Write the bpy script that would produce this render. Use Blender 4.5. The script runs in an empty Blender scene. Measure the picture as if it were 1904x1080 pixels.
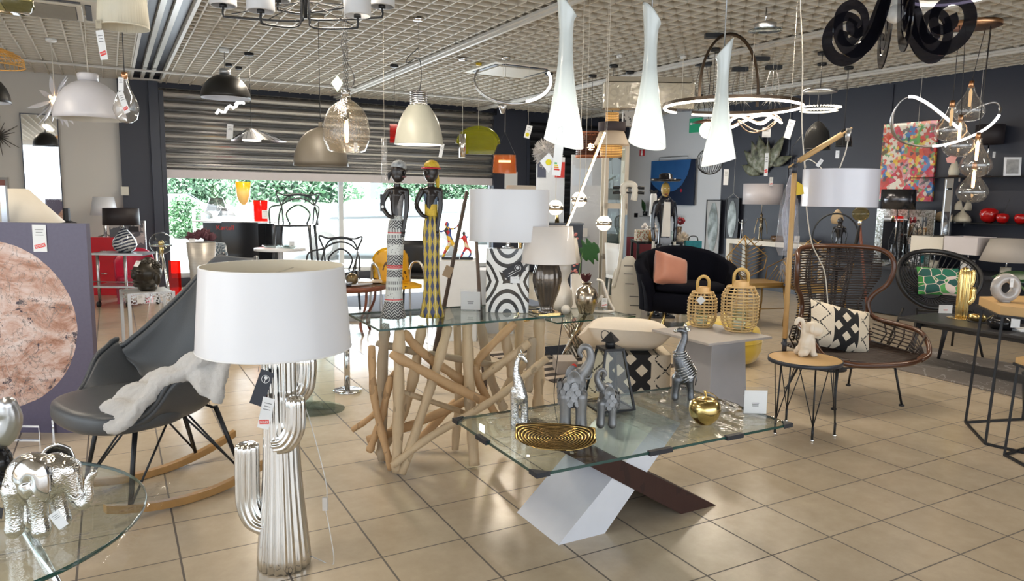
import bpy, math, random
from math import sin, cos, pi, sqrt, radians, atan2
from mathutils import Vector, Matrix
random.seed(7)
sc = bpy.context.scene
COL = sc.collection

# ---------------------------------------------------------------- camera
# room axes: x runs along the window wall, y towards it, z up; camera stands at x=y=0
CF, CTH, CRO, CYAW, CH = 1348.63, 0.12838, 0.014404, 0.50427, 1.38
FW = Vector((sin(CYAW), cos(CYAW), 0)); RT = Vector((cos(CYAW), -sin(CYAW), 0)); ZU = Vector((0, 0, 1))
FP = FW*cos(CTH) - ZU*sin(CTH); UP = FW*sin(CTH) + ZU*cos(CTH)
CX = RT*cos(CRO) + UP*sin(CRO); CY = UP*cos(CRO) - RT*sin(CRO)
EYE = Vector((0, 0, CH))
cam = bpy.data.cameras.new('camera'); cam.sensor_width = 36; cam.lens = 36*CF/1904; cam.clip_end = 300; cam.clip_start = .02
co = bpy.data.objects.new('camera', cam); COL.objects.link(co)
co.matrix_world = Matrix(((CX.x, CY.x, -FP.x, 0), (CX.y, CY.y, -FP.y, 0), (CX.z, CY.z, -FP.z, CH), (0, 0, 0, 1)))
sc.camera = co

# ---------------------------------------------------------------- world, sun, daylight, exposure
w = bpy.data.worlds.new('sky'); sc.world = w; w.use_nodes = True
wb = w.node_tree.nodes['Background']; wb.inputs[0].default_value = (.80, .90, 1, 1); wb.inputs[1].default_value = 2.2
sun = bpy.data.lights.new('sun', 'SUN'); sun.energy = 16; sun.angle = .02; sun.color = (1, .96, .9)
so = bpy.data.objects.new('sun', sun); COL.objects.link(so)
so.rotation_euler = Vector((.35, .75, -.95)).to_track_quat('-Z', 'Y').to_euler()
def area(name, loc, direction, sx, sy, power, col):
    l = bpy.data.lights.new(name, 'AREA'); l.shape = 'RECTANGLE'; l.size = sx; l.size_y = sy; l.energy = power; l.color = col
    o = bpy.data.objects.new(name, l); COL.objects.link(o); o.location = loc
    o.rotation_euler = Vector(direction).to_track_quat('-Z', 'Z').to_euler(); return o
area('daylight_rear_shopfront', (2.0, -3.9, 1.55), (0, 1, 0), 9.0, 2.3, 95, (.93, .97, 1))
area('daylight_side_shopfront', (-4.4, 1.5, 1.55), (1, 0, 0), 8.0, 2.3, 75, (.93, .97, 1))
area('daylight_street_window', (3.3, 11.45, .95), (0, -1, -.12), 5.2, 1.3, 210, (.85, .94, 1))
for x, y, pw in ((1.2, 5.2, 60), (4.2, 3.6, 50), (6.6, 6.2, 45), (4.6, 8.6, 45), (1.6, 9.0, 38), (6.6, 1.6, 35), (-1.6, 6.5, 40), (-1.2, 2.6, 36)):
    area('added_ceiling_fill', (x, y, 2.83), (0, 0, -1), .12, 1.5, pw*.95, (1, .87, .70))  # added warm fill lamps below the grid, no tube fixtures hang here
vs = sc.view_settings; vs.view_transform = 'Standard'; vs.look = 'None'; vs.exposure = 0.13; vs.gamma = 1; vs.use_curve_mapping = False
cy = sc.cycles; cy.use_denoising = True; cy.max_bounces = 10; cy.diffuse_bounces = 3; cy.glossy_bounces = 4
cy.transmission_bounces = 8; cy.transparent_max_bounces = 24; cy.sample_clamp_indirect = 4; cy.caustics_reflective = False; cy.caustics_refractive = False

# ---------------------------------------------------------------- placing
def ray(px, py):
    dx, dy = px-952, py-540
    return FP*CF + CX*dx - CY*dy
def G(px, py, z=0.):            # the point at height z seen there
    d = ray(px, py); return EYE + d*((z-CH)/d.z)
def at(px, py, Y):              # the point seen there at Y metres in front of the camera
    d = ray(px, py); return EYE + d*(Y/d.dot(FW))
WY, WX, ZC = 11.6, 8.88, 2.9
def onw(px, py, off=0.):        # on the window wall
    d = ray(px, py); return EYE + d*((WY-off)/d.y)
def onr(px, py, off=0.):        # on the right-hand wall
    d = ray(px, py); return EYE + d*((WX-off)/d.x)
def mpp(Y): return Y/CF         # metres per pixel at depth Y
def V(*a): return Vector(a)

# ---------------------------------------------------------------- materials
MC = {}
class NT:
    def __init__(s, name):
        s.m = bpy.data.materials.new(name); s.m.use_nodes = True; s.t = s.m.node_tree; s.t.nodes.clear()
        s.o = s.n('ShaderNodeOutputMaterial')
    def n(s, typ, **k):
        x = s.t.nodes.new(typ)
        for a, b in k.items(): setattr(x, a, b)
        return x
    def l(s, a, b): s.t.links.new(a, b)
    def put(s, sock, v):
        if isinstance(v, bpy.types.NodeSocket): s.l(v, sock)
        elif v is not None:
            try: sock.default_value = v
            except Exception: sock.default_value = (*v, 1)
    def math(s, op, a, b=None, c=None):
        x = s.n('ShaderNodeMath', operation=op); s.put(x.inputs[0], a); s.put(x.inputs[1], b); s.put(x.inputs[2], c); return x.outputs[0]
    def mix(s, f, a, b):
        x = s.n('ShaderNodeMix', data_type='RGBA'); s.put(x.inputs[0], f); s.put(x.inputs[6], rgba(a)); s.put(x.inputs[7], rgba(b)); return x.outputs[2]
    def co(s, kind='Object', scale=None, rot=None, loc=None):
        x = s.n('ShaderNodeTexCoord').outputs[kind]
        if scale or rot or loc:
            m = s.n('ShaderNodeMapping'); s.l(x, m.inputs[0])
            if scale: m.inputs[3].default_value = scale
            if rot: m.inputs[2].default_value = rot
            if loc: m.inputs[1].default_value = loc
            x = m.outputs[0]
        return x
    def noise(s, scale, co=None, detail=4, rough=.5, dist=0):
        x = s.n('ShaderNodeTexNoise'); x.inputs['Scale'].default_value = scale; x.inputs['Detail'].default_value = detail
        x.inputs['Roughness'].default_value = rough; x.inputs['Distortion'].default_value = dist
        s.l(co or s.co(), x.inputs['Vector']); return x.outputs['Fac']
    def vor(s, scale, co=None, feature='F1', out='Distance'):
        x = s.n('ShaderNodeTexVoronoi', feature=feature); x.inputs['Scale'].default_value = scale; s.l(co or s.co(), x.inputs['Vector']); return x.outputs[out]
    def wave(s, scale, co=None, axis='X', dist=0, typ='BANDS'):
        x = s.n('ShaderNodeTexWave', wave_type=typ); x.inputs['Scale'].default_value = scale; x.inputs['Distortion'].default_value = dist
        if typ == 'BANDS': x.bands_direction = axis
        s.l(co or s.co(), x.inputs['Vector']); return x.outputs['Fac']
    def ramp(s, f, stops, interp='LINEAR'):
        x = s.n('ShaderNodeValToRGB'); e = x.color_ramp; e.interpolation = interp
        while len(e.elements) < len(stops): e.elements.new(.5)
        for q, (p, c) in zip(e.elements, stops): q.position = p; q.color = rgba(c)
        s.l(f, x.inputs[0]); return x.outputs[0]
    def xyz(s, co=None):
        x = s.n('ShaderNodeSeparateXYZ'); s.l(co or s.co(), x.inputs[0]); return x.outputs
    def bump(s, h, st=.3, dist=.01):
        x = s.n('ShaderNodeBump'); x.inputs['Strength'].default_value = st; x.inputs['Distance'].default_value = dist; s.l(h, x.inputs['Height']); return x.outputs[0]
    def pbr(s, col, rough=.5, metal=0, normal=None, emit=None, es=0, coat=0, sheen=0, alpha=None, trans=0, sss=0, spec=None):
        p = s.n('ShaderNodeBsdfPrincipled')
        s.put(p.inputs['Base Color'], rgba(col)); s.put(p.inputs['Roughness'], rough); s.put(p.inputs['Metallic'], metal)
        if normal is not None: s.l(normal, p.inputs['Normal'])
        if emit is not None: s.put(p.inputs['Emission Color'], rgba(emit)); p.inputs['Emission Strength'].default_value = es
        if coat: p.inputs['Coat Weight'].default_value = coat; p.inputs['Coat Roughness'].default_value = .06
        if sheen: p.inputs['Sheen Weight'].default_value = sheen
        if alpha is not None: s.put(p.inputs['Alpha'], alpha)
        if trans: p.inputs['Transmission Weight'].default_value = trans
        if spec is not None: p.inputs['Specular IOR Level'].default_value = spec
        s.l(p.outputs[0], s.o.inputs[0]); return s.m
def rgba(c):
    if isinstance(c, (tuple, list)) and len(c) == 3: return (*c, 1)
    return c
def M(name, col=(.5, .5, .5), rough=.5, metal=0, var=.06, vs=12, bump=0, bs=60, **k):
    if name in MC: return MC[name]
    t = NT(name)
    c = t.mix(t.noise(vs), tuple(x*(1-var) for x in col), tuple(min(1, x*(1+var)) for x in col)) if var else col
    nm = t.bump(t.noise(bs), bump, .004) if bump else None
    MC[name] = t.pbr(c, rough, metal, nm, **k); return MC[name]
def thin_glass(name, tint=(.93, .98, .97), ior=1.45, rough=.0, bump=0, bs=40, milk=0, milkcol=(1, 1, 1)):
    if name in MC: return MC[name]
    t = NT(name)
    fr = t.n('ShaderNodeLayerWeight'); fr.inputs[0].default_value = .5; f0 = ((ior-1)/(ior+1))**2
    fac = t.math('ADD', t.math('MULTIPLY', t.math('POWER', fr.outputs['Facing'], 5), 1-f0), f0)
    tr = t.n('ShaderNodeBsdfTransparent'); tr.inputs[0].default_value = rgba(tint)
    gl = t.n('ShaderNodeBsdfGlossy'); gl.inputs['Roughness'].default_value = rough
    if bump:
        b = t.bump(t.noise(bs, detail=3), bump, .01); t.l(b, fr.inputs[1]); t.l(b, gl.inputs['Normal'])
    base = tr.outputs[0]
    if milk:
        df = t.n('ShaderNodeBsdfDiffuse'); df.inputs[0].default_value = rgba(milkcol)
        mm = t.n('ShaderNodeMixShader'); mm.inputs[0].default_value = milk; t.l(tr.outputs[0], mm.inputs[1]); t.l(df.outputs[0], mm.inputs[2]); base = mm.outputs[0]
    mx = t.n('ShaderNodeMixShader'); t.l(fac, mx.inputs[0]); t.l(base, mx.inputs[1]); t.l(gl.outputs[0], mx.inputs[2])
    t.l(mx.outputs[0], t.o.inputs[0]); MC[name] = t.m; return t.m
def glow(name, col=(1, .9, .8), es=1): return M(name, (.9, .9, .88), .4, var=0, emit=col, es=es)

# ---------------------------------------------------------------- mesh builder
def frame(d):
    d = d.normalized(); a = Vector((0, 0, 1)) if abs(d.z) < .9 else Vector((1, 0, 0))
    x = d.cross(a).normalized(); return x, d.cross(x).normalized()
class MB:
    def __init__(s): s.v = []; s.f = []; s.s = []; s.mi = []; s.cm = 0
    def add(s, vs, fs, sm=True):
        b = len(s.v); s.v += [tuple(q) for q in vs]
        for f in fs: s.f.append([b+i for i in f]); s.s.append(sm); s.mi.append(s.cm)
        return s
    def mat(s, i): s.cm = i; return s
    def box(s, c, sz, rz=0, top=1., rot=None, bev=0):
        hx, hy, hz = sz[0]/2, sz[1]/2, sz[2]/2; m = rot or Matrix.Rotation(rz, 3, 'Z'); c = Vector(c)
        ps = [Vector((x*(top if z > 0 else 1), y*(top if z > 0 else 1), z)) for z in (-hz, hz) for x, y in ((-hx, -hy), (hx, -hy), (hx, hy), (-hx, hy))]
        return s.add([c+m@p for p in ps], [(3, 2, 1, 0), (4, 5, 6, 7), (0, 1, 5, 4), (1, 2, 6, 5), (2, 3, 7, 6), (3, 0, 4, 7)], False)
    def rbox(s, c, sz, r, rz=0, n=3):         # box with rounded vertical edges
        hx, hy, hz = sz[0]/2-r, sz[1]/2-r, sz[2]/2; o = []
        for k, (sx, sy) in enumerate(((1, 1), (-1, 1), (-1, -1), (1, -1))):
            for j in range(n+1):
                a = pi/2*(k+j/n); o.append((sx*hx+r*cos(a), sy*hy+r*sin(a)))
        m = Matrix.Rotation(rz, 3, 'Z'); c = Vector(c)
        return s.prism([m@Vector((x, y, 0)) for x, y in o], c-Vector((0, 0, hz)), Vector((0, 0, 2*hz)))
    def prism(s, pts, o, e, sm=False):        # polygon pts (3-vectors) at o, extruded by e
        o = Vector(o); e = Vector(e); n = len(pts); vs = [o+Vector(p) for p in pts]+[o+Vector(p)+e for p in pts]
        s.add(vs, [tuple(range(n-1, -1, -1)), tuple(range(n, 2*n))], False)
        return s.add(vs, [(i, (i+1) % n, n+(i+1) % n, n+i) for i in range(n)], sm)
    def tube(s, pts, r, n=8, closed=False, cap=True, flat=1., up=None):
        pts = [Vector(p) for p in pts]; L = len(pts); rr = r if isinstance(r, (list, tuple)) else [r]*L
        vs = []; fs = []; prev = None
        for i, p in enumerate(pts):
            if closed: d = pts[(i+1) % L]-pts[i-1]
            else: d = pts[min(i+1, L-1)]-pts[max(i-1, 0)]
            if d.length < 1e-9: d = Vector((0, 0, 1))
            d.normalize()
            if up is not None: x = d.cross(Vector(up)); x = x.normalized() if x.length > 1e-6 else frame(d)[0]
            elif prev is None: x = frame(d)[0]
            else:
                x = prev-d*prev.dot(d); x = x.normalized() if x.length > 1e-6 else frame(d)[0]
            prev = x; y = d.cross(x)
            for k in range(n):
                a = 2*pi*k/n+(pi/4 if n == 4 else 0); vs.append(p+x*(rr[i]*cos(a))+y*(rr[i]*flat*sin(a)))
        for i in range(L if closed else L-1):
            j = (i+1) % L
            for k in range(n): fs.append((i*n+k, i*n+(k+1) % n, j*n+(k+1) % n, j*n+k))
        if not closed and cap: fs += [tuple(range(n-1, -1, -1)), tuple(range((L-1)*n, L*n))]
        return s.add(vs, fs, n > 4)
    def cyl(s, a, b, r, r2=None, n=16): return s.tube([a, b], [r, r if r2 is None else r2], n)
    def lathe(s, prof, n=28, c=(0, 0, 0), sx=1., sy=1., fn=None, m=None, flat=False):
        c = Vector(c); vs = []; fs = []; L = len(prof)
        for r, z in prof:
            for k in range(n):
                a = 2*pi*k/n; q = r*(fn(a, z) if fn else 1); p = Vector((q*cos(a)*sx, q*sin(a)*sy, z)); vs.append(c+(m@p if m else p))
        for i in range(L-1):
            for k in range(n): fs.append((i*n+k, i*n+(k+1) % n, (i+1)*n+(k+1) % n, (i+1)*n+k))
        return s.add(vs, fs, not flat)
    def disc(s, c, r, th, n=32): return s.lathe([(0, 0), (r-.001, 0), (r, .001), (r, th-.001), (r-.001, th), (0, th)], n, c)
    def sph(s, c, r, n=16, m=None):
        r = (r, r, r) if not isinstance(r, (tuple, list)) else r; c = Vector(c); k = max(6, n*2//3); vs = []; fs = []
        for i in range(k+1):
            t = pi*i/k
            for j in range(n):
                a = 2*pi*j/n; p = Vector((r[0]*sin(t)*cos(a), r[1]*sin(t)*sin(a), -r[2]*cos(t))); vs.append(c+(m@p if m else p))
        for i in range(k):
            for j in range(n): fs.append((i*n+j, i*n+(j+1) % n, (i+1)*n+(j+1) % n, (i+1)*n+j))
        return s.add(vs, fs)
    def surf(s, fn, nu, nv, cu=False, sm=True):
        vs = [fn(i/nu, j/nv) for i in range(nu if cu else nu+1) for j in range(nv+1)]; w_ = nv+1; N = nu
        fs = [(i*w_+j, ((i+1) % N if cu else i+1)*w_+j, ((i+1) % N if cu else i+1)*w_+j+1, i*w_+j+1) for i in range(nu) for j in range(nv)]
        return s.add(vs, fs, sm)
    def build(s, name, mat, parent=None, loc=None, rz=0, sol=0, sub=0, bev=0, rem=0, smo=0, rot=None):
        me = bpy.data.meshes.new(name); me.from_pydata(s.v, [], s.f)
        for p, q, i in zip(me.polygons, s.s, s.mi): p.use_smooth = q; p.material_index = i
        for q in (mat if isinstance(mat, (list, tuple)) else [mat]): me.materials.append(q)
        o = bpy.data.objects.new(name, me); COL.objects.link(o)
        if parent is not None: o.parent = parent
        if loc is not None: o.location = loc
        if rz: o.rotation_euler.z = rz
        if rot is not None: o.rotation_euler = rot
        if rem: k = o.modifiers.new('r', 'REMESH'); k.mode = 'VOXEL'; k.voxel_size = rem; k.use_smooth_shade = True
        if smo: k = o.modifiers.new('s', 'SMOOTH'); k.iterations = smo; k.factor = .5
        if sol: k = o.modifiers.new('t', 'SOLIDIFY'); k.thickness = sol; k.offset = 0
        if bev: k = o.modifiers.new('b', 'BEVEL'); k.width = bev; k.segments = 2; k.limit_method = 'ANGLE'
        if sub: k = o.modifiers.new('u', 'SUBSURF'); k.levels = sub; k.render_levels = sub
        return o
def thing(name, label, cat, loc=(0, 0, 0), rz=0, group=None):
    o = bpy.data.objects.new(name, None); COL.objects.link(o); o.location = loc; o.rotation_euler.z = rz; o.empty_display_size = .1
    o['label'] = label; o['category'] = cat
    if group: o['group'] = group
    return o
def tag(o, label, cat, group=None, kind=None):
    if label: o['label'] = label
    if cat: o['category'] = cat
    if group: o['group'] = group
    if kind: o['kind'] = kind
    return o
def struct(o): o['kind'] = 'structure'; return o
def copy_thing(r, loc, rz, label=None):
    c = r.copy(); COL.objects.link(c); c.location = loc; c.rotation_euler.z = rz
    if label: c['label'] = label
    for p in [q for q in COL.objects if q.parent == r]:
        d = p.copy(); COL.objects.link(d); d.parent = c
        for g in [q for q in COL.objects if q.parent == p]:
            e = g.copy(); COL.objects.link(e); e.parent = d
    return c
def yaw_to_cam(p): return atan2(-p[1], -p[0])+pi/2     # rz that turns local -y towards the camera
TXT = {}
def txt(body, size, parent, loc, rot, mat, name='lettering', th=.0006):
    key = (body, round(size, 5), mat.name)
    if key not in TXT:
        c = bpy.data.curves.new(name, 'FONT'); c.body = body; c.size = size; c.align_x = 'CENTER'; c.align_y = 'CENTER'; c.extrude = th
        q = bpy.data.objects.new(name, c); COL.objects.link(q); bpy.context.view_layer.update()
        me = bpy.data.meshes.new_from_object(q.evaluated_get(bpy.context.evaluated_depsgraph_get())); me.materials.clear(); me.materials.append(mat)
        bpy.data.objects.remove(q); TXT[key] = me
    o = bpy.data.objects.new(name, TXT[key]); COL.objects.link(o); o.parent = parent; o.location = loc; o.rotation_euler = rot; return o
def arc(c, r, a0, a1, n, z=0): return [(c[0]+r*cos(a0+(a1-a0)*i/n), c[1]+r*sin(a0+(a1-a0)*i/n), z) for i in range(n+1)]
def lerp(a, b, t): return a+(b-a)*t
def spline(pts, n=6):           # catmull-rom through the points
    P = [Vector(p) for p in pts]; o = []
    for i in range(len(P)-1):
        a, b, c, d = P[max(i-1, 0)], P[i], P[i+1], P[min(i+2, len(P)-1)]
        for k in range(n):
            t = k/n; o.append(.5*((2*b)+(c-a)*t+(2*a-5*b+4*c-d)*t*t+(3*b-a-3*c+d)*t**3))
    return o+[P[-1]]

# common materials
CHROME = M('chrome', (.82, .82, .83), .10, 1, var=.02)
CHROMEW = M('warm_chrome', (.78, .74, .68), .14, 1, var=.05)
SILVER = M('brushed_silver', (.60, .61, .63), .32, 1, var=.08)
GOLD = M('gold', (.83, .62, .26), .22, 1, var=.08)
BRASS = M('brass', (.70, .52, .24), .25, 1)
COPPER = M('copper', (.60, .33, .18), .28, 1)
BLACKM = M('black_metal', (.018, .019, .022), .42, .3)
BLACKG = M('black_gloss', (.012, .012, .014), .12)
DARK = M('anthracite_metal', (.05, .055, .07), .4, .4)
WHITEM = M('white_lacquer', (.80, .82, .85), .25)
WHITEP = M('white_paint', (.78, .78, .76), .5)
GREYM = M('grey_metal', (.45, .46, .48), .35, .8)
GLASS = thin_glass('clear_glass')
GLASSG = thin_glass('green_tinted_glass', (.905, .955, .94), 1.45)
GLASSE = M('glass_edge', (.012, .06, .05), .08, 0, coat=.5)
ACRYL = thin_glass('clear_acrylic', (.96, .97, .98), 1.35)
PAPER = M('white_paper', (.82, .83, .84), .7, var=.02)
REDP = M('red_ink', (.75, .06, .05), .6)
INK = M('black_ink', (.03, .03, .035), .6)
BCORD = M('black_cable', (.02, .02, .022), .5)
WCORD = M('pale_cable', (.72, .68, .60), .5)
SHADEW = M('white_lampshade_fabric', (.72, .73, .77), .42, var=.03, vs=6, coat=.25)
SHADEC = M('cream_lampshade_fabric', (.74, .70, .62), .6, var=.04)
BULBW = glow('warm_filament', (1, .62, .25), 30)
LEDW = glow('warm_white_led', (1, .86, .70), 7)
LEDC = glow('cool_white_led', (1, .96, .92), 6)
def leather(name, col, rough=.42): return M(name, col, rough, var=.04, bump=.15, bs=250)
# ================================================================ room shell
TU, TV, TS = 1.187, 2.197, .34
def floor_mat():
    t = NT('beige_floor_tiles'); p = t.co(); x = t.xyz(p)
    def g(a, o, h):
        f = t.math('FRACT', t.math('DIVIDE', t.math('SUBTRACT', a, o-TS*100), TS))
        return t.math('GREATER_THAN', t.math('ABSOLUTE', t.math('SUBTRACT', f, .5)), .5-h)
    gr = t.math('MAXIMUM', g(x[0], TU, .0115), g(x[1], TV, .0095))
    cell = t.n('ShaderNodeCombineXYZ')
    for i, o in ((0, TU), (1, TV)): t.l(t.math('FLOOR', t.math('DIVIDE', t.math('SUBTRACT', x[i], o-TS*100), TS)), cell.inputs[i])
    wn = t.n('ShaderNodeTexWhiteNoise'); t.l(cell.outputs[0], wn.inputs[0])
    a = t.mix(t.noise(5, p, 8, .75), (.40, .32, .225), (.70, .605, .475))
    a = t.mix(t.math('MULTIPLY', t.noise(13, p, 3, .5), .5), a, (.40, .325, .23))
    a = t.mix(t.math('MULTIPLY', wn.outputs[0], .22), a, (.38, .31, .22))
    c = t.mix(gr, a, (.12, .10, .085))
    r = t.math('ADD', .22, t.math('MULTIPLY', gr, .4))
    h = t.math('SUBTRACT', 1, gr)
    return t.pbr(c, r, 0, t.bump(h, .25, .002))
X0, Y0 = -4.5, -4.0
struct(MB().box(((X0+WX)/2, (Y0+WY)/2, -.05), (WX-X0+.4, WY-Y0+.4, .1)).build('floor', floor_mat()))
WALLW = M('white_wall', (.62, .60, .565), .75, bump=.05, bs=80, var=.03, vs=2)
WALLR = M('cool_white_wall', (.60, .62, .66), .7, var=.03, vs=2)
WALLD = M('navy_wall', (.026, .030, .047), .5, var=.06, vs=3)
NAVY = M('navy_frame', (.022, .027, .045), .4)
uL = onw(222, 250).x; uP = onw(299, 250).x; uW1 = onw(304, 400).x; uW2 = onw(917, 330).x; uC2 = onw(973, 300).x
def wallbox(x0, x1, y0, y1, z0, z1, name, mat): return struct(MB().box(((x0+x1)/2, (y0+y1)/2, (z0+z1)/2), (abs(x1-x0), abs(y1-y0), z1-z0)).build(name, mat))
wallbox(X0-.2, uL, WY, WY+.2, 0, 3.3, 'wall_window_side', WALLW)
wallbox(uL, uW1, WY-.10, WY+.2, 0, 3.3, 'wall_pillar_left', WALLD)
wallbox(uP-.14, uP-.02, WY-.16, WY-.10, 0, 2.9, 'trim_1', NAVY)
wallbox(uW2, uC2, WY-.12, WY+.2, 0, 3.3, 'wall_pillar_right', WALLD)
wallbox(uW1, uW2, WY, WY+.2, 2.3, 3.3, 'wall_lintel', WALLD)
wallbox(uC2, WX+.2, WY, WY+.2, 0, 3.3, 'wall_behind_shutter', WALLD)
wallbox(uW1, uW2, WY, WY+.15, 0, .13, 'trim_2', NAVY)
vS = onr(1343, 300).y
wallbox(WX, WX+.2, vS, WY, 0, 3.3, 'wall_right_far', WALLR)
wallbox(WX, WX+.2, Y0-.2, vS, 0, 3.3, 'wall_right', WALLD)
for v in (onr(1650, 300).y, vS-1.35, 3.2): wallbox(WX-.012, WX, v-.012, v+.012, .1, 2.88, 'trim_3', NAVY)
wallbox(WX-.02, WX, Y0, WY, 0, .1, 'baseboard_right', M('dark_base', (.02, .022, .03), .4))
# rear and side shopfronts behind the camera
wallbox(X0-.2, X0, 6.5, WY, 0, 3.3, 'wall_left_far', WALLW)
wallbox(X0-.2, X0, Y0, 6.5, 0, .3, 'wall_left_sill', WALLW); wallbox(X0-.2, X0, Y0, 6.5, 2.75, 3.3, 'wall_left_head', WALLW)
wallbox(X0-.2, WX+.2, Y0-.2, Y0, 2.75, 3.3, 'wall_rear_head', WALLW); wallbox(X0-.2, WX+.2, Y0-.2, Y0, 0, .3, 'wall_rear_sill', WALLW)
for x in (-2.6, 6.6, 8.6): wallbox(x-.1, x+.1, Y0-.2, Y0, .3, 2.75, 'wall_rear_pier', WALLW)
for y in (-2.6, 5.6): wallbox(X0-.2, X0, y-.1, y+.1, .3, 2.75, 'wall_left_pier', WALLW)
wallbox(X0-.4, WX+.4, Y0-.4, WY+.4, 3.3, 3.4, 'ceiling_slab', WALLW)

# open-cell ceiling: real blades crossing at right angles
CEILM = M('ceiling_grid_paint', (.60, .555, .475), .55, var=.03, vs=1)
PLEN = M('plenum_paint', (.20, .18, .15), .9)
RX1 = G(318, 10, ZC).x      # recessed strip running towards the window
mb = MB(); dp = .085; st = .155
n = int((WX-X0)/st)
for i in range(n+1):
    x = X0+i*st
    if abs(x-RX1) < .19: continue
    mb.box((x, (Y0+WY)/2, ZC+dp/2), (.013, WY-Y0, dp))
n = int((WY-Y0)/st)
for i in range(n+1):
    y = Y0+i*st
    mb.box(((X0+RX1-.19)/2, y, ZC+dp/2), (RX1-.19-X0, .013, dp)); mb.box(((WX+RX1+.19)/2, y, ZC+dp/2), (WX-RX1-.19, .013, dp))
struct(mb.build('ceiling', CEILM))
wallbox(X0, WX, Y0, WY, ZC+.16, ZC+.19, 'ceiling_plenum', M('plenum_grey', (.22, .20, .17), .9))
# recessed dark strip light slot and flat rails in the ceiling
mb = MB(); y1 = onceil = G(288, 150, ZC).y
for s in (-1, 1): mb.box((RX1+s*.185, (Y0+WY)/2, ZC+.03), (.03, WY-Y0, .065))
mb.box((RX1, (y1+WY)/2, ZC+.012), (.34, WY-y1, .02))
struct(mb.build('ceiling_trim', M('rail_white', (.62, .60, .56), .45)))
r = thing('strip_light', 'long recessed twin-tube strip light let into the ceiling above the white dome pendant', 'ceiling light', (RX1, 2, ZC))
MB().box((0, (y1+Y0)/2-2, .075), (.34, y1-Y0, .02)).build('housing', DARK, r)
for s in (-1, 1): MB().box((s*.055, (y1+Y0)/2-2, .04), (.045, y1-Y0-.1, .05)).build('tube', M('unlit_tube', (.6, .6, .56), .3), r)
ra = G(673, 163, ZC); rb = G(1047, 0, ZC)
for nm, (x, ya, yb), lab in (('ceiling_rail', ((ra.x+rb.x)/2, Y0, WY), 'white ceiling rail running over the cream industrial pendant'),
                         ('ceiling_rail', (G(1400, 87, ZC).x, 0, WY), 'white ceiling rail running over the big bronze ring pendant'),
                         ('ceiling_rail', (G(1700, 120, ZC).x, 0, WY), 'white ceiling rail close to the navy wall')):
    m_ = MB().box((0, 0, 0), (.10, yb-ya, .025)).box((0, 0, -.02), (.03, yb-ya, .03))
    o = m_.build(nm, M('rail_white'), loc=(x, (ya+yb)/2, ZC-.012)); tag(o, lab, 'ceiling rail')
c1 = G(300, 131, ZC)
tag(MB().box((0, 0, 0), (WX-X0-.1, .05, .02)).build('suspension_rod', M('rail_white'), loc=((X0+WX)/2, c1.y, ZC-.02)), 'thin white rail crossing the ceiling in front of the shutters', 'ceiling rail')

# roller shutters
def shutter_mat(name, a, b, rough):
    t = NT(name); n = t.noise(1.6, t.co(scale=(1.2, 1, 9)), 4, .6)
    return t.pbr(t.mix(n, a, b), t.math('ADD', t.math('MULTIPLY', n, .12), rough), .85)
def shutter(name, label, x0, x1, y, z0, z1, pitch, mat, barm):
    r = thing(name, label, 'shutter', ((x0+x1)/2, y, z0)); L = x1-x0; pf = []
    n = int((z1-z0-.12)/pitch); d = .042
    for i in range(n):
        zb = .12+i*pitch
        pf += [(0, zb), (.004, zb+.012)]+[(.004-d*sin(pi*k/6), zb+.02+(pitch-.03)*k/6) for k in range(1, 6)]+[(.004, zb+pitch-.006)]
    pf.append((0, .12+n*pitch)); m = MB()
    m.add([(s*L/2, a, b) for a, b in pf for s in (-1, 1)], [(2*i, 2*i+1, 2*i+3, 2*i+2) for i in range(len(pf)-1)], False)
    m.build('slat_curtain', mat, r, sol=.003)
    MB().box((0, -.01, .06), (L, .03, .12)).build('bottom_bar', barm, r)
    for s in (-1, 1): MB().box((s*(L/2-.03), -.03, (z1-z0)/2-.9), (.06, .09, z1-z0+1.8-.15)).build('guide_rail', NAVY, r)
    return r
zs = onw(305, 331).z
shutter('roller_shutter', 'wide grey metal roller shutter half lowered over the street window', uW1, uW2, WY-.06, zs, 2.86, .142, shutter_mat('shutter_steel', (.20, .21, .235), (.40, .39, .38), .17), M('shutter_bar', (.56, .53, .55), .4))
shutter('roller_shutter', 'dark closed roller shutter behind the white display panels', uC2, WX-.02, WY-.06, .05, 2.86, .142, shutter_mat('shutter_dark', (.05, .052, .06), (.08, .082, .09), .35), DARK)
# street window: glass, mullions
r = bpy.data.objects.new('window_1', None); COL.objects.link(r); r['kind'] = 'structure'
um = onw(636, 430).x
m = MB()
m.box(((uW1+uW2)/2, WY+.06, .16), (uW2-uW1, .07, .07))
for x in (uW1+.02, um, uW2-.02): m.box((x, WY+.06, 1.25), (.07, .07, 2.2))
m.build('window_frame', M('pale_window_frame', (.55, .58, .62), .4), r)
MB().box(((uW1+uW2)/2, WY+.07, 1.25), (uW2-uW1, .008, 2.2)).build('window_pane', thin_glass('window_glass', (.97, 1, 1), 1.2), r)

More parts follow.
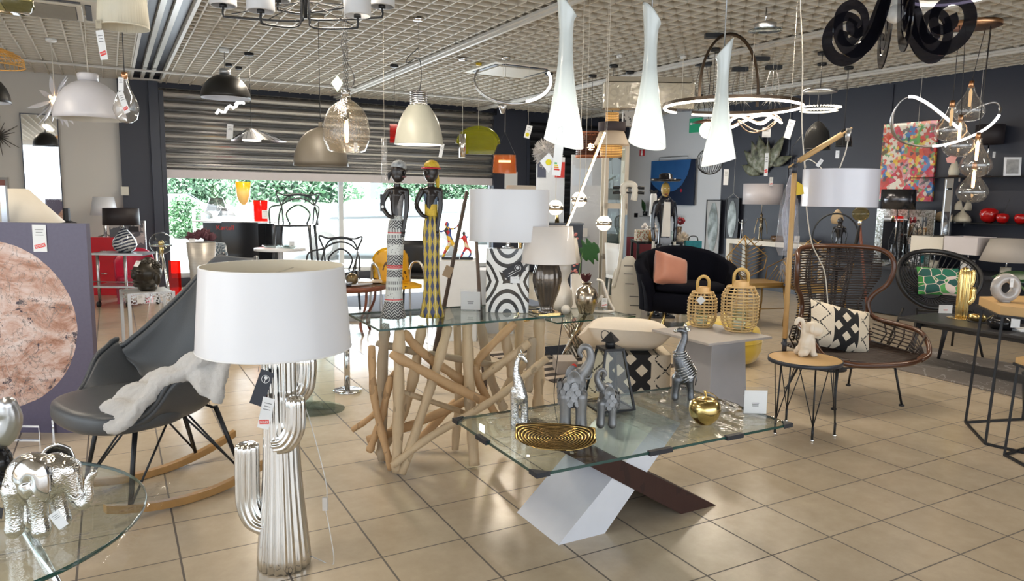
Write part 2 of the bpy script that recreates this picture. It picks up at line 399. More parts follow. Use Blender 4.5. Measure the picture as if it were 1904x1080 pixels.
# ================================================================ street outside
def gm(z=-.12): return z
ASPH = M('pale_asphalt', (.62, .62, .60), .9, vs=1.5)
MB().box((6, 38, -.17), (90, 52, .1)).build('street', ASPH)['kind'] = 'structure'
MB().box((6, 27.5, -.11), (80, 3.0, .04)).build('pavement', M('pavement', (.66, .60, .54), .9))['kind'] = 'structure'
LEAF = M('hedge_leaves', (.24, .42, .25), .8, var=.35, vs=4, bump=1, bs=9)
LEAF2 = M('tree_leaves', (.34, .52, .37), .8, var=.35, vs=3, bump=1, bs=6)
def foliage(name, label, cat, px, py, Y, wx, wz, dy=1.2, n=14, mat=LEAF2, trunk=True, square=False):
    p = at(px, py, Y); p.z = -.12; r = thing(name, label, cat, p, -CYAW); m = MB(); rd = random.Random(int(px))
    zt = wz
    if square: 
        m.surf(lambda u, v: V(-wx/2+wx*u, -dy/2+dy*(.5-.5*cos(pi*v))+rd.uniform(-.08, .08), wz*sin(pi*v)**.35+rd.uniform(-.06, .06)), 60, 10)
    else:
        for i in range(n):
            q = rd.uniform(.5, 1); m.sph((rd.uniform(-.5, .5)*wx*.7, rd.uniform(-.4, .4)*dy, zt*(.35 if trunk else .2)+rd.uniform(0, .5)*zt), (wx*.28*q, dy*.5*q, zt*.22*q), 12)
        B_ = list(m.v); m = MB(); L_ = wz*.045
        for q in B_[::1]:
            for _ in range(5):
                c = Vector(q)+Vector([rd.gauss(0, .05)*wz for _ in range(3)]); a = Vector([rd.uniform(-1, 1) for _ in range(3)]).normalized(); b_ = frame(a)[0]; m.add([c-a*L_, c+b_*L_*.6, c+a*L_, c-b_*L_*.6], [(0, 1, 2, 3)], False)
    m.build('foliage', mat, r)
    if trunk: MB().cyl((0, 0, 0), (0, 0, zt*.5), .12, .08, 8).build('trunk', M('bark', (.15, .11, .08), .9), r)
foliage('clipped_hedge', 'long clipped green hedge across the street', 'hedge', 740, 420, 30, 13, 1.15, mat=LEAF, trunk=False, square=True)
foliage('round_bush', 'round green bush by the left end of the street window', 'bush', 322, 410, 24, 1.6, 1.5, mat=LEAF, trunk=False, n=9)
foliage('street_tree', 'broad leafy tree behind the wire armchair', 'tree', 530, 380, 33, 6.5, 3.6)
foliage('street_tree', 'small tree left of the yellow lamp outside', 'tree', 372, 380, 38, 3, 3.0)
foliage('street_tree', 'bluish tree at the far left of the window', 'tree', 318, 380, 42, 3, 4)
foliage('street_tree', 'tree outside behind the yellow dressed figurine', 'tree', 830, 380, 38, 7, 3.2)
WH = M('sunlit_render', (.86, .84, .80), .9)
def house(label, px, Y, wd, h, roof, rz=0):
    p = at(px, 400, Y); p.z = -.12; r = thing('house', label, 'house', p, rz-CYAW*.6)
    MB().box((0, 3, h/2), (wd, 6, h)).build('wall', WH, r)
    m = MB().prism([(0, -.6, 0), (0, 6.6, 0), (0, 3, roof)], (-wd/2-.4, 0, h), (wd+.8, 0, 0)); m.build('roof', M('roof_tiles', (.62, .52, .46), .9), r)
    for x in (-wd*.28, wd*.05, wd*.3):
        f = MB().box((x, -.03, h*.55), (1.1, .08, 1.1)).build('window', M('window_dark', (.16, .18, .2), .2), r)
house('pale house with a low roof left of the yellow lamp', 400, 52, 9, 3.0, 1.6)
house('white house with dark windows right of the window mullion', 690, 46, 10, 3.2, 1.4)
for px in (362, 605, 622, 660, 676, 700): 
    p = at(px, 440, 22.6); tag(MB().cyl((0, 0, 0), (0, 0, .95), .05, n=8).sph((0, 0, .97), .055, 8).build('bollard', M('bollard_grey', (.45, .45, .44), .6), loc=(p.x, p.y, -.12)), 'short grey bollard at the edge of the street pavement', 'bollard', 'bollards along the pavement')
def car(label, px, Y, rz):
    p = at(px, 420, Y); p.z = -.12; r = thing('parked_car', label, 'car', p, rz)
    pr = [(-2.1, .35), (-2.1, .7), (-1.9, .85), (-1.35, .95), (-.75, 1.38), (.6, 1.42), (1.3, 1.05), (2.0, .85), (2.15, .6), (2.15, .35)]
    PT = M('pearl_car_paint', (.70, .73, .76), .2, .2, coat=.6)
    m = MB(); ks = [(-.82, .86), (-.72, 1), (.72, 1), (.82, .86)]
    m.add([(x*(1 if q == 1 else .97), y*(1 if z < .95 else .84), .35+(z-.35)*q) for y, q in ks for x, z in pr], [(k*10+i, k*10+(i+1) % 10, (k+1)*10+(i+1) % 10, (k+1)*10+i) for k in range(3) for i in range(10)]+[tuple(range(9, -1, -1)), tuple(range(30, 40))], True)
    m.build('body', PT, r, bev=.03)
    WG = M('car_glass', (.22, .25, .28), .05)
    for s in (-1, 1): MB().prism([(-1.2, 0, .98), (-.72, 0, 1.3), (.55, 0, 1.34), (1.1, 0, 1.04)], (0, s*.70, 0), (0, s*.03, 0)).build('side_window', WG, r)
    MB().prism([(0, -.62, 0), (0, .62, 0), (-.5, .55, .36), (-.5, -.55, .36)], (1.27, 0, 1.05), (.02, 0, .02)).build('windscreen', WG, r)
    for x in (-1.3, 1.35):
        for s in (-1, 1):
            w_ = MB().cyl((x, s*.7, .33), (x, s*.86, .33), .33, n=20).build('wheel', M('tyre', (.12, .12, .12), .7), r)
            MB().cyl((x, s*.86, .33), (x, s*.875, .33), .2, n=14).build('rim', GREYM, w_)
car('white car parked right behind the wire armchairs', 712, 17.5, -.35)
car('white car parked behind the yellow dressed figurine', 850, 23, -.3)
car('distant white car at the left end of the window', 318, 34, .1)
# ================================================================ helpers for things
RZ = -CYAW                      # local x to the camera's right, local -y towards the camera
def price_tag(parent, loc, w=.04, h=.09, rot=(pi/2, 0, 0), text='SOLDE', band=True, mat=None, name='price_tag', lines=3):
    o = MB().box((0, 0, 0), (w, h, .0012)).build(name, mat or PAPER, parent, loc=loc, rot=rot)
    if text:
        if band: MB().box((0, -h*.28, .0009), (w*.8, h*.14, .0006), rz=.25).build('red_band', REDP, o)
        txt(text, w*.24, o, (0, -h*.28, .0016), (0, 0, .25), PAPER if band else REDP)
    if lines:
        m = MB()
        for k in range(lines): m.box((0, h*(.32-.1*k), .0008), (w*(.62-.12*(k % 2)), h*.018, .0003))
        m.build('print_lines', INK, o)
    return o
def string(parent, a, b, r=.0008, mat=None): return MB().tube([a, b], r, 5).build('tag_string', mat or PAPER, parent)
def card_holder(label, p, w, h, red=False, rz=RZ):
    r = thing('price_card_holder', label, 'price card', p, rz)
    MB().box((0, 0, h/2), (w, .004, h)).box((0, .012, .002), (w, .03, .003)).build('acrylic_stand', ACRYL, r)
    c = MB().box((0, -.003, h*.46), (w*.94, .001, h*.84)).build('card', PAPER, r)
    m = MB()
    for k in range(3): m.box((0, -.0038, h*(.42-.05*k)), (w*(.26 if k else .3), .0004, h*.018))
    m.build('print_lines', REDP if red else INK, c)
    return r
# ================================================================ cactus lamp
YL = 2.69
r = thing('table_lamp', 'lamp on a ribbed silver cactus base with big white shade, on the floor', 'lamp', G(529, 1048), RZ)
rib = lambda k, a: (lambda th, z: 1+a*cos(k*th))
prof = [(0, 0), (.09, 0), (.0935, .008), (.092, .05), (.084, .14), (.074, .25), (.066, .37), (.061, .5), (.0595, .62), (.060, .74), (.061, .82), (.056, .87), (.042, .91), (.02, .93), (0, .933)]
CACT = M('silvered_ceramic', (.80, .79, .77), .09, 1, var=.02, bump=.05, bs=18)
MB().lathe(prof, 120, fn=lambda a, z: 1+.045*cos(20*a)*min(1, max(0, (.925-z)*12))).build('cactus_trunk', CACT, r)
def ribtube(pts, rr, k=12, a=.09, n=72):
    P = spline(pts, 8); L = len(P); m = MB(); R_ = []
    for i in range(L): R_.append(rr*min(1, sqrt(max(0, 1-((max(0, i-(L-5)))/4.6)**2))))
    base = MB().tube(P, R_, n)
    for i in range(L):
        c = P[i]
        for j in range(n):
            q = Vector(base.v[i*n+j]); base.v[i*n+j] = tuple(c+(q-c)*(1+a*cos(k*2*pi*j/n)))
    return base
ribtube([(-.04, -.01, .16), (-.095, -.012, .18), (-.122, -.012, .24), (-.124, -.012, .33), (-.122, -.012, .42), (-.122, -.012, .475)], .041).build('cactus_arm', CACT, r)
ribtube([(.0, -.04, .48), (.04, -.055, .495), (.066, -.055, .54), (.071, -.055, .6), (.071, -.055, .665)], .034).build('cactus_arm', CACT, r)
ribtube([(.02, .04, .62), (.07, .045, .66), (.085, .045, .72), (.086, .045, .8)], .034).build('cactus_arm', CACT, r)
zb, zt = at(529, 634, YL).z, at(529, 488, YL).z
sh = MB().lathe([(.268, zb), (.2675, zb+.004), (.246, zt-.004), (.2455, zt)], 72, (-.012, 0, 0)).build('lamp_shade', SHADEW, r, sol=.003)
MB().lathe([(.2665, zb+.0005), (.244, zt-.0005)], 72, (-.012, 0, 0)).build('lining', M('shade_lining', (.74, .68, .55), .8), sh)
MB().lathe([(.2695, zb), (.271, zb+.003), (.2695, zb+.006)], 72, (-.012, 0, 0)).build('trim_tape', M('white_tape', (.78, .78, .79), .5), sh)
MB().lathe([(.247, zt-.006), (.2485, zt-.003), (.2465, zt)], 72, (-.012, 0, 0)).build('trim_tape', M('white_tape'), sh)
m = MB().tube([(-.25, 0, zt-.03), (.22, 0, zt-.03)], .002, 6).tube([(-.012, -.24, zt-.03), (-.012, .24, zt-.03)], .002, 6)
m.build('shade_carrier', CHROME, sh)
MB().cyl((-.012, 0, .93), (-.012, 0, zt-.03), .006).cyl((-.012, 0, .95), (-.012, 0, 1.02), .018).build('lamp_stem', CHROME, r)
MB().tube(spline([(.06, .05, .02), (.13, .02, .006), (.185, 0, .006), (.17, 0, .15), (.15, .03, .21), (.155, .03, .3), (.10, .06, .5), (.07, .06, .6)], 8), .0022, 6).build('clear_cable', thin_glass('clear_cable_plastic', (.85, .85, .85), 1.6, milk=.4), r)
MB().box((.152, .02, .23), (.018, .014, .05)).build('cable_switch', thin_glass('clear_cable_plastic'), r)
t = MB().box((0, 0, 0), (.048, .13, .001)).build('brand_tag', DARK, r, loc=(-.035, -.085, .70), rot=(pi/2, .35, .05))
MB().lathe([(.013, 0), (.0145, 0), (.0145, .0008), (.013, .0008), (.013, 0)], 24, (.002, .035, .0006)).disc((.002, .04, .0006), .006, .0008, 16).box((.002, .029, .001), (.002, .012, .0006)).build('tree_logo', PAPER, t)
price_tag(r, (-.022, -.088, .61), .042, .115, (pi/2, .22, 0))
MB().tube([(-.05, -.062, .78), (-.045, -.088, .76)], .001, 5).build('tag_string', INK, r)

# ================================================================ rocking chair
ch = at(0, 0, 1)
def camp(X, Y, z=0.): return RT*X+FW*Y+Vector((0, 0, z))
r = thing('rocking_chair', 'dark grey leather bucket rocking chair on wooden runners at the left', 'chair', camp(-1.60, 3.24), radians(52)-CYAW)
LEA = leather('dark_grey_leather', (.060, .066, .074), .38)
rows = [(-.30, .405, .25, .02), (-.225, .39, .315, .09), (-.15, .38, .35, .22), (-.04, .375, .37, .28), (.08, .395, .375, .28), (.17, .47, .36, .25), (.235, .58, .325, .22), (.285, .70, .285, .17), (.33, .82, .25, .11), (.37, .93, .225, .06), (.40, 1.02, .195, .02), (.415, 1.065, .14, .0)]
SPn = spline([(a, b, 0) for a, b, c, d in rows], 5); WD = spline([(c, d, 0) for a, b, c, d in rows], 5); L = len(SPn)
def shell(u, v):
    f = u*(L-1); i = min(int(f), L-2); t = f-i; p = SPn[i].lerp(SPn[i+1], t); q = WD[i].lerp(WD[i+1], t)
    d = (SPn[min(i+2, L-1)]-SPn[max(i-1, 0)]); d = Vector((d.x, 0, d.y)).normalized(); nrm = Vector((-d.z, 0, d.x))
    s = 2*v-1; lat = q.x*(sin(s*pi/2)*.55+s*.45); k = abs(s)**2.4
    return Vector((p.x, lat, p.y))+nrm*(q.y*k)
m = MB().surf(shell, 44, 28)
for i, q in enumerate(m.v): m.v[i] = (q[0], q[1], q[2])
m.build('shell', LEA, r, sol=.038, sub=1)
def pad(cx, cz, lx, ly, h, p=2.6):
    m = MB()
    def f(u, v):
        a = 2*pi*u; t = v; rr = (abs(cos(a))**p+abs(sin(a))**p)**(-1/p); k = [0, .8, .96, 1, 1, .96, .8, 0][min(7, int(t*7+.5))]; z = [0, 0, .12, .35, .7, .93, 1, 1][min(7, int(t*7+.5))]
        return V(cx+lx*rr*k*cos(a), ly*rr*k*sin(a), cz+h*z)
    return m.surf(f, 40, 7, True)
pad(-.185, .385, .245, .295, .105).build('seat_cushion', LEA, r, sub=1)
pp = [Vector((-.19+.228*cos(a)*(abs(cos(a))**2.6+abs(sin(a))**2.6)**(-1/2.6), .288*sin(a)*(abs(cos(a))**2.6+abs(sin(a))**2.6)**(-1/2.6), .470)) for a in [2*pi*i/48 for i in range(48)]]
MB().tube(pp, .0035, 6, True).build('piping', LEA, r)
MB().tube([shell(i/60, 0)+Vector((0, 0, .008)) for i in range(61)], .012, 8).tube([shell(i/60, 1)+Vector((0, 0, .008)) for i in range(61)], .012, 8).build('edge_seam', LEA, r)
OAK = M('golden_oak', (.42, .235, .085), .4, var=.25, vs=14)
MATB = M('black_steel_wire', (.022, .023, .026), .4, .4)
for s, nm in ((-1, 'near'), (1, 'far')):
    P = [(-.36+.84*i/20, s*.215, .018+.16*((-.36+.84*i/20-.04)/.44)**2*.55) for i in range(21)]
    m = MB(); m.add([(x, y+dy, z+dz) for x, y, z in P for dy, dz in ((-.016, -.018), (.016, -.018), (.016, .018), (-.016, .018))], [(i*4+k, i*4+(k+1) % 4, i*4+4+(k+1) % 4, i*4+4+k) for i in range(20) for k in range(4)]+[(3, 2, 1, 0), (80, 81, 82, 83)], False)
    m.build('rocker', OAK, r, bev=.003)
    for x0, x1 in ((-.26, -.20), (.26, .16)):
        zr = .036+.16*((x0-.04)/.44)**2*.55
        MB().tube([(x0, s*.215, zr), (x1, s*.17, .40)], [.009, .012], 8).build('leg', MATB, r)
    zr = .036+.16*((.03-.04)/.44)**2*.55
    MB().tube([(-.25, s*.215, .08), (-.05, s*.15, .38)], .005, 6).tube([(.25, s*.215, .08), (.02, s*.15, .38)], .005, 6).tube([(-.25, s*.215, .075), (-.12, 0, .385)], .005, 6).tube([(.25, s*.215, .075), (.08, 0, .385)], .005, 6).build('brace', MATB, r)
for x in (-.2, .16): MB().tube([(x, -.17, .39), (x, .17, .39)], .006, 6).build('crossbar', MATB, r)

# fur throw
def fur_mat():
    t = NT('grey_fake_fur'); p = t.co(); n = t.noise(9, p, 5, .7); f = t.noise(60, p, 6, .8)
    return t.pbr(t.mix(t.math('ADD', t.math('MULTIPLY', n, .6), t.math('MULTIPLY', f, .4)), (.58, .57, .56), (.88, .87, .86)), .95, 0, t.bump(f, 1, .012), sheen=.6)
TP = spline([at(*a) for a in ((196, 766, 2.93), (225, 750, 2.96), (262, 730, 3.00), (300, 706, 3.03), (340, 684, 3.03), (378, 668, 3.0), (404, 664, 2.95))], 8)
m = MB(); rd = random.Random(5); n = len(TP)-1
for i, p in enumerate(TP):
    t_ = i/n; wd = .07+.15*sin(pi*min(1, t_*1.1+.12))**.7; d = (TP[min(i+1, n)]-TP[max(i-1, 0)]).normalized(); sd = d.cross(ZU).normalized()
    for k in range(11):
        q = (k-5)/5; m.sph(p+sd*(wd*.75*q+.012*sin(9*t_))+V(0, 0, .016*sin(11*t_+3.2*q)+.012*cos(17*t_-5*q)-.022*q*q), .026, 8)
Qc = [at(*a) for a in ((338, 684, 2.98), (424, 660, 2.93), (372, 722, 2.88), (408, 744, 2.85))]
for i in range(13):
    for j in range(13):
        u, v = i/12, j/12; p = (Qc[0]*(1-u)+Qc[1]*u)*(1-v)+(Qc[2]*(1-u)+Qc[3]*u)*v; m.sph(p+FP*(.010*sin(9*u+3*v)), .020, 8)
o = m.build('fur_throw', fur_mat(), rem=.008, smo=6); tag(o, 'pale grey fluffy throw draped over the seat and arm of the rocking chair', 'blanket')
k = o.modifiers.new('d', 'DISPLACE'); tx = bpy.data.textures.new('fur', 'CLOUDS'); tx.noise_scale = .016; tx.noise_depth = 2; k.texture = tx; k.strength = .014

# ================================================================ planet canvas
def planet():
    t = NT('copper_planet_painting'); p = t.co(); x = t.xyz(p)
    dx = t.math('ADD', x[0], .565); dz = t.math('SUBTRACT', x[2], .62)
    d = t.math('SQRT', t.math('ADD', t.math('MULTIPLY', dx, dx), t.math('MULTIPLY', dz, dz)))
    d2 = t.math('ADD', d, t.math('MULTIPLY', t.noise(14, p), .012))
    ins = t.math('LESS_THAN', d2, .488)
    n1 = t.noise(3.2, t.co(scale=(1, 1, 1.8)), 9, .72, 1.6); n2 = t.noise(7, p, 9, .8, .8)
    base = t.ramp(n1, [(.30, (.22, .085, .045)), (.42, (.42, .22, .15)), (.51, (.60, .41, .34)), (.64, (.72, .60, .56))])
    spots = t.math('MULTIPLY', t.math('LESS_THAN', n2, .425), t.math('LESS_THAN', dz, .16))
    base = t.mix(spots, base, (.055, .04, .055))
    line = t.math('LESS_THAN', t.math('ABSOLUTE', t.math('SUBTRACT', t.noise(3.4, t.co(scale=(1.6, 1, 1)), 5, .6, 2.6), .5)), .010)
    base = t.mix(t.math('MULTIPLY', line, .75), base, (.20, .17, .15))
    bg = t.mix(t.noise(60, p), (.075, .060, .105), (.10, .085, .14))
    col = t.mix(ins, bg, base)
    h = t.math('MULTIPLY', t.noise(16, p, 8, .7, 1.5), ins)
    return t.pbr(col, t.mix(ins, (.34, .34, .34), (.42, .42, .42)), t.math('MULTIPLY', ins, .25), t.bump(h, .9, .006))
r = thing('canvas_painting', 'large canvas with a copper coloured planet on a purple ground', 'painting', G(183, 805), RZ+.02)
MB().box((-.6, .02, .6), (1.2, .04, 1.2)).build('canvas', planet(), r)
price_tag(r, (-.255, -.004, 1.115), .075, .15, (pi/2, 0, 0))
r = thing('display_bracket', 'small chrome frame bracket on the floor under the planet canvas', 'bracket', G(45, 818), RZ)
MB().tube([(-.1, 0, .0), (.09, 0, 0), (.09, 0, .08), (-.1, 0, .08)], .008, 4, True).tube([(.09, .12, 0), (.09, .12, .08)], .008, 4).build('frame', CHROME, r)

# ================================================================ round glass table
c = camp(-1.50, 1.80); c.z = 0
r = thing('round_glass_table', 'round clear glass table at the bottom left corner', 'table', c, RZ)
MB().lathe([(0, .488), (.492, .488), (.492, .5), (0, .5)], 96, flat=True).build('glass_top', GLASSG, r)
MB().lathe([(.4925, .488), (.4955, .491), (.4955, .497), (.4925, .5)], 96).build('glass_edge', GLASSE, r)
for a in (.6, 2.7, 4.8):
    MB().tube([(.35*cos(a), .35*sin(a), 0), (.18*cos(a), .18*sin(a), .486)], .014, 10).build('leg', CHROME, r)
# loose clear wrapping over the table edge
m = MB(); rd = random.Random(3)
m.surf(lambda u, v: V(.18+.30*u+.10*v, .30-.50*v+.03*sin(9*u), .504+.0025*sin(14*u+5*v)-.09*max(0, u-.86)*(1+v)), 24, 20)
tag(m.build('clear_wrapping', thin_glass('crumpled_film', (.97, .97, .97), 1.35, .08, bump=.8, bs=14), loc=c, rz=RZ), 'loose sheet of clear wrapping hanging over the round glass table edge', 'plastic wrap')

# ---- animal builder: one continuous remeshed body
def limb(m, pts, rr, n=12, k=5):
    P = spline(pts, k); R_ = spline([(q, 0, 0) for q in rr], k)
    for a, b in zip(P, R_): pass
    m.tube(P, [max(.0005, b.x) for b in R_], n); m.sph(P[0], rr[0], 10); m.sph(P[-1], rr[-1], 10)
    return m
def body(name, m, mat, parent, vox, smo=4): return m.build(name, mat, parent, rem=vox, smo=smo)
def hammered(name, col, sc_, st_):
    t = NT(name); return t.pbr(col, .16, 1, t.bump(t.vor(sc_, feature='F1'), st_, .004))
# silver hammered elephant (faces right), height .225
e = at(80, 985, 2.03); e = G(80, 985, .5)
r = thing('elephant_figurine', 'shiny silver elephant with a dimpled skin on the round glass table', 'figurine', e+Vector((0, 0, .0)), RZ)
m = MB(); m.sph((-.012, 0, .142), (.072, .052, .068), 20); m.sph((.045, 0, .155), (.05, .044, .055), 18)
for x, y, dx in ((-.05, -.026, -.006), (-.045, .03, .0), (.012, -.03, .004), (.022, .028, .012)):
    limb(m, [(x, y, .12), (x+dx*.5, y, .06), (x+dx, y, .014)], [.03, .021, .024])
limb(m, [(.075, 0, .165), (.085, 0, .12), (.092, 0, .085), (.112, 0, .072), (.125, 0, .095), (.128, 0, .135), (.142, 0, .158)], [.034, .024, .018, .015, .013, .011, .010])
limb(m, [(-.08, 0, .15), (-.094, 0, .12), (-.088, 0, .09)], [.007, .005, .006])
t = NT('dimpled_silver'); w3 = t.vor(210)
body('elephant_body', m, t.pbr((.78, .77, .75), .13, 1, t.bump(w3, .45, .002)), r, .0035, 3)
for s in (-1, 1):
    EO = spline([(x, z, 0) for x, z in ((.052, .205), (.02, .215), (-.015, .20), (-.032, .165), (-.026, .13), (-.004, .105), (.020, .118), (.034, .112), (.050, .10), (.062, .135), (.062, .175), (.052, .205))], 4); EC = V(.022, .158, 0)
    MB().surf(lambda u, v: (lambda q: V(EC.x+(q.x-EC.x)*v, s*(.064+.012*sin(pi*v)-.012*v), EC.y+(q.y-EC.y)*v))(EO[int(u*(len(EO)-1))%(len(EO)-1)]), len(EO)-1, 7, True).build('ear', CHROME, r, sol=.005)
for s in (-1, 1): MB().tube(spline([(.088, s*.016, .105), (.104, s*.018, .095), (.118, s*.016, .105)], 5), [.006, .0055, .005, .005, .0045, .004, .004, .003, .003, .002, .002], 8).build('tusk', CHROME, r)
price_tag(r, (.075, -.05, .052), .03, .045, (pi/2, -.6, 0), None, False)
t_ = MB().box((0, 0, 0), (.03, .03, .001)).build('brand_tag', INK, r, loc=(-.095, -.03, .06), rot=(pi/2, .2, 0))
# black and silver balloon-like figure at the left edge
p = G(8, 897, .5)
r = thing('abstract_figurine', 'black figurine with a big rounded silver head at the left picture edge', 'figurine', p, RZ)
m = MB(); m.sph((-.03, 0, .06), (.055, .05, .062), 18); limb(m, [(-.03, 0, .06), (-.02, 0, .12)], [.045, .03]); limb(m, [(-.02, -.03, .03), (.03, -.035, .014)], [.025, .018])
body('figure_body', m, BLACKG, r, .004)
m = MB(); limb(m, [(-.05, 0, .13), (0, 0, .15), (.03, 0, .20), (.035, -.01, .245)], [.03, .042, .036, .026]); m.sph((-.06, 0, .2), (.06, .05, .055), 16); m.sph((.022, -.01, .225), (.034, .03, .04), 14)
body('silver_head', m, SILVER, r, .004)
# a chrome strip peeking out on the glass
# ================================================================ glass topped driftwood console (axis-aligned with the tiles)
CU0, CU1, CV0, CV1, CZ = 1.09, 2.14, 3.28, 3.80, .745
def slab_glass(parent, u0, u1, v0, v1, zt, th=.010, name='glass_top'):
    cx, cy_ = (u0+u1)/2, (v0+v1)/2
    o = MB().box((cx, cy_, zt-th/2), (u1-u0-.002, v1-v0-.002, th)).build(name, GLASSG, parent)
    m = MB()
    for a, b, sx, sy in ((cx, v0, u1-u0, .002), (cx, v1, u1-u0, .002), (u0, cy_, .002, v1-v0), (u1, cy_, .002, v1-v0)): m.box((a, b, zt-th/2), (sx, sy, th+.0006))
    m.build('glass_edge', GLASSE, o); return o
r = thing('driftwood_console', 'console table with a glass top on a tangle of pale driftwood branches', 'table', (0, 0, 0))
slab_glass(r, CU0, CU1, CV0, CV1, CZ, .010)
def wood(name, a, b, sc_=7):
    t = NT(name); p = t.co(scale=(1, 1, .25)); n = t.noise(sc_*3, p, 6, .7, .6); n2 = t.noise(5, t.co(), 3)
    c = t.mix(n, a, b); c = t.mix(t.math('MULTIPLY', t.math('LESS_THAN', t.noise(14, t.co(scale=(1, 1, .5)), 2), .36), .7), c, tuple(q*.45 for q in a))
    return t.pbr(t.mix(t.math('MULTIPLY', n2, .5), c, tuple(min(1, q*1.25) for q in b)), .75, 0, t.bump(n, .5, .004))
DW = [wood('driftwood_pale', (.34, .23, .125), (.62, .49, .33)), wood('driftwood_tan', (.36, .21, .10), (.56, .37, .20)), wood('driftwood_grey', (.30, .24, .17), (.46, .38, .28))]
rd = random.Random(11)
def branch(px, Ys, rad, mat=0):
    rad *= 1.13
    P = []
    for i, (x, y) in enumerate(px):
        q = at(x, y, lerp(Ys[0], Ys[1], i/(len(px)-1)))
        q.z = max(rad*.6 if q.z < .06 else .0, min(CZ-.011, q.z)); P.append(q)
    a = P[0]; P2 = spline(P, 7); n = len(P2)
    m = MB().tube(P2, [rad*(1+.10*sin(i*1.7+a.x*9)+rd.uniform(-.07, .07))*(1 if 0 < i < n-1 else .9) for i in range(n)], 12)
    for i, q in enumerate(m.v): m.v[i] = tuple(c+rd.uniform(-.0015, .0015) for c in q)
    for i, q in enumerate(m.v):
        if q[2] > CZ-.0105: m.v[i] = (q[0], q[1], CZ-.0105)
        if q[2] < .001: m.v[i] = (q[0], q[1], .001)
    m.build('branch', DW[mat], r)
for a in (
 ([(742, 603), (741, 750), (738, 895)], (3.46, 3.46), .024, 0), ([(716, 588), (711, 700), (711, 872)], (3.62, 3.62), .024, 2),
 ([(691, 643), (697, 747), (728, 875)], (3.5, 3.5), .017, 1), ([(833, 607), (807, 700), (747, 895)], (3.66, 3.44), .021, 0),
 ([(785, 606), (757, 747), (704, 850)], (3.72, 3.7), .023, 0), ([(727, 700), (708, 780), (687, 838)], (3.52, 3.58), .017, 1),
 ([(727, 658), (807, 700), (907, 750)], (3.40, 3.6), .020, 1), ([(752, 618), (785, 655), (865, 712)], (3.56, 3.7), .021, 1),
 ([(700, 638), (780, 655), (860, 668), (923, 680)], (3.62, 3.9), .016, 2), ([(747, 728), (867, 768)], (3.5, 3.7), .012, 0),
 ([(729, 866), (800, 812), (907, 750), (968, 705), (1017, 666)], (3.42, 3.62), .017, 0), ([(683, 818), (773, 787), (867, 745)], (3.66, 3.75), .021, 1),
 ([(868, 600), (873, 730), (882, 872)], (3.72, 3.56), .025, 0), ([(850, 603), (853, 727), (846, 846)], (3.88, 3.8), .019, 0),
 ([(935, 598), (944, 650), (953, 700)], (3.85, 3.8), .024, 0), ([(957, 600), (893, 665), (884, 700)], (3.78, 3.78), .020, 1),
 ([(880, 680), (895, 720), (920, 768)], (3.72, 3.72), .020, 1), ([(1003, 592), (1002, 680), (1000, 765)], (3.96, 3.96), .027, 0),
 ([(990, 628), (986, 680), (982, 728)], (3.82, 3.82), .021, 2), ([(984, 637), (940, 670), (893, 704)], (3.74, 3.74), .019, 0),
 ([(893, 596), (912, 700), (938, 762)], (4.08, 4.05), .023, 2), ([(966, 592), (965, 660), (967, 745)], (4.15, 4.1), .022, 0),
 ([(770, 680), (820, 712), (868, 735)], (3.82, 3.9), .018, 1), ([(776, 822), (830, 765), (880, 720)], (3.8, 3.95), .021, 1),
 ([(655, 800), (704, 760), (735, 690)], (3.7, 3.72), .014, 1), ([(925, 745), (955, 700), (1005, 640)], (3.95, 4.0), .018, 0)): branch(*a)

# ---- tall lady figurines
def lady(label, px, py, px_top, py_top, mats, seed):
    b = G(px, py, CZ); Y = b.dot(FW); ztop = at(px_top, py_top, Y).z; H = ztop-CZ
    r = thing('lady_figurine', label, 'figurine', b, RZ); return r, H, Y
def bands_mat():
    t = NT('white_patterned_dress'); p = t.co(); x = t.xyz(p); z = x[2]
    ang = t.math('ARCTAN2', x[1], x[0])
    c = t.mix(t.noise(70, p, 3), (.55, .57, .55), (.70, .71, .68))
    dots = t.math('LESS_THAN', t.vor(90, t.co(scale=(1, 1, 1))), .22)
    ticks = t.math('MULTIPLY', t.math('GREATER_THAN', t.math('SINE', t.math('MULTIPLY', ang, 22)), .25), t.math('GREATER_THAN', t.math('SINE', t.math('MULTIPLY', z, 210)), -.2))
    zone = t.math('GREATER_THAN', t.math('SINE', t.math('MULTIPLY', z, 47)), .1)
    ink = t.math('MAXIMUM', t.math('MULTIPLY', dots, t.math('SUBTRACT', 1, zone)), t.math('MULTIPLY', ticks, zone))
    c = t.mix(t.math('MULTIPLY', ink, .85), c, (.05, .05, .055))
    def band(z0, h): return t.math('LESS_THAN', t.math('ABSOLUTE', t.math('SUBTRACT', z, z0)), h)
    for z0, h in ((.045, .045), (.30, .03), (.235, .018), (.40, .015), (.485, .022)):
        zig = t.math('GREATER_THAN', t.math('SINE', t.math('ADD', t.math('MULTIPLY', t.math('PINGPONG', t.math('MULTIPLY', ang, 1.6), .5), 14), t.math('MULTIPLY', z, 420))), .45)
        c = t.mix(band(z0, h), c, t.mix(zig, (.055, .055, .06), (.6, .6, .58)))
    for z0 in (.10, .265, .275, .445): c = t.mix(band(z0, .0028), c, (.62, .05, .05))
    return t.pbr(c, .5, 0, t.bump(ink, .2, .002))
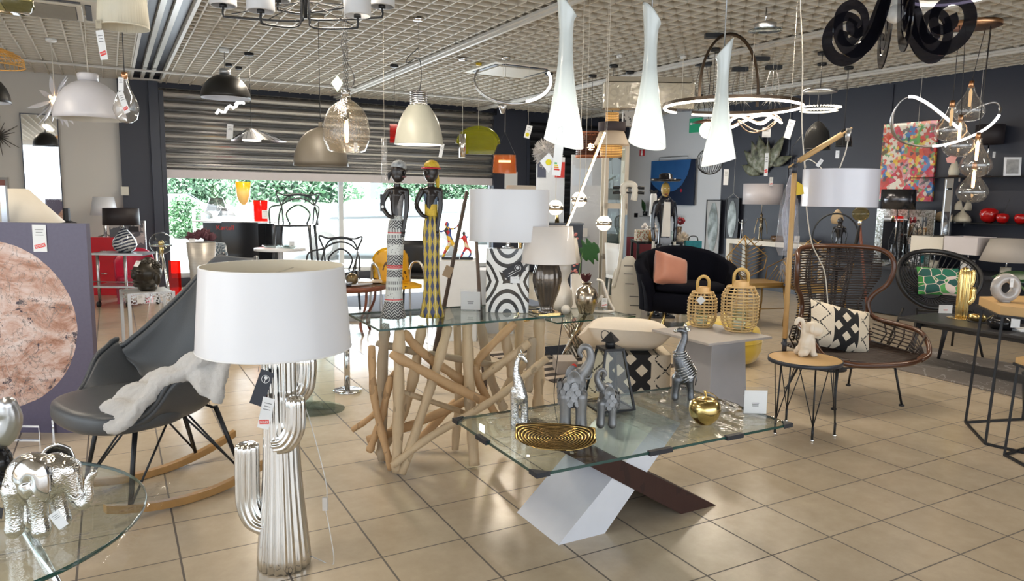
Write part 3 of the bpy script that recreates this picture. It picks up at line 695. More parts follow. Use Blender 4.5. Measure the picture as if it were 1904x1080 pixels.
def zig_mat():
    t = NT('yellow_zigzag_dress'); p = t.co(); x = t.xyz(p); z = x[2]
    ang = t.math('MULTIPLY', t.math('ARCTAN2', x[1], x[0]), 8/(2*pi))
    fx = t.math('ABSOLUTE', t.math('SUBTRACT', t.math('FRACT', t.math('ADD', ang, .25)), .5))     # 0..0.5 across a gore
    tz = t.math('PINGPONG', t.math('MULTIPLY', z, 15), .5)
    d = t.math('SUBTRACT', t.math('MULTIPLY', tz, .62), fx)
    c = t.mix(t.math('GREATER_THAN', d, -.03), (.62, .44, .03), (.035, .045, .11))
    c = t.mix(t.math('LESS_THAN', t.math('FRACT', t.math('MULTIPLY', d, 9)), .3), c, t.mix(t.math('GREATER_THAN', d, -.03), (.10, .09, .04), (.035, .045, .11)))
    c = t.mix(t.math('GREATER_THAN', fx, .44), c, (.66, .50, .05)); c = t.mix(t.math('GREATER_THAN', fx, .482), c, (.66, .66, .62))
    return t.pbr(c, .42, 0, t.bump(c, .15, .002))
SKIN = M('dark_carved_skin', (.018, .013, .012), .28)
def head(m, c, s, tilt=0):
    m.sph(c, (s*.42, s*.48, s*.60), 16)
    m.sph((c[0], c[1]-s*.1, c[2]-s*.28), (s*.3, s*.36, s*.34), 12)
def face(parent, c, s, yaw, mat):
    m = MB(); R3 = Matrix.Rotation(yaw, 3, 'Z'); cc = Vector(c)
    m.sph(cc+R3@Vector((0, -s*.50, -s*.04)), (s*.07, s*.11, s*.15), 8)      # nose
    m.build('nose', mat, parent)
    for x in (-.17, .17):
        MB().sph(cc+R3@Vector((x*s, -s*.43, s*.06)), (s*.09, s*.05, s*.045), 8).build('eye', M('figure_eye', (.10, .08, .07), .3), parent)
    MB().sph(cc+R3@Vector((0, -s*.44, -s*.27)), (s*.14, s*.06, s*.05), 8).build('mouth', M('figure_lips', (.10, .03, .03), .35), parent)
def make_lady(label, base, top, side, dress, scarf, wrap2, twist):
    r, H, Y = lady(label, base[0], base[1], top[0], top[1], None, 0); hd = H/8.6; lx = (top[0]-base[0])*mpp(Y)
    # one continuous body
    def cx(z): return lx*(z/H)**1.0
    m = MB(); zs_ = [0, .005, .04, .10, .18, .30, .42, .52, .60, .66]; rr = [.060, .066, .060, .049, .043, .040, .041, .045, .040, .030]
    zw = H*.66
    pf = [(0, 0)]+[(q*H/.8, min(z/.66, 1)*zw) for z, q in zip(zs_, rr)]+[(0, zw+.005)]
    for z in (0,): pass
    L = len(pf); n = 40; vs_ = []
    for q, z in pf:
        for k in range(n):
            a = 2*pi*k/n; vs_.append((cx(z)+q*cos(a), q*.8*sin(a), z))
    m.add(vs_, [(i*n+k, i*n+(k+1) % n, (i+1)*n+(k+1) % n, (i+1)*n+k) for i in range(L-1) for k in range(n)])
    m.build('dress', dress, r)
    m = MB(); X = cx
    limb(m, [(X(zw), 0, zw-.02), (X(zw)+.004*side, 0, zw+.05), (X(zw)+.002, 0, zw+.105)], [.024, .027, .036]); m.sph((X(H*.82), 0, H*.815), (.050, .029, .024), 14)
    limb(m, [(X(H*.84), 0, H*.83), (X(H*.87), -.004, H*.875), (X(H*.9), -.006, H*.9)], [.019, .0155, .0155])
    hc = (lx+.002, -.006, H*.935); head(m, hc, hd)
    for s in (-1, 1):
        sx = X(H*.82)+s*.046
        if s == side: limb(m, [(sx, 0, H*.815), (sx+s*.028, -.012, H*.73), (sx-s*.002, -.034, H*.665), (sx-s*.03, -.04, H*.65)], [.016, .013, .011, .009])
        else: limb(m, [(sx, 0, H*.815), (sx+s*.004, -.008, H*.72), (sx-s*.006, -.016, H*.62), (sx-s*.012, -.022, H*.56)], [.016, .013, .0105, .009])
    for k in range(4):
        a = (k-1.5)*.006; limb(m, [(X(H*.82)-side*.046+side*.012+a, -.022, H*.56), (X(H*.82)-side*.046+side*.014+a, -.024, H*.53-.003*(k % 2))], [.003, .0025], 6, 2)
    body('torso_and_head', m, SKIN, r, .0035, 3)
    face(r, hc, hd, twist, SKIN)
    # bodice
    m = MB(); m.lathe([(.028, zw-.01), (.030, zw+.03), (.034, zw+.07), (.0405, zw+.10), (.037, H*.80), (.022, H*.822)], 32, (X(H*.74), 0, 0), 1, .74)
    m.build('bodice', wrap2, r)
    m = MB(); m.sph((hc[0]-.002*side, hc[1]+.006, hc[2]+hd*.28), (hd*.43, hd*.50, hd*.36), 16); m.sph((hc[0], hc[1]+hd*.34, hc[2]-hd*.05), (hd*.36, hd*.3, hd*.42), 12)
    m.build('headscarf', scarf, r)
    MB().tube([(hc[0]-.0+.022*cos(a), -.004+.02*sin(a), H*.868+.003*sin(a)) for a in [2*pi*k/20 for k in range(20)]], .0022, 6, True).build('necklace', M('pale_beads', (.6, .55, .45), .4), r)
    return r, H, lx, hd, hc
SC1 = M('white_scarf', (.33, .35, .36), .6, var=.9, vs=70); BD1 = M('grey_wrap', (.20, .19, .19), .5, var=.8, vs=60)
r1, H1, lx1, hd1, hc1 = make_lady('tall dark carved lady in a white and black banded dress on the glass console', (731, 591), (742, 300), -1, bands_mat(), SC1, BD1, .9)
t_ = MB().box((0, 0, 0), (.024, .085, .001)).build('brand_tag', INK, r1, loc=(lx1-.075, -.03, H1*.74), rot=(pi/2, 0, 0)); MB().disc((0, -.02, .0007), .007, .0006, 14).build('tree_logo', PAPER, t_)
string(r1, (lx1-.075, -.03, H1*.79), (lx1-.02, -.02, H1*.87))
m = MB(); limb(m, [(hc1[0]-.02, 0, hc1[2]+.0), (hc1[0]-.045, .0, hc1[2]-.01), (hc1[0]-.05, 0, hc1[2]-.045)], [.007, .011, .003], 8)
m.build('hair_tail', INK, r1)
SC2 = M('mustard_scarf', (.60, .40, .03), .55, var=.5, vs=80)
r2, H2, lx2, hd2, hc2 = make_lady('tall dark carved lady in a yellow and blue zigzag dress on the glass console', (803, 589), (801, 300), -1, zig_mat(), SC2, M('blue_bodice', (.10, .14, .2), .5, var=1, vs=70), -.25)
MB().lathe([(.0335, H2*.655), (.0335, H2*.73)], 30, (lx2*.7, 0, 0), 1, .76).build('waist_band', SC2, r2)
MB().tube([(hc2[0]+.024, .005, hc2[2]+.01), (hc2[0]+.03, .006, hc2[2]-.04), (hc2[0]+.036, .006, hc2[2]-.1)], [.009, .012, .004], 8).build('scarf_tail', SC2, r2)
MB().tube([(hc2[0]+hd2*.5*cos(a), hc2[1]+hd2*.55*sin(a), hc2[2]+hd2*.18) for a in [2*pi*k/20 for k in range(20)]], .004, 6, True).build('scarf_band', M('crimson_cloth', (.5, .02, .03), .5), r2)

# ---- zebra lamp
def arcs_mat():
    t = NT('black_white_arc_pattern'); p = t.co(); x = t.xyz(p); ds = []
    for kk, (cx_, cz_) in enumerate(((.0, -.02), (0, .40), (-.155, .175), (.155, .175))):
        dx = t.math('SUBTRACT', x[0], cx_); dz = t.math('SUBTRACT', x[2], cz_)
        if kk > 1: ds.append(t.math('ADD', t.math('MULTIPLY', t.math('SQRT', t.math('ADD', t.math('MULTIPLY', dx, dx), t.math('MULTIPLY', t.math('MULTIPLY', dz, dz), .5))), .6), t.math('ADD', t.math('MULTIPLY', t.math('ABSOLUTE', dx), .4), t.math('MULTIPLY', t.math('ABSOLUTE', dz), .30)))); continue
        ds.append(t.math('SQRT', t.math('ADD', t.math('MULTIPLY', dx, dx), t.math('MULTIPLY', t.math('MULTIPLY', dz, dz), .5))))
    a = t.math('MINIMUM', t.math('MINIMUM', ds[0], ds[1]), t.math('MINIMUM', ds[2], ds[3]))
    s = t.math('GREATER_THAN', t.math('SINE', t.math('MULTIPLY', t.math('ADD', a, t.math('MULTIPLY', t.noise(9, p), .01)), 2*pi/.038)), -.25)
    return t.pbr(t.mix(s, (.008, .008, .009), (.80, .80, .78)), .12, coat=.3)
b = G(943, 580, CZ); r = thing('table_lamp', 'table lamp with a flat black base painted with white arcs and an oval white shade', 'lamp', b, RZ)
MB().rbox((0, 0, .178), (.237, .075, .352), .012).build('lamp_base', arcs_mat(), r, bev=.004)
MB().cyl((0, 0, .354), (0, 0, .42), .012).cyl((0, 0, .354), (0, 0, .364), .03).build('lamp_neck', CHROME, r)
z0, z1 = at(943, 448, 4.0).z-CZ, at(943, 352, 4.0).z-CZ
sh = MB().lathe([(.217, z0), (.2175, z0+.003), (.2165, z1-.003), (.216, z1)], 64, (.003, 0, 0), 1, .62).build('lamp_shade', SHADEW, r, sol=.003)
MB().tube([(-.2, 0, z1-.02), (.2, 0, z1-.02)], .002, 6).build('shade_carrier', CHROME, sh)
t_ = MB().box((0, 0, 0), (.115, .062, .0012)).build('brand_tag', INK, r, loc=(.035, -.041, .235), rot=(pi/2, -.55, 0))
MB().lathe([(.016, 0), (.018, 0), (.018, .0008), (.016, .0008), (.016, 0)], 24, (.025, .002, .0008)).disc((.025, .004, .0008), .009, .0008, 16).build('tree_logo', PAPER, t_)
MB().box((-.02, -.012, .0009), (.05, .003, .0005)).box((-.02, 0, .0009), (.035, .003, .0005)).build('print_lines', PAPER, t_)
price_tag(r, (.04, -.043, .185), .05, .035, (pi/2, 0, 0), None, False, lines=2)
MB().tube(spline([(.09, .05, .008), (.2, .03, .008), (.24, -.06, .008), (.16, -.1, .008), (.12, -.02, .008)], 6), .003, 6).build('cable', BCORD, r)
card_holder('clear stand with a white price card beside the arc patterned lamp base', G(875, 577, CZ)+Vector((0, 0, 0)), .115, .12)
# ---- bronze ribbed lamp
b = G(1016, 582, CZ); r = thing('table_lamp', 'table lamp with a dark bronze ribbed vase base and white drum shade', 'lamp', b, RZ)
m_ = mpp(3.97)
m = MB().lathe([(0, 0), (.045, 0), (.05, .006), (.035, .02), (.04, .05), (.065, .12), (.078, .18), (.076, .225), (.058, .28), (.04, .33), (.044, .345), (.0, .345)], 96, fn=lambda a, z: 1+.06*abs(cos(5*a))-.03)
m.build('lamp_base', M('bronze_glaze', (.16, .135, .115), .10, .7, var=.25, vs=5), r)
MB().rbox((.0, 0, .004), (.13, .13, .010), .01, .3).build('foot_plate', GOLD, r)
z0, z1 = at(1016, 488, 3.97).z-CZ, at(1016, 420, 3.97).z-CZ
MB().cyl((0, 0, .34), (0, 0, z0+.02), .009).build('lamp_neck', CHROME, r)
MB().lathe([(.15, z0), (.15, z0+.003), (.128, z1)], 56, (.006, 0, 0)).build('lamp_shade', M('warm_white_shade', (.78, .72, .67), .5, coat=.2), r, sol=.003)
MB().tube(spline([(.05, 0, .004), (.09, .02, -.01), (.08, .1, -.2), (.06, .12, -.5), (.1, .14, -.72), (.14, .14, -.735)], 6), .0025, 6).build('cable', BCORD, r)

# ================================================================ glass coffee table
TU0, TU1, TV0, TV1, TZ = 1.248, 2.522, 2.062, 2.768, .43
r = thing('glass_coffee_table', 'low glass coffee table on crossed white and dark wood slanted slabs', 'table', (0, 0, 0))
slab_glass(r, TU0, TU1, TV0, TV1, TZ, .010)
def slab_leg(name, f0, f1, g0, g1, mat, k=0):
    pts = [(f0, 0, 0), (f1, 0, 0), (g1, 0, TZ-.012), (g0, 0, TZ-.012)]
    MB().prism(pts, (0, 2.31-k, 0), (0, .34+k*2, 0)).build(name, mat, r, bev=.002)
slab_leg('white_slab_leg', 1.502, 1.731, 1.966, 2.12, M('white_gloss_leg', (.72, .74, .80), .30))
slab_leg('wooden_slab_leg', 2.143, 2.35, 1.46, 1.60, wood('dark_red_wood', (.024, .007, .004), (.042, .013, .007), 4), .004)
CL = M('black_rubber_clip', (.02, .022, .03), .55)
m_c = [((TU0+.0, TV0), (.12, .03)), ((TU1, TV0), (.09, .03)), ((TU0, TV1), (.06, .03)), ((TU1, TV1), (.09, .03)), (((TU0+TU1)/2-.09, TV0), (.11, .02)), ((TU1-.34, TV0), (.09, .02)), ((TU0, (TV0+TV1)/2+.07), (.02, .09)), ((TU1, (TV0+TV1)/2), (.02, .09))]
for i, ((a, b_), (sx, sy)) in enumerate(m_c):
    if i < 4:
        dx = 1 if a == TU0 else -1; dy = 1 if b_ == TV0 else -1; k = .055
        MB().prism([(0, 0, 0), (dx*k, 0, 0), (0, dy*k, 0)] if dx*dy > 0 else [(0, 0, 0), (0, dy*k, 0), (dx*k, 0, 0)], (a-dx*.004, b_-dy*.004, TZ-.015), (0, 0, .018)).build('corner_clip', CL, r)
    else: MB().box((a, b_, TZ-.006), (sx, sy, .018)).build('edge_clip', CL, r)
# crumpled wrapping film lying on the glass
m = MB(); rd = random.Random(8)
def film(u, v):
    x = lerp(1.86, 2.50, u); y = lerp(2.08, 2.72, v)
    return V(x, y, TZ+.003+.006*abs(sin(7*u+3*v+sin(9*v)))**.5*abs(sin(5*v-4*u+1.5*sin(6*u)))+.003*abs(sin(23*u-11*v+3*sin(4*v))))
m.surf(film, 60, 44); tag(m.build('crumpled_film', thin_glass('crumpled_film', (.97, .97, .97), 1.7, .06, bump=1, bs=10)), 'crumpled clear plastic film spread over the right of the coffee table glass', 'plastic wrap')
m = MB(); m.surf(lambda u, v: V(1.34+.50*u, 2.48+.26*v, TZ+.003+.007*abs(sin(6*u+4*v+2*sin(7*v)))), 36, 24)
tag(m.build('crumpled_film', thin_glass('crumpled_film')), 'smaller crumpled clear film under the grey elephants on the coffee table', 'plastic wrap')

# ---- gold leaf dish
b = G(1032, 826, TZ); r = thing('leaf_dish', 'oblong gold dish with ribbed rings at the front of the glass coffee table', 'dish', b, RZ-.05)
t = NT('ribbed_gold'); p = t.co(scale=(1, 2.0, 1)); w_ = t.wave(30, p, typ='RINGS')
x = t.xyz(t.co()); dd = t.math('SQRT', t.math('ADD', t.math('MULTIPLY', x[0], x[0]), t.math('MULTIPLY', t.math('MULTIPLY', x[1], 1.5), t.math('MULTIPLY', x[1], 1.5))))
ww = t.math('SINE', t.math('MULTIPLY', dd, 500)); RG = t.pbr(t.mix(t.math('GREATER_THAN', ww, -.1), (.10, .055, .012), (.82, .58, .22)), .2, 1, t.bump(ww, .7, .003))
def dish(u, v):
    s = 2*u-1; q = 2*v-1; wy = .105*(1-.70*abs(s)**2.6); e = max(abs(s)**3, abs(q)**3)
    return V(.155*s, wy*q-.01*s, .024+.008*e+.014*abs(s)**3+.018*q)
MB().surf(dish, 48, 24).build('dish_body', RG, r, sol=.003)
for x_ in (-.08, .08): MB().cyl((x_, 0, 0), (x_, 0, .016), .008).build('foot', GOLD, r)

# ---- elephants with raised trunks
def scale_mat(name, a, sc_, rough=.42, met=.55):
    t = NT(name); return t.pbr(t.mix(t.noise(30), tuple(q*.75 for q in a), a), rough, met, t.bump(t.noise(70), .25, .002))
GE = scale_mat('matt_pewter', (.27, .275, .285), 60)
def up_elephant(label, px, py, H, name='elephant_figurine', flip=1, petals=True, zk=1.):
    b = G(px, py, TZ); r = thing(name, label, 'figurine', b, RZ); s = H/.27
    m = MB(); S = lambda a, b_, c_: (a*s, b_*s, c_*s*zk)
    m.sph(S(-.012*flip, 0, .120), S(.050, .046, .050), 18); m.sph(S(.012*flip, -.0, .155), S(.036, .036, .040), 16)
    for x, y in ((-.036, -.022), (.026, -.022), (-.030, .024), (.032, .024)):
        limb(m, [S(x, y, .11), S(x*1.02, y, .05), S(x*1.05, y, .012)], [.026*s, .0215*s, .025*s])
    limb(m, [S(.012*flip, 0, .165), S(.042*flip, -.004, .19), S(.062*flip, -.006, .225), S(.052*flip, -.008, .258), S(.028*flip, -.008, .262), S(.016*flip, -.008, .245), S(.026*flip, -.008, .232)], [q*s for q in (.032, .024, .018, .015, .0125, .0105, .008)])
    body('elephant_body', m, GE, r, .0035*max(.8, s), 4)
    for sd in (-1, 1):
        m = MB(); m.surf(lambda u, v: V(*S(flip*(-.006+.030*v*cos(2*pi*u)), sd*(.034+.010*v), .172+.034*v*sin(2*pi*u)-.01*v)), 24, 5, True); m.build('ear', GE, r, sol=.004*s, sub=1)
    if petals:
        m = MB(); rdd = random.Random(4); n = 0
        for row in range(4):
            for k in range(11):
                a = 2*pi*(k+.5*(row % 2))/11; z = .095+.017*row; rr = .049+.004*sin((z-.12)*30)
                c = Vector(S((rr+.003)*cos(a)-.012*flip, (rr-.003)*sin(a), z)); ax = Vector((cos(a), sin(a), .1)).normalized(); x_, y_ = frame(ax); y_ = y_*zk
                m.prism([c+(x_*cos(q)+y_*sin(q))*.0145*s for q in [2*pi*j/6+.3 for j in range(6)]], (0, 0, 0), ax*.0035*s)
        m.build('scale_collar', M('pale_pewter_scales', (.25, .255, .265), .42, .6, bump=.6, bs=90), r)
    for sd in (-1, 1): MB().tube(spline([S(.034*flip, sd*.016, .168), S(.058*flip, sd*.02, .168), S(.068*flip, sd*.018, .186)], 4), [q*s for q in [.005]*3+[.004]*3+[.003]*2+[.001]], 8).build('tusk', GE, r)
    MB().tube([S(-.058*flip, 0, .135), S(-.066*flip, 0, .11), S(-.060*flip, 0, .085)], .0035*s, 6).build('tail', GE, r)
    return r
rA = up_elephant('larger grey elephant raising its trunk, middle of the glass coffee table', 1066, 800, .275, zk=1.32)
rB = up_elephant('smaller grey elephant raising its trunk, beside the black lantern', 1128, 791, .205, flip=-1, zk=1.2)
price_tag(rA, (.004, -.075, .0015), .035, .025, (0, 0, .2), None, False, lines=1)
# ---- giraffes
def mosaic(name, a, b_, sc_):
    t = NT(name); e = t.vor(sc_, feature='DISTANCE_TO_EDGE'); k = t.math('LESS_THAN', e, .09)
    return t.pbr(t.mix(k, a, b_), .2, .85, t.bump(e, .6, .003))
b = G(964, 792, TZ); r = thing('giraffe_figurine', 'small silver giraffe with a cell pattern bending its neck, left on the coffee table', 'figurine', b, RZ); r.scale = (1.12, 1.12, 1.24)
m = MB(); GM = mosaic('silver_mosaic', (.55, .55, .55), (.80, .78, .74), 85)
limb(m, [(-.014, 0, .0), (-.016, 0, .07), (-.014, 0, .12)], [.017, .016, .02]); limb(m, [(.022, 0, .0), (.022, 0, .06), (.012, 0, .11)], [.017, .014, .02])
limb(m, [(.008, 0, .10), (-.002, 0, .145), (-.012, 0, .18)], [.026, .021, .014]); limb(m, [(-.012, 0, .17), (-.011, 0, .205), (-.002, 0, .235), (.012, 0, .238)], [.014, .0105, .009, .009]); limb(m, [(.010, 0, .24), (.026, -.003, .222)], [.0105, .006])
body('giraffe_body', m, GM, r, .003, 3)
for s in (-1, 1): MB().cyl((.008, s*.005, .245), (.005, s*.007, .262), .0022, .0028, 6).build('horn', CHROME, r); MB().sph((.0, s*.013, .242), (.006, .003, .007), 8).build('ear', CHROME, r)
b = G(1266, 742, TZ); r = thing('giraffe_figurine', 'tall dark silver giraffe with a ringed body on the far edge of the coffee table', 'figurine', b, RZ)
m = MB(); t = NT('pewter_speckled'); PW = t.pbr(t.mix(t.noise(60), (.10, .105, .115), (.24, .25, .27)), .32, .85, t.bump(t.vor(240), .4, .002))
for x, y in ((-.032, -.018), (-.026, .02), (.040, -.018), (.046, .02)): limb(m, [(x*.8, y, .10), (x, y, .05), (x*1.05, y, .012)], [.024, .016, .018])
m.sph((.012, 0, .115), (.052, .036, .045), 16); limb(m, [(.022, 0, .12), (-.012, 0, .19), (-.012, 0, .24), (.004, 0, .29), (.002, 0, .325)], [.042, .036, .022, .017, .015]); limb(m, [(.002, 0, .33), (-.018, -.004, .338), (-.034, -.006, .333)], [.017, .013, .009])
body('giraffe_body', m, PW, r, .004, 4)
m = MB()
for k in range(12):
    q = k/11; rr = lerp(.050, .027, q**1.2)*(.86 if k == 0 else 1); C_ = Vector((lerp(.030, -.016, q**.8), 0, lerp(.108, .232, q))); ax_ = Vector((lerp(-.8, -.15, q), 0, 1)).normalized(); xx = ax_.cross(Vector((0, 1, 0))).normalized()
    ring = [C_+xx*((rr+.003)*cos(a))+Vector((0, (rr*.80+.003)*sin(a), 0)) for a in [2*pi*j/28 for j in range(28)]]
    m.tube(ring, .0042, 6, True)
m.build('rib_rings', M('bright_pewter', (.42, .43, .44), .18, 1), r)
for s in (-1, 1): MB().cyl((.004, s*.008, .345), (.008, s*.010, .368), .003, .004, 8).build('horn', CHROME, r); MB().sph((.016, s*.022, .34), (.012, .008, .006), 8).build('ear', CHROME, r)
MB().sph((-.042, -.006, .333), (.012, .011, .009), 10).build('muzzle', CHROME, r)
MB().box((.028, -.047, .12), (.022, .001, .010)).build('price_sticker', PAPER, r)
MB().tube([(.062, 0, .13), (.07, 0, .1), (.066, 0, .07)], .003, 6).build('tail', PW, r)
# ---- gold apple
b = G(1309, 789, TZ); r = thing('apple_ornament', 'shiny gold apple ornament on the glass coffee table', 'ornament', b, RZ)
MB().lathe([(0, .006), (.018, .0), (.034, .006), (.058, .034), (.068, .066), (.064, .094), (.046, .112), (.024, .114), (.008, .104), (0, .098)], 40).build('apple', M('gold_leaf', (.74, .57, .24), .18, 1, var=.15, vs=9, bump=.12, bs=30), r)
MB().tube(spline([(0, 0, .1), (.003, 0, .125), (-.004, 0, .148)], 4), [.0045]*6+[.006]*3, 8).build('stem', GOLD, r)
MB().surf(lambda u, v: V(.006+.048*u, (v-.5)*.03*sin(pi*u), .138-.024*u*u+.004*abs(v-.5)), 10, 6).build('leaf', GOLD, r, sol=.002)
card_holder('white price card in a clear stand at the right of the glass coffee table', G(1403, 770, TZ), .108, .125)
# ---- lantern
b = G(1131, 757, TZ); r = thing('lantern', 'black metal pyramid lantern with glass sides on the glass coffee table', 'lantern', b, RZ+.32)
LH = .275
def fr(z, k=0): q = lerp(.088, .046, z/LH); return q
m = MB()
for sx, sy in ((-1, -1), (1, -1), (1, 1), (-1, 1)): m.tube([(sx*.088, sy*.088, .004), (sx*.044, sy*.044, LH)], .0065, 4)
for z in (.008, LH):
    q = fr(z)
    for (a, b_) in (((-1, -1), (1, -1)), ((1, -1), (1, 1)), ((1, 1), (-1, 1)), ((-1, 1), (-1, -1))): m.tube([(a[0]*q, a[1]*q, z), (b_[0]*q, b_[1]*q, z)], .006, 4)
m.build('frame', BLACKM, r)
m = MB()
for k in range(4):
    R4 = Matrix.Rotation(pi/2*k, 3, 'Z'); m.add([R4@Vector(q) for q in ((-.08, -.085, .012), (.08, -.085, .012), (.042, -.043, LH-.006), (-.042, -.043, LH-.006))], [(0, 1, 2, 3)], False)
m.build('glass_panes', GLASS, r)
MB().box((0, 0, LH+.004), (.096, .096, .006)).build('top_plate', BLACKM, r); MB().box((0, 0, .004), (.17, .17, .006)).build('base_plate', BLACKM, r)
MB().cyl((0, 0, LH+.006), (0, 0, LH+.036), .022, n=20).build('chimney', BLACKM, r)
MB().lathe([(0, LH+.078), (.006, LH+.074), (.045, LH+.036), (.047, LH+.034), (0, LH+.038)], 4, flat=True).build('roof', BLACKM, r)
MB().tube(arc((0, 0), .03, 0, 2*pi, 20), .0022, 6).build('ring_handle', BLACKM, r, loc=(-.02, 0, LH+.055), rot=(.9, .5, 0))
# ================================================================ right of the centre
BAMB = M('bamboo_veneer', (.55, .35, .15), .5, var=.12, vs=5)
RATT = M('pale_rattan', (.66, .47, .22), .5, var=.18, vs=30)
DRAT = M('dark_rattan', (.030, .017, .012), .42, var=.4, vs=30)
BRAT = M('brown_rattan_pole', (.075, .026, .010), .3, var=.3, vs=12, coat=.3)
# hairpin side table
c = G(1497, 666, .45); c.z = 0
r = thing('side_table', 'round bamboo side table with a dark rim and thin hairpin legs', 'table', c, RZ)
MB().disc((0, 0, .437), .206, .013, 64).build('table_top', BAMB, r)
MB().lathe([(.206, .428), (.2105, .428), (.2105, .4515), (.206, .4515)], 64).build('rim', DARK, r)
for a in (radians(-92), radians(-28), radians(200), radians(95)):
    px_, py_ = .185*cos(a), .185*sin(a); m = MB()
    tx_, ty_ = -sin(a)*.085, cos(a)*.085
    m.tube([(px_*1.02, py_*1.02, .03), (px_*.93, py_*.93, .43)], .005, 6)
    for s in (-1, 1): m.tube([(px_*1.02, py_*1.02, .085), (px_*.8+s*tx_, py_*.8+s*ty_, .43)], .003, 6)
    m.tube([(px_*1.02, py_*1.02, .012), (px_*1.02, py_*1.02, .085)], .0075, 8)
    o = m.build('hairpin_leg', MATB, r); MB().disc((px_*1.02, py_*1.02, 0), .012, .012, 14).build('foot', CHROME, o)
# dog statue
b = G(1500, 661, .45); r = thing('dog_statue', 'small cream stone sitting dog with a smooth face and curled tail', 'statue', b+V(0, 0, .0), RZ)
m = MB()
limb(m, [(-.015, 0, .05), (-.005, 0, .10), (.012, 0, .135)], [.042, .040, .034]); m.sph((.026, 0, .165), (.055, .045, .046), 18); m.sph((.055, -.004, .158), (.034, .036, .036), 14)
for s in (-1, 1):
    limb(m, [(.018, s*.024, .10), (.024, s*.026, .05), (.028, s*.028, .016)], [.017, .016, .018]); limb(m, [(-.03, s*.036, .03), (-.048, s*.034, .018)], [.028, .020]); m.sph((.036, s*.028, .012), (.02, .015, .012), 10)
limb(m, [(-.028, 0, .11), (-.03, 0, .17), (-.042, 0, .215), (-.066, 0, .222), (-.078, 0, .195)], [.018, .014, .014, .013, .0115])
t = NT('veined_cream_stone'); body('dog_body', m, t.pbr(t.mix(t.wave(5, t.co(), 'Z', 8), (.76, .65, .51), (.82, .73, .61)), .4), r, .0035, 3)
for s in (-1, 1): MB().sph((.004, s*.044, .172), (.017, .010, .030), 10).build('ear', MC.get('x') or t.m, r)
# bamboo crane lamp with drum shade
b = G(1458, 652, .4515); Yb = b.dot(FW); r = thing('crane_lamp', 'bamboo pole lamp with a tilted arm and white drum shade, on the hairpin side table', 'lamp', b, RZ)
def loc_(px, py, Y, o=b): q = at(px, py, Y)-o; return Vector((q.dot(RT), q.dot(FW), q.z))
top = loc_(1478, 306, Yb+.02)
MB().cyl((0, 0, 0), top*.07, .014, n=18).build('pole_foot', DARK, r); MB().cyl(top*.07, top*.965, .0155, n=20).build('pole', BAMB, r); MB().cyl(top*.955, top, .017, n=18).build('pole_cap', DARK, r)
a1, a2 = loc_(1466, 311, Yb+.02), loc_(1584, 238, Yb+.02)
MB().tube([a1, a2], .006, 8).tube([lerp(a1, a2, .17), lerp(a1, a2, .84)], .0165, 16).build('arm', BAMB, r)
MB().cyl(top+V(0, 0, -.01), top+V(0, 0, .03), .01).build('joint', DARK, r)
c0 = loc_(1578, 245, Yb+.02); MB().cyl(c0+V(0, 0, .02), c0+V(-.003, 0, -.055), .016, .013, 18).build('socket', SILVER, r)
s0 = loc_(1561, 316, Yb+.02); MB().tube(spline([c0+V(0, 0, -.05), c0+V(-.01, 0, -.12), s0+V(0, 0, .01)], 5), .004, 8).build('cable', WCORD, r)
sc_ = loc_(1562, 350, Yb+.02); rr = 65.5*mpp(Yb); hh = 68*mpp(Yb)
sh = MB().lathe([(rr, -hh/2), (rr, -hh/2+.003), (rr, hh/2-.003), (rr, hh/2)], 64, sc_).build('lamp_shade', M('wrapped_lilac_white_shade', (.70, .70, .78), .3, var=.03, coat=.6), r, sol=.003)
m = MB(); 
for k in range(3): a = 2*pi*k/3; m.tube([sc_+V(0, 0, hh/2-.02), sc_+V(rr*cos(a), rr*sin(a), hh/2-.02)], .002, 6)
m.build('shade_carrier', CHROME, sh); MB().sph(sc_+V(0, 0, 0), .035, 14).build('bulb', M('opal_bulb', (.8, .8, .78), .3), r)
MB().tube(spline([loc_(1498, 312, Yb+.2), loc_(1497, 300, Yb+.2), loc_(1506, 297, Yb+.2), loc_(1520, 306, Yb+.16), loc_(1530, 316, Yb+.1)], 5), .003, 6).build('spare_cable', WCORD, r)
price_tag(r, loc_(1524, 303, Yb-.05), .022, .05, (pi/2, .6, 0), None, False)
price_tag(r, loc_(1557, 287, Yb-.05), .022, .045, (pi/2, 0, 0), None, False)
MB().prism([V(0, 0, 0), V(.035, 0, -.02), V(.048, 0, -.075), V(.0, 0, -.085)], loc_(1482, 337, Yb-.01), (0, .001, 0)).build('yellow_tag', M('yellow_card', (.75, .52, .03), .6), r)
# long pale cable running from the ceiling past the crane lamp
P = [at(1488, 0, 4.9), at(1492, 110, 4.9), at(1491, 230, 4.9), at(1497, 320, 4.9), at(1500, 390, 4.95), at(1509, 450, 5), at(1523, 482, 5.05), at(1534, 510, 5.1), at(1540, 575, 5.1)]
o = MB().tube(spline([P[0]+V(0, 0, .25)]+P, 5), .0042, 6).build('hanging_cable', WCORD); tag(o, 'long pale cable hanging from the ceiling down past the bamboo crane lamp', 'cable')
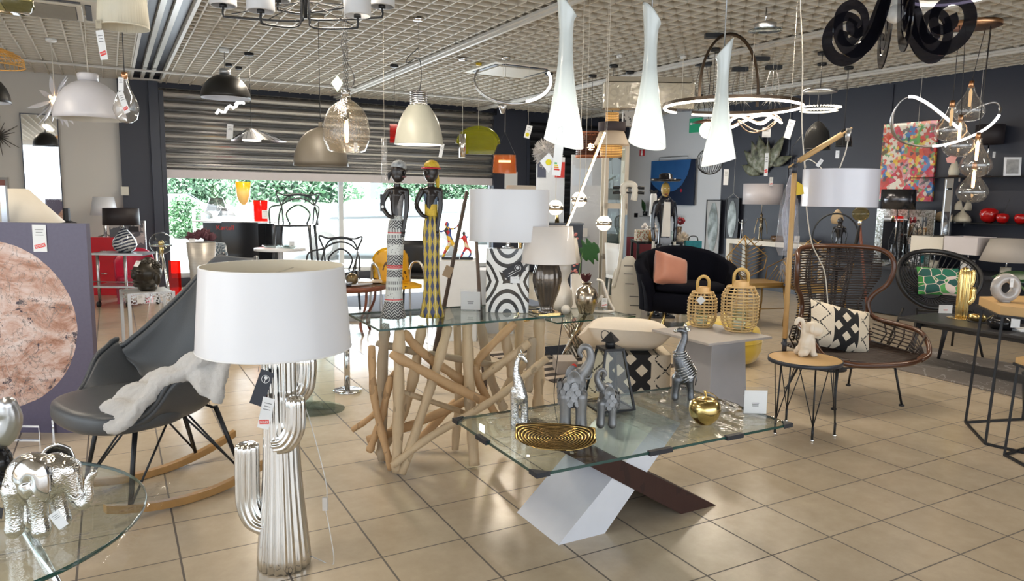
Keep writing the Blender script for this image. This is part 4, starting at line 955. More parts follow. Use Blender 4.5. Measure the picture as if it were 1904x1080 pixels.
# bagged grey leaves on the pole
b = at(1463, 440, 4.75); b.z = at(1463, 475, 4.75).z; r = thing('bagged_branch', 'silver grey branch wrapped in a clear bag hanging behind the bamboo pole', 'decoration', b, RZ)
m = MB(); rd = random.Random(2)
for k in range(14): m.tube(spline([(rd.uniform(-.03, .03), rd.uniform(-.015, .015), .03), (rd.uniform(-.045, .045), rd.uniform(-.02, .02), .2+rd.uniform(0, .1)), (rd.uniform(-.02, .02), 0, .42), (0, 0, .52)], 4), .006, 5)
m.build('silver_leaves', M('silver_leaves', (.40, .42, .50), .5, var=.4, vs=40), r)
MB().lathe([(.045, 0), (.075, .06), (.065, .2), (.055, .36), (.022, .46), (.008, .52), (.012, .56)], 20, sx=1, sy=.55, fn=lambda a, z: 1+.08*sin(5*a+z*40)).build('clear_bag', thin_glass('bag_film', (.95, .95, .97), 1.4, .1, bump=.7, bs=25, milk=.12, milkcol=(.8, .8, .85)), r)
MB().tube([(0, 0, .5), (0, 0, .7), (.06, 0, .78)], .002, 5).build('hanger', BCORD, r)

# pedestal
u0, u1, v0, v1 = 3.19, 3.745, 3.26, 3.80
r = thing('pedestal_table', 'grey lacquered square pedestal table carrying the two rattan lanterns', 'table', ((u0+u1)/2, (v0+v1)/2, 0))
GL = M('greige_lacquer', (.42, .395, .38), .32)
MB().box((0, 0, .492), (u1-u0, v1-v0, .016)).build('table_top', GL, r, bev=.002)
MB().box((.02, -.0, .242), (.34, .34, .484), top=.86).build('column', M('grey_lacquer', (.36, .36, .38), .35), r, bev=.003)
def rattan_lantern(label, px, py, R, H):
    b = G(px, py, .5); r = thing('rattan_lantern', label, 'lantern', b, RZ); S = R; 
    pf = lambda q: S*(.60+.40*min(1, sin(pi*min(.999, max(.0, .08+q*.84)))*1.35))
    n = int(H/.0205); m = MB()
    for k in range(n+1):
        q = k/n; z = .008+q*H; rr = pf(q); m.tube([(rr*cos(a), rr*sin(a), z) for a in [2*pi*j/32 for j in range(32)]], .0040, 5, True)
    m.build('rattan_rings', RATT, r)
    m = MB()
    for k in range(10):
        a = 2*pi*k/10+.2; m.tube([((pf(j/12)-.004)*cos(a), (pf(j/12)-.004)*sin(a), .008+j/12*H) for j in range(13)], .0052, 6)
    m.build('uprights', RATT, r)
    MB().lathe([(S*.62, H), (S*.62, H+.008), (S*.44, H+.012), (S*.42, H+.045), (S*.40, H+.045), (S*.40, H)], 32).build('collar', M('wood_collar', (.55, .36, .16), .5), r)
    hp = [(-S*.40, 0, H+.01)]+[(S*.40*cos(pi-pi*j/10), 0, H+.075+S*.42*sin(pi*j/10)+.0) for j in range(11)]+[(S*.40, 0, H+.01)]
    MB().tube(hp, .011, 8, flat=.35, up=(0, 1, 0)).build('handle', M('bamboo_handle', (.66, .44, .14), .4), r)
    MB().lathe([(.002, .006), (S*.36, .006), (S*.36, H*.5), (S*.35, H*.5), (S*.35, .012)], 24).build('candle_glass', GLASS, r)
    MB().cyl((0, 0, 0), (0, 0, .008), S*.6, n=28).build('base', RATT, r)
    MB().lathe([(0, .012), (S*.28, .012), (S*.28, H*.24), (0, H*.25)], 18).build('candle', M('candle_wax', (.8, .78, .7), .5, sss=0), r)
    return r
q1 = rattan_lantern('smaller pale rattan lantern with a white tag, left on the pedestal', 1304, 607, .100, .235)
MB().box((0, 0, 0), (.045, .045, .001)).build('price_tag', PAPER, q1, loc=(-.04, -.105, .20), rot=(pi/2, .8, 0))
rattan_lantern('bigger pale rattan lantern, right on the grey pedestal', 1373, 615, .122, .295)

# mustard pouf
def on_yf(px, Y): q = at(px, 400, Y); q.z = 0; return q
r = thing('pouf', 'mustard yellow round velvet pouf on the floor behind the pedestal', 'pouf', on_yf(1352, 6.15), RZ)
t = NT('mustard_velvet'); MV = t.pbr(t.mix(t.noise(5), (.50, .34, .01), (.66, .47, .03)), .8, sheen=.5)
MB().lathe([(0, .0), (.20, .0), (.29, .03), (.33, .12), (.335, .20), (.31, .30), (.23, .355), (.1, .37), (0, .362)], 64, fn=lambda a, z: 1+.02*abs(cos(7*a))).build('cushion_body', MV, r)
MB().tube([(.337*cos(a), .337*sin(a), .20) for a in [2*pi*k/48 for k in range(48)]], .005, 6, True).build('piping', MV, r)

def cushion(name, label, p, w, h, th, mat, rot, cat='cushion', parent=None, puff=1.):
    m = MB()
    def f(u, v):
        a = 2*u-1; b_ = 2*v-1
        return a, b_
    n = 18; vs_ = []; fs = []
    for s in (1, -1):
        for i in range(n+1):
            for j in range(n+1):
                a, b_ = 2*i/n-1, 2*j/n-1; e = max(0, (1-a**4))*max(0, (1-b_**4)); k = .06
                vs_.append((w/2*a*(1-k*(1-abs(b_)**2)*abs(a)), s*th/2*e**.55, h/2*b_*(1-k*(1-abs(a)**2)*abs(b_))))
    N = (n+1)**2
    for s in (0, 1):
        for i in range(n):
            for j in range(n):
                q = [s*N+i*(n+1)+j, s*N+(i+1)*(n+1)+j, s*N+(i+1)*(n+1)+j+1, s*N+i*(n+1)+j+1]; fs.append(q if s else q[::-1])
    m.add(vs_, fs)
    o = m.build(name, mat, parent, loc=p, rot=rot, sub=1)
    if label: tag(o, label, cat)
    return o
def kilim(name, sc_, a, b_, mid=.30):
    t = NT(name); p = t.co(); x = t.xyz(p)
    d = t.math('ABSOLUTE', t.math('SUBTRACT', t.math('FRACT', t.math('MULTIPLY', t.math('ADD', x[0], x[2]), sc_)), .5))
    e = t.math('ABSOLUTE', t.math('SUBTRACT', t.math('FRACT', t.math('MULTIPLY', t.math('SUBTRACT', x[0], x[2]), sc_)), .5))
    lat = t.math('MINIMUM', t.math('LESS_THAN', d, .27), t.math('LESS_THAN', e, .27))
    side = t.math('MAXIMUM', t.math('LESS_THAN', d, .05), t.math('LESS_THAN', e, .05))
    side = t.math('MULTIPLY', side, t.math('GREATER_THAN', t.noise(90, p, 3), .46))
    inm = t.math('LESS_THAN', t.math('ABSOLUTE', x[0]), mid)
    v_ = t.mix(inm, t.mix(side, a, b_), t.mix(lat, b_, a))
    edge = t.math('LESS_THAN', t.math('ABSOLUTE', t.math('SUBTRACT', t.math('ABSOLUTE', x[0]), mid+.012)), .012); v_ = t.mix(edge, v_, a)
    return t.pbr(v_, .95, 0, t.bump(t.noise(120, p), .6, .004))
KL = kilim('black_white_berber', 7.4, (.70, .62, .50), (.015, .015, .017), .10)
# white pillow on the square berber pouf
c = G(1166, 716); 
r = thing('berber_pouf', 'square berber pouf with a black and cream lattice stripe on the floor', 'pouf', camp((1168-952)*mpp(5.3), 5.3), RZ)
t = NT('berber_pouf_cloth'); p = t.co(); x = t.xyz(p)
MB().rbox((0, 0, .14), (.60, .5, .28), .06, n=5).build('pouf_body', kilim('berber_pouf_weave', 6.0, (.66, .58, .46), (.018, .018, .02), .15), r, bev=.03)
cushion('pillow', 'cream pillow with tasselled corners on the berber pouf', camp((1166-952)*mpp(5.2), 5.25, .385), .62, .50, .23, M('cream_cotton', (.74, .66, .55), .9, bump=.2, bs=50), (radians(72), .06, RZ+.05))

# ---------------- rattan wing chair
WR = -.29; C_ = V(4.50, 3.27, 0); r = thing('wing_chair', 'large dark rattan wing chair with bent brown poles on thin metal legs', 'chair', C_, WR)
HB = [(.30, -.37, .34), (.39, -.335, .37), (.43, -.27, .44), (.425, -.19, .50), (.39, -.03, .52), (.30, .10, .55), (.268, .14, .64), (.30, .12, .72), (.36, .08, .785), (.385, .05, .88), (.38, .06, .98), (.34, .12, 1.035), (.24, .18, 1.055)]
Bk = spline([(-a, b_, c_) for a, b_, c_ in HB]+[(0, .23, 1.06)]+HB[::-1], 4)
MB().tube(Bk, .017, 10).build('bent_frame', BRAT, r)
MB().tube(spline([(-.36, -.33, .36), (-.22, -.39, .33), (0, -.405, .322), (.22, -.39, .33), (.36, -.33, .36)], 6), .019, 10).build('front_rail', BRAT, r)
hw = lambda z: lerp(.34, .265, min(1, (z-.42)/.22)) if z < .64 else lerp(.265, .375, min(1, (z-.64)/.20)) if z < .96 else lerp(.375, .30, (z-.96)/.09)
def backy(x, z): return .235-.72*abs(x)**2.1-(.10*max(0, .6-z))
z = .40; m = MB()
while z < 1.045:
    w_ = hw(z)-.008; m.tube([(w_*s, backy(w_*s, z), z) for s in [q/7-1 for q in range(15)]], .0058, 5); z += .0185
m.build('woven_back', DRAT, r)
m = MB()
for x in (-.28, -.17, -.15, -.02, .0, .13, .15, .28): m.tube([(x*(hw(z)/.33), backy(x, z)+.008, z) for z in [.38+.067*k for k in range(11)]], .0065, 6)
m.build('back_spokes', DRAT, r)
m = MB()
for k in range(19):
    y = -.38+.034*k; w_ = .35-(.10*max(0, (-.30-y)/.08) if y < -.30 else 0); m.tube([(w_*s, y, .332+.02*s*s) for s in [-1, -.5, 0, .5, 1]], .012, 6)
m.build('seat_weave', DRAT, r)
for s in (-1, 1):
    m = MB()
    for k in range(6):
        t_ = (k+.5)/6; m.tube([(s*lerp(.34, .375, t_), -.31, lerp(.345, .375, t_)), (s*lerp(.345, .42, t_), -.18, lerp(.35, .49, t_)), (s*lerp(.34, .385, t_), -.02, lerp(.35, .51, t_)), (s*lerp(.30, .30, t_), .11, lerp(.36, .55, t_))], .0052, 5)
    for k in range(5): y = -.26+.085*k; m.tube([(s*.335, y, .34), (s*.395, y, .43), (s*(.42-.012*k), y, .485+.006*k)], .006, 6)
    m.build('arm_weave', DRAT, r)
for x, y, x2, y2 in ((-.21, -.22, -.262, -.275), (.21, -.22, .262, -.275), (-.19, .14, -.258, .27), (.19, .14, .258, .27)):
    o = MB().tube([(x2, y2, .012), (x, y, .335)], .008, 8).build('leg', MATB, r); MB().disc((x2, y2, 0), .018, .012, 14).build('foot', BLACKM, o)
MB().tube([(-.22, -.23, .27), (.22, -.23, .27), (.21, .16, .27), (-.21, .16, .27)], .005, 6, True).build('brace', MATB, r)
q = C_+Matrix.Rotation(WR, 3, 'Z')@V(-.06, -.01, .50)
cushion('cushion', 'cream cushion with a black lattice stripe in the dark rattan wing chair', q, .50, .33, .14, KL, (radians(-20), .22, WR))

# ---------------- low black bench and its things
BZ = .42
r = thing('low_black_table', 'low black wooden table with splayed legs behind the wing chair', 'table', (0, 0, 0))
bx0, bx1, by1, by0 = 5.80, 6.42, 3.74, 1.9
MB().box(((bx0+bx1)/2, (by0+by1)/2, BZ-.0125), (bx1-bx0, by1-by0, .025)).build('table_top', M('black_stained_wood', (.03, .03, .033), .4), r, bev=.004)
for x, y in ((bx0+.03, by1-.09), (bx1-.06, by1-.05), (bx0+.03, by0+.09), (bx1-.06, by0+.09)):
    sx = -1 if x < 6.1 else 1; sy = 1 if y > 2.8 else -1
    MB().tube([(x, y, 0), (x-sx*.03, y-sy*.07, BZ-.025)], [.014, .028], 6).build('leg', M('black_stained_wood'), r)
MB().box(((bx0+bx1)/2, (by0+by1)/2, BZ-.045), (bx1-bx0-.16, by1-by0-.3, .04)).build('apron', M('black_stained_wood'), r)
# gold cactus
b = G(1789, 591, BZ); sG = mpp(b.dot(FW))
r = thing('cactus_ornament', 'shiny gold ribbed cactus ornament on the low black table', 'ornament', b, RZ)
HG = 96*sG
MB().lathe([(0, 0), (.038, 0), (.042, .02), (.044, HG*.5), (.043, HG*.82), (.036, HG*.93), (.02, HG*.985), (0, HG)], 72, (-.01, 0, 0), fn=lambda a, z: 1+.12*cos(9*a)).build('cactus_trunk', GOLD, r)
ribtube([(.02, -.02, HG*.30), (.05, -.02, HG*.36), (.058, -.02, HG*.45), (.058, -.02, HG*.62)], .022, 8, .1, 48).build('cactus_arm', GOLD, r)
ribtube([(.02, -.01, HG*.62), (.045, -.01, HG*.68), (.052, -.01, HG*.8), (.052, -.01, HG*.95)], .020, 8, .1, 48).build('cactus_arm', GOLD, r)
MB().disc((-.03, -.02, -.0), .10, .006, 32).build('foot_plate', BRASS, r)
card_holder('pinkish price card in a clear stand beside the gold cactus', G(1757, 583, BZ), .125, .088, True)
b = G(1818, 598, BZ); r = thing('gold_shell', 'small crumpled gold bowl on the low black table beside the cactus', 'ornament', b, RZ)
MB().lathe([(.02, 0), (.05, .012), (.065, .035), (.06, .055), (.03, .066), (0, .062)], 36, fn=lambda a, z: 1+.10*sin(5*a+z*30)).build('bowl', GOLD, r); MB().disc((0, 0, -.0), .075, .008, 30).build('base_plate', BLACKM, r)
b = G(1862, 611, BZ); r = thing('black_vase', 'squat black vase with a white tag at the right end of the low table', 'vase', b, RZ)
MB().lathe([(0, 0), (.07, 0), (.10, .03), (.105, .065), (.07, .10), (.04, .11), (.045, .125)], 36).build('vase_body', BLACKG, r); price_tag(r, (.02, -.12, .08), .07, .10, (pi/2, 0, 0), None, False)
b = G(1895, 614, BZ); r = thing('leaflet_pile', 'pile of white leaflets at the right end of the low black table', 'leaflets', b, RZ)
MB().box((.03, 0, .006), (.16, .11, .012), rz=.2).box((.03, 0, .015), (.15, .10, .004), rz=-.1).build('paper', PAPER, r)
# rug under it
ra_ = [G(*q) for q in ((1592, 668), (1640, 690), (1720, 706), (1800, 722), (1904, 744))]
cs = [V(5.28, 4.44, 0), V(6.9, 4.5, 0), V(7.4, 1.6, 0), V(4.95, 1.9, 0)]
cs[0] = G(1596, 670); cs[3] = G(1985, 762); cs[1] = G(1720, 646); cs[2] = cs[1]+(cs[3]-cs[0])
t = NT('grey_swirl_rug'); p = t.co(); rgm = t.mix(t.math('LESS_THAN', t.math('ABSOLUTE', t.math('SUBTRACT', t.noise(1.3, p, 2, .5, 2.5), .5)), .008), t.mix(t.noise(60, p), (.16, .14, .125), (.24, .215, .20)), (.34, .32, .31))
RM = t.pbr(rgm, .95, 0, t.bump(t.noise(150, p), .5, .004))
m = MB(); m.prism([q-cs[0] for q in cs][::-1], (0, 0, .002), (0, 0, .012))
o = m.build('floor_rug', RM, loc=cs[0]); tag(o, 'grey rug with faint pale swirls under the low black table', 'rug')
# round ring-backed chair
b = camp(3.97, 6.7); r = thing('ring_chair', 'black round hoop chair with radiating cords behind the low table', 'chair', b, RZ-.1)
BR = M('black_rattan', (.012, .012, .014), .4)
cc = V(0, .06, .685); ax = Matrix.Rotation(radians(-24), 3, 'X'); rx, rz_ = .37, .285
MB().tube([cc+ax@V(rx*cos(a), -.05*cos(2*a), rz_*sin(a)) for a in [2*pi*k/56 for k in range(56)]], .022, 10, True).build('hoop', BR, r)
MB().tube([cc+ax@V((rx-.035)*cos(a), .0-.05*cos(2*a), (rz_-.035)*sin(a)) for a in [2*pi*k/56 for k in range(56)]], .006, 6, True).build('inner_hoop', BR, r)
m = MB()
for k in range(44):
    a = 2*pi*k/44; e = cc+ax@V(rx*cos(a), -.05*cos(2*a), rz_*sin(a)); f = cc+ax@V(.10*cos(a), .16, -.10+.06*sin(a)); m.tube([e, e.lerp(f, .5)+V(0, .05, -.03), f], .0045, 5)
m.build('cord_seat', BR, r)
MB().tube([cc+ax@V(.10*cos(a), .16, -.10+.06*sin(a)) for a in [2*pi*k/24 for k in range(24)]], .008, 6, True).build('centre_ring', BR, r)
for s in (-1, 1):
    for y, z in ((-.25, .42), (.26, .38)): MB().tube([(s*.30, y*1.1, 0), (s*.24, y*.55, z)], .011, 8).build('leg', BR, r)
MB().tube([(-.24, -.14, .40), (.24, -.14, .40)], .010, 8).build('crossbar', BR, r)
t = NT('banana_leaf_print'); p = t.co(scale=(1, 1, 1.6), rot=(0, .6, 0)); cell = t.vor(9, p, out='Color'); e = t.vor(9, p, feature='DISTANCE_TO_EDGE'); sx = t.n('ShaderNodeSeparateColor'); t.l(cell, sx.inputs[0])
g = t.ramp(sx.outputs[0], [(0, (.02, .16, .10)), (.3, (.05, .28, .06)), (.55, (.02, .10, .09)), (.75, (.10, .36, .10)), (.86, (.72, .60, .55))], 'CONSTANT')
g = t.mix(t.math('LESS_THAN', e, .035), g, (.70, .60, .54)); LP = t.pbr(g, .8)
q = b+Matrix.Rotation(RZ-.1, 3, 'Z')@V(-.02, -.02, .66); cushion('cushion', 'green banana leaf print cushion in the black hoop chair', q, .38, .27, .11, LP, (radians(-22), .03, RZ-.1))

# nested black frame tables with bamboo box tops
def frame_table(label, foot, topz, R, n, rz, mat_top, h_top=.035):
    r = thing('frame_table', label, 'table', foot, rz); P = [V(R*cos(2*pi*k/n), R*sin(2*pi*k/n), 0) for k in range(n)]
    for k in range(n):
        a, b_ = P[k], P[(k+1) % n]; MB().tube([a+V(0, 0, .008), b_+V(0, 0, .008)], .009, 4).build('base_bar', BLACKM, r); MB().tube([a+V(0, 0, topz), b_+V(0, 0, topz)], .009, 4).build('top_bar', BLACKM, r)
        MB().tube([a+V(0, 0, .008), a*.93+V(0, 0, topz)], .009, 4).build('leg', BLACKM, r)
    MB().prism([p_*.98 for p_ in P], (0, 0, topz+.006), (0, 0, h_top)).build('table_top', mat_top, r)
    return r
f1, f2 = G(1795, 787), G(1832, 827)
ed = (f2-f1).length; R1 = ed
cen = f1.lerp(f2, .5); dd = (f2-f1).normalized(); nn = Vector((-dd.y, dd.x, 0)); nn = nn if nn.dot(RT) > 0 else -nn
cc_ = cen+nn*(ed*sqrt(3)/2); ang = atan2((f1-cc_).y, (f1-cc_).x)
frame_table('taller hexagonal black wire table with a pale wooden box top at the right edge', (cc_.x, cc_.y, 0), .755, R1, 6, ang, BAMB, .05)
f3, f4 = G(1871, 848), G(1915, 875); ed = (f4-f3).length*1.2; cen = f3.lerp(f4, .5); dd = (f4-f3).normalized(); nn = Vector((-dd.y, dd.x, 0)); nn = nn if nn.dot(RT) > 0 else -nn; cc2 = cen+nn*(ed*.87); ang = atan2((f3-cc2).y, (f3-cc2).x)
frame_table('lower hexagonal black wire table at the right picture edge', (cc2.x, cc2.y, 0), .52, ed, 6, ang, BAMB, .03)
b = G(1872, 541, .757); r = thing('ring_vase', 'grey glazed ring shaped vase with a tag on the hexagonal table', 'vase', V(cc_.x+.0, cc_.y+.1, .811), RZ)
b2 = at(1872, 518, (V(cc_.x, cc_.y+.1, 0)).dot(FW)); r.location = (b2.x, b2.y, .811); sR = mpp(b2.dot(FW))
MB().tube([(.058*cos(a)*1.0, 0, .083+.058*sin(a)) for a in [2*pi*k/48 for k in range(48)]], .028, 18, True).build('ring_body', M('grey_glaze', (.42, .39, .37), .15, coat=.4), r); MB().disc((0, 0, 0), .03, .01, 24).build('foot', M('grey_glaze'), r)
price_tag(r, (.008, -.034, .115), .020, .05, (pi/2, 0, 0), None, False)
# ================================================================ background helpers
def on_depth(px, Y, z=0.): q = at(px, 400, Y); q.z = z; return q
def zpx(px, py, Y): return at(px, py, Y).z
def shade_lamp(label, px, Y, zbase, prof, bmat, shade, smat, name='table_lamp', oval=1., square=False, rz=None):
    """prof in metres from zbase; shade = (cx, top, bottom, halftop, halfbottom) in pixels of the photograph's frame"""
    p = on_depth(px, Y, zbase); r = thing(name, label, 'lamp', p, RZ if rz is None else rz); cx_, yt, yb, ht, hb = shade; k = mpp(Y)
    if prof: MB().lathe(prof, 32).build('lamp_base', bmat, r)
    z1, z0 = zpx(cx_, yt, Y)-zbase, zpx(cx_, yb, Y)-zbase; dx = (cx_-px)*k; tb = prof[-1][1] if prof else 0
    MB().cyl((0, 0, tb-.01), (dx, 0, z0+.03), .007).build('lamp_neck', CHROME, r)
    if square:
        m = MB(); P = [[(sx*h*k, sy*h*k, z) for sx, sy in ((-1, -1), (1, -1), (1, 1), (-1, 1))] for h, z in ((hb, z0), (ht, z1))]
        m.add([(a+dx, b_, c_) for q in P for a, b_, c_ in q], [(i, (i+1) % 4, 4+(i+1) % 4, 4+i) for i in range(4)], False); m.build('lamp_shade', smat, r, sol=.003)
    else: MB().lathe([(hb*k, z0), (ht*k, z1)], 40, (dx, 0, 0), 1, oval).build('lamp_shade', smat, r, sol=.003)
    return r
def leafshape(m, base, tip, w, nrm=(0, -1, 0), bend=.0, n=10):
    b_, t_ = Vector(base), Vector(tip); d = t_-b_; s = d.cross(Vector(nrm)).normalized()
    m.surf(lambda u, v: b_+d*u+s*((v-.5)*w*(sin(pi*u**.8)+.03))+Vector(nrm)*(bend*sin(pi*u)-.12*w*abs(v-.5)), n, 4); return m
def uv_wall(px, py, off=.02): return onr(px, py, off)

# ---------------- right-hand wall
def on_right(name, label, cat, x0, y0, x1, y1, th, mat, off=.0, frame_=None):
    a, b_ = onr(x0, (y0+y1)/2, off), onr(x1, (y0+y1)/2, off); xm = (x0+x1)/2; zt, zb_ = onr(xm, y0, off).z, onr(xm, y1, off).z
    r = thing(name, label, cat, (WX-off-th/2, (a.y+b_.y)/2, (zt+zb_)/2), 0); w_, h_ = abs(a.y-b_.y), zt-zb_
    MB().box((0, 0, 0), (th, w_, h_)).build('panel', mat, r)
    if frame_:
        m = MB()
        for s in (-1, 1): m.box((-.004, s*(w_/2+frame_[0]/2), 0), (th+.012, frame_[0], h_+2*frame_[0])).box((-.004, 0, s*(h_/2+frame_[0]/2)), (th+.012, w_, frame_[0]))
        m.build('frame', frame_[1], r)
    return r, w_, h_
t = NT('bright_abstract_painting'); p = t.co(); cell = t.vor(9, t.co(scale=(1, 1, .8)), out='Color'); sx = t.n('ShaderNodeSeparateColor'); t.l(cell, sx.inputs[0])
c = t.ramp(sx.outputs[0], [(0, (.45, .04, .03)), (.2, (.62, .10, .05)), (.36, (.70, .42, .05)), (.48, (.06, .20, .50)), (.6, (.12, .38, .08)), (.7, (.62, .30, .34)), (.8, (.75, .70, .60)), (.9, (.55, .05, .10))], 'CONSTANT')
c2 = t.vor(26, t.noise and t.co(), out='Color'); sy = t.n('ShaderNodeSeparateColor'); t.l(c2, sy.inputs[0])
c = t.mix(t.math('MULTIPLY', t.math('GREATER_THAN', sy.outputs[1], .55), .85), c, t.ramp(sy.outputs[0], [(0, (.60, .04, .03)), (.3, (.75, .55, .10)), (.5, (.70, .62, .55)), (.65, (.05, .05, .06)), (.8, (.10, .30, .12))], 'CONSTANT'))
POPM = t.pbr(c, .22, 0, t.bump(t.noise(14, p, 4, .6, 2), .6, .01), coat=.6)
on_right('wall_painting', 'tall colourful crowded abstract painting on the navy wall', 'painting', 1641, 228, 1741, 374, .035, POPM, .005)
for k, (y, x0) in enumerate(((328, 1716), (412, 1728))):
    a, b_ = onr(x0, y, 0), onr(1990, y, 0); zz = onr(1800, y+1, .1).z
    r = thing('wall_shelf', ('upper' if k == 0 else 'lower')+' black glass shelf on the navy wall', 'shelf', (WX-.13, (a.y+b_.y)/2, zz), 0)
    MB().box((0, 0, -.006), (.25, abs(a.y-b_.y), .012)).build('shelf_board', BLACKG, r)
    for s in (-.4, .2): MB().box((.10, s*abs(a.y-b_.y), -.03), (.04, .02, .04)).build('bracket', CHROME, r)
ZS1, ZS2 = onr(1800, 329, .1).z, onr(1800, 413, .1).z
def shelf(px, off, z): q = onr(px, 360, off); q.z = z; return q
def vaseobj(name, label, cat, p, prof, mat, n=28, part='vase_body', sx=1, sy=1, fn=None):
    r = thing(name, label, cat, p, RZ); MB().lathe(prof, n, sx=sx, sy=sy, fn=fn).build(part, mat, r); return r
CRM = M('cream_ceramic', (.60, .55, .44), .3, coat=.2)
r = vaseobj('cone_vase', 'small beige cone shaped vase lamp on the upper wall shelf', 'vase', shelf(1770, .14, ZS1), [(0, 0), (.06, 0), (.06, .015), (.045, .02)], M('dark_wood_foot', (.08, .04, .02), .5)); MB().lathe([(.05, .02), (.062, .05), (.052, .11), (.03, .17), (.022, .19), (0, .19)], 28).build('vase_body', CRM, r)
r = shade_lamp('dark table lamp with a black cylinder shade on the upper wall shelf', 1826, onr(1826, 300, .20).dot(FW), ZS1, [(0, 0), (.06, 0), (.06, .01), (.015, .015), (.015, .2)], BLACKM, (1826, 232, 268, 23, 23), M('black_shade', (.02, .015, .018), .6))
price_tag(r, (.03, -.06, .24), .03, .07, (pi/2, 0, 0), None, False)
p = shelf(1878, .12, ZS1); r = thing('photo_frame', 'grey photo frame with a pale portrait on the upper wall shelf', 'photo frame', p, RZ-.25)
MB().box((0, 0, .105), (.17, .012, .21)).build('frame', SILVER, r, rot=(-.12, 0, 0)); t = NT('blurred_photo'); MB().box((0, -.008, .105), (.12, .003, .155)).build('photo', t.pbr(t.mix(t.noise(18), (.12, .12, .12), (.6, .6, .6)), .3), r, rot=(-.12, 0, 0))
r = vaseobj('stone_pear', 'pale stone pear on the lower wall shelf', 'ornament', shelf(1754, .12, ZS2), [(0, 0), (.04, 0), (.062, .03), (.06, .07), (.045, .10), (.02, .115), (0, .118)], M('pale_stone', (.48, .36, .22), .6))
r = thing('fan_vase', 'cream ceramic fan shaped vase on the lower wall shelf', 'vase', shelf(1793, .12, ZS2), RZ)
MB().lathe([(0, 0), (.09, 0), (.10, .02), (.085, .06), (.05, .10), (.022, .125), (.02, .15)], 28).build('vase_body', CRM, r)
for s, a0 in ((-1, 2.0), (1, -.3)):
    m = MB()
    for k in range(9): a = a0+k*.17; m.tube([(s*.0, 0, .14), (.0+.10*cos(a), .0, .17+.09*sin(a))], [.004, .012], 6)
    m.build('fan_rib', CRM, r)
RG2 = M('red_glaze', (.42, .008, .008), .08, coat=.6)
for px, s, lab, big in ((1843, .098, 'big glossy red apple ornament on the lower wall shelf', 1), (1869, .066, 'red cherry ornament with a long black stem on the lower shelf', 0), (1903, .066, 'red cherry ornament cut by the right picture edge', 0)):
    r = thing('apple_ornament' if big else 'cherry_ornament', lab, 'ornament', shelf(px, .12 if big else .16, ZS2), RZ)
    MB().lathe([(0, .06*s), (.3*s, 0), (.8*s, .35*s), (s, 1.0*s), (.88*s, 1.5*s), (.45*s, 1.75*s), (.12*s, 1.6*s), (0, 1.52*s)], 32).build('fruit', RG2, r)
    MB().tube(spline([(0, 0, 1.4*s), (.3*s if big else .4*s, 0, 1.9*s if big else 2.6*s), (.9*s if not big else .4*s, 0, 4.2*s if not big else 2.1*s)], 5), .003, 6).build('stem', BLACKM, r)
# strip mirror
MIR = M('mirror', (.85, .86, .87), .02, 1, var=0)
on_right('strip_mirror', 'narrow upright strip mirror between the two wall shelves', 'mirror', 1757, 334, 1770, 437, .02, MIR, .28, (.012, CHROME))
# mosaic mirror
t = NT('mosaic_frame'); e = t.vor(60, out='Color'); se = t.n('ShaderNodeSeparateColor'); t.l(e, se.inputs[0])
MOS = t.pbr(t.mix(se.outputs[0], (.25, .25, .2), (.85, .85, .85)), .12, 1)
on_right('mosaic_mirror', 'square mirror with a glittering mosaic frame leaning on the navy wall', 'mirror', 1641, 402, 1724, 486, .02, MIR, .35, (.085, MOS))
r = shade_lamp('lamp with a glossy black metallic drum shade in front of the bright painting', 1668, onr(1668, 380, .5).dot(FW), .61, [(0, 0), (.09, 0), (.09, .01), (.03, .02), (.05, .14), (.03, .26)], BLACKG, (1668, 352, 389, 29, 29), M('metallic_black_shade', (.10, .10, .11), .2, .8))
for px in (1667, 1702):
    p = onr(px, 470, .42); p.z = .62; r = thing('metal_leaf', 'black wire leaf ornament '+('left' if px < 1690 else 'right')+' of a pair before the mosaic mirror', 'ornament', p, RZ); k = mpp(p.dot(FW))
    zt_ = zpx(px, 408, p.dot(FW))-.62; z0_ = max(.03, zpx(px, 492, p.dot(FW))-.62); m = MB(); hh = zt_-z0_
    wd = lambda q: 16*k*sin(pi*min(1, q)**.75)+.004
    m.tube([(0, 0, 0), (0, 0, zt_)], .004, 6)
    for s in (-1, 1):
        m.tube([(s*wd(q/14), 0, z0_+hh*q/14) for q in range(15)], .004, 6)
        for q in range(2, 13): m.tube([(0, 0, z0_+hh*(q-1.5)/14), (s*wd(q/14), 0, z0_+hh*q/14)], .0025, 5)
    m.build('leaf_frame', BLACKM, r); MB().box((0, 0, .004), (.12, .06, .008)).build('foot', BLACKM, r)
# console behind the hoop chair
a, b_ = onr(1600, 500, 0).y, onr(1960, 500, 0).y
r = thing('wall_console', 'long dark console along the navy wall under the shelves', 'console', (WX-.36, (a+b_)/2, 0), 0)
MB().box((0, 0, .59), (.62, abs(a-b_), .04)).build('table_top', M('dark_console', (.025, .027, .035), .35), r); MB().box((.05, 0, .29), (.46, abs(a-b_)-.1, .56)).build('cabinet_body', M('dark_console'), r)
Yw = lambda px, off: onr(px, 460, off).dot(FW)
SQ = [(0, 0), (.05, 0), (.05, .10), (0, .10)]
shade_lamp('lamp with a beige square shade, left of the two cube shades', 1745, Yw(1745, .4), .61, SQ, CRM, (1746, 439, 472, 30, 30), SHADEC, square=True, rz=.0)
shade_lamp('lamp with a whitish square shade on a white block base', 1808, Yw(1808, .45), .61, [(0, 0), (.07, 0), (.07, .14), (0, .14)], WHITEP, (1808, 440, 472, 30, 30), M('pale_square_shade', (.66, .62, .64), .6), square=True, rz=0)
shade_lamp('lamp with a wide tapering grey beige shade at the right edge', 1880, Yw(1880, .5), .61, SQ, CRM, (1882, 444, 486, 30, 45), M('taupe_shade', (.46, .42, .38), .7))
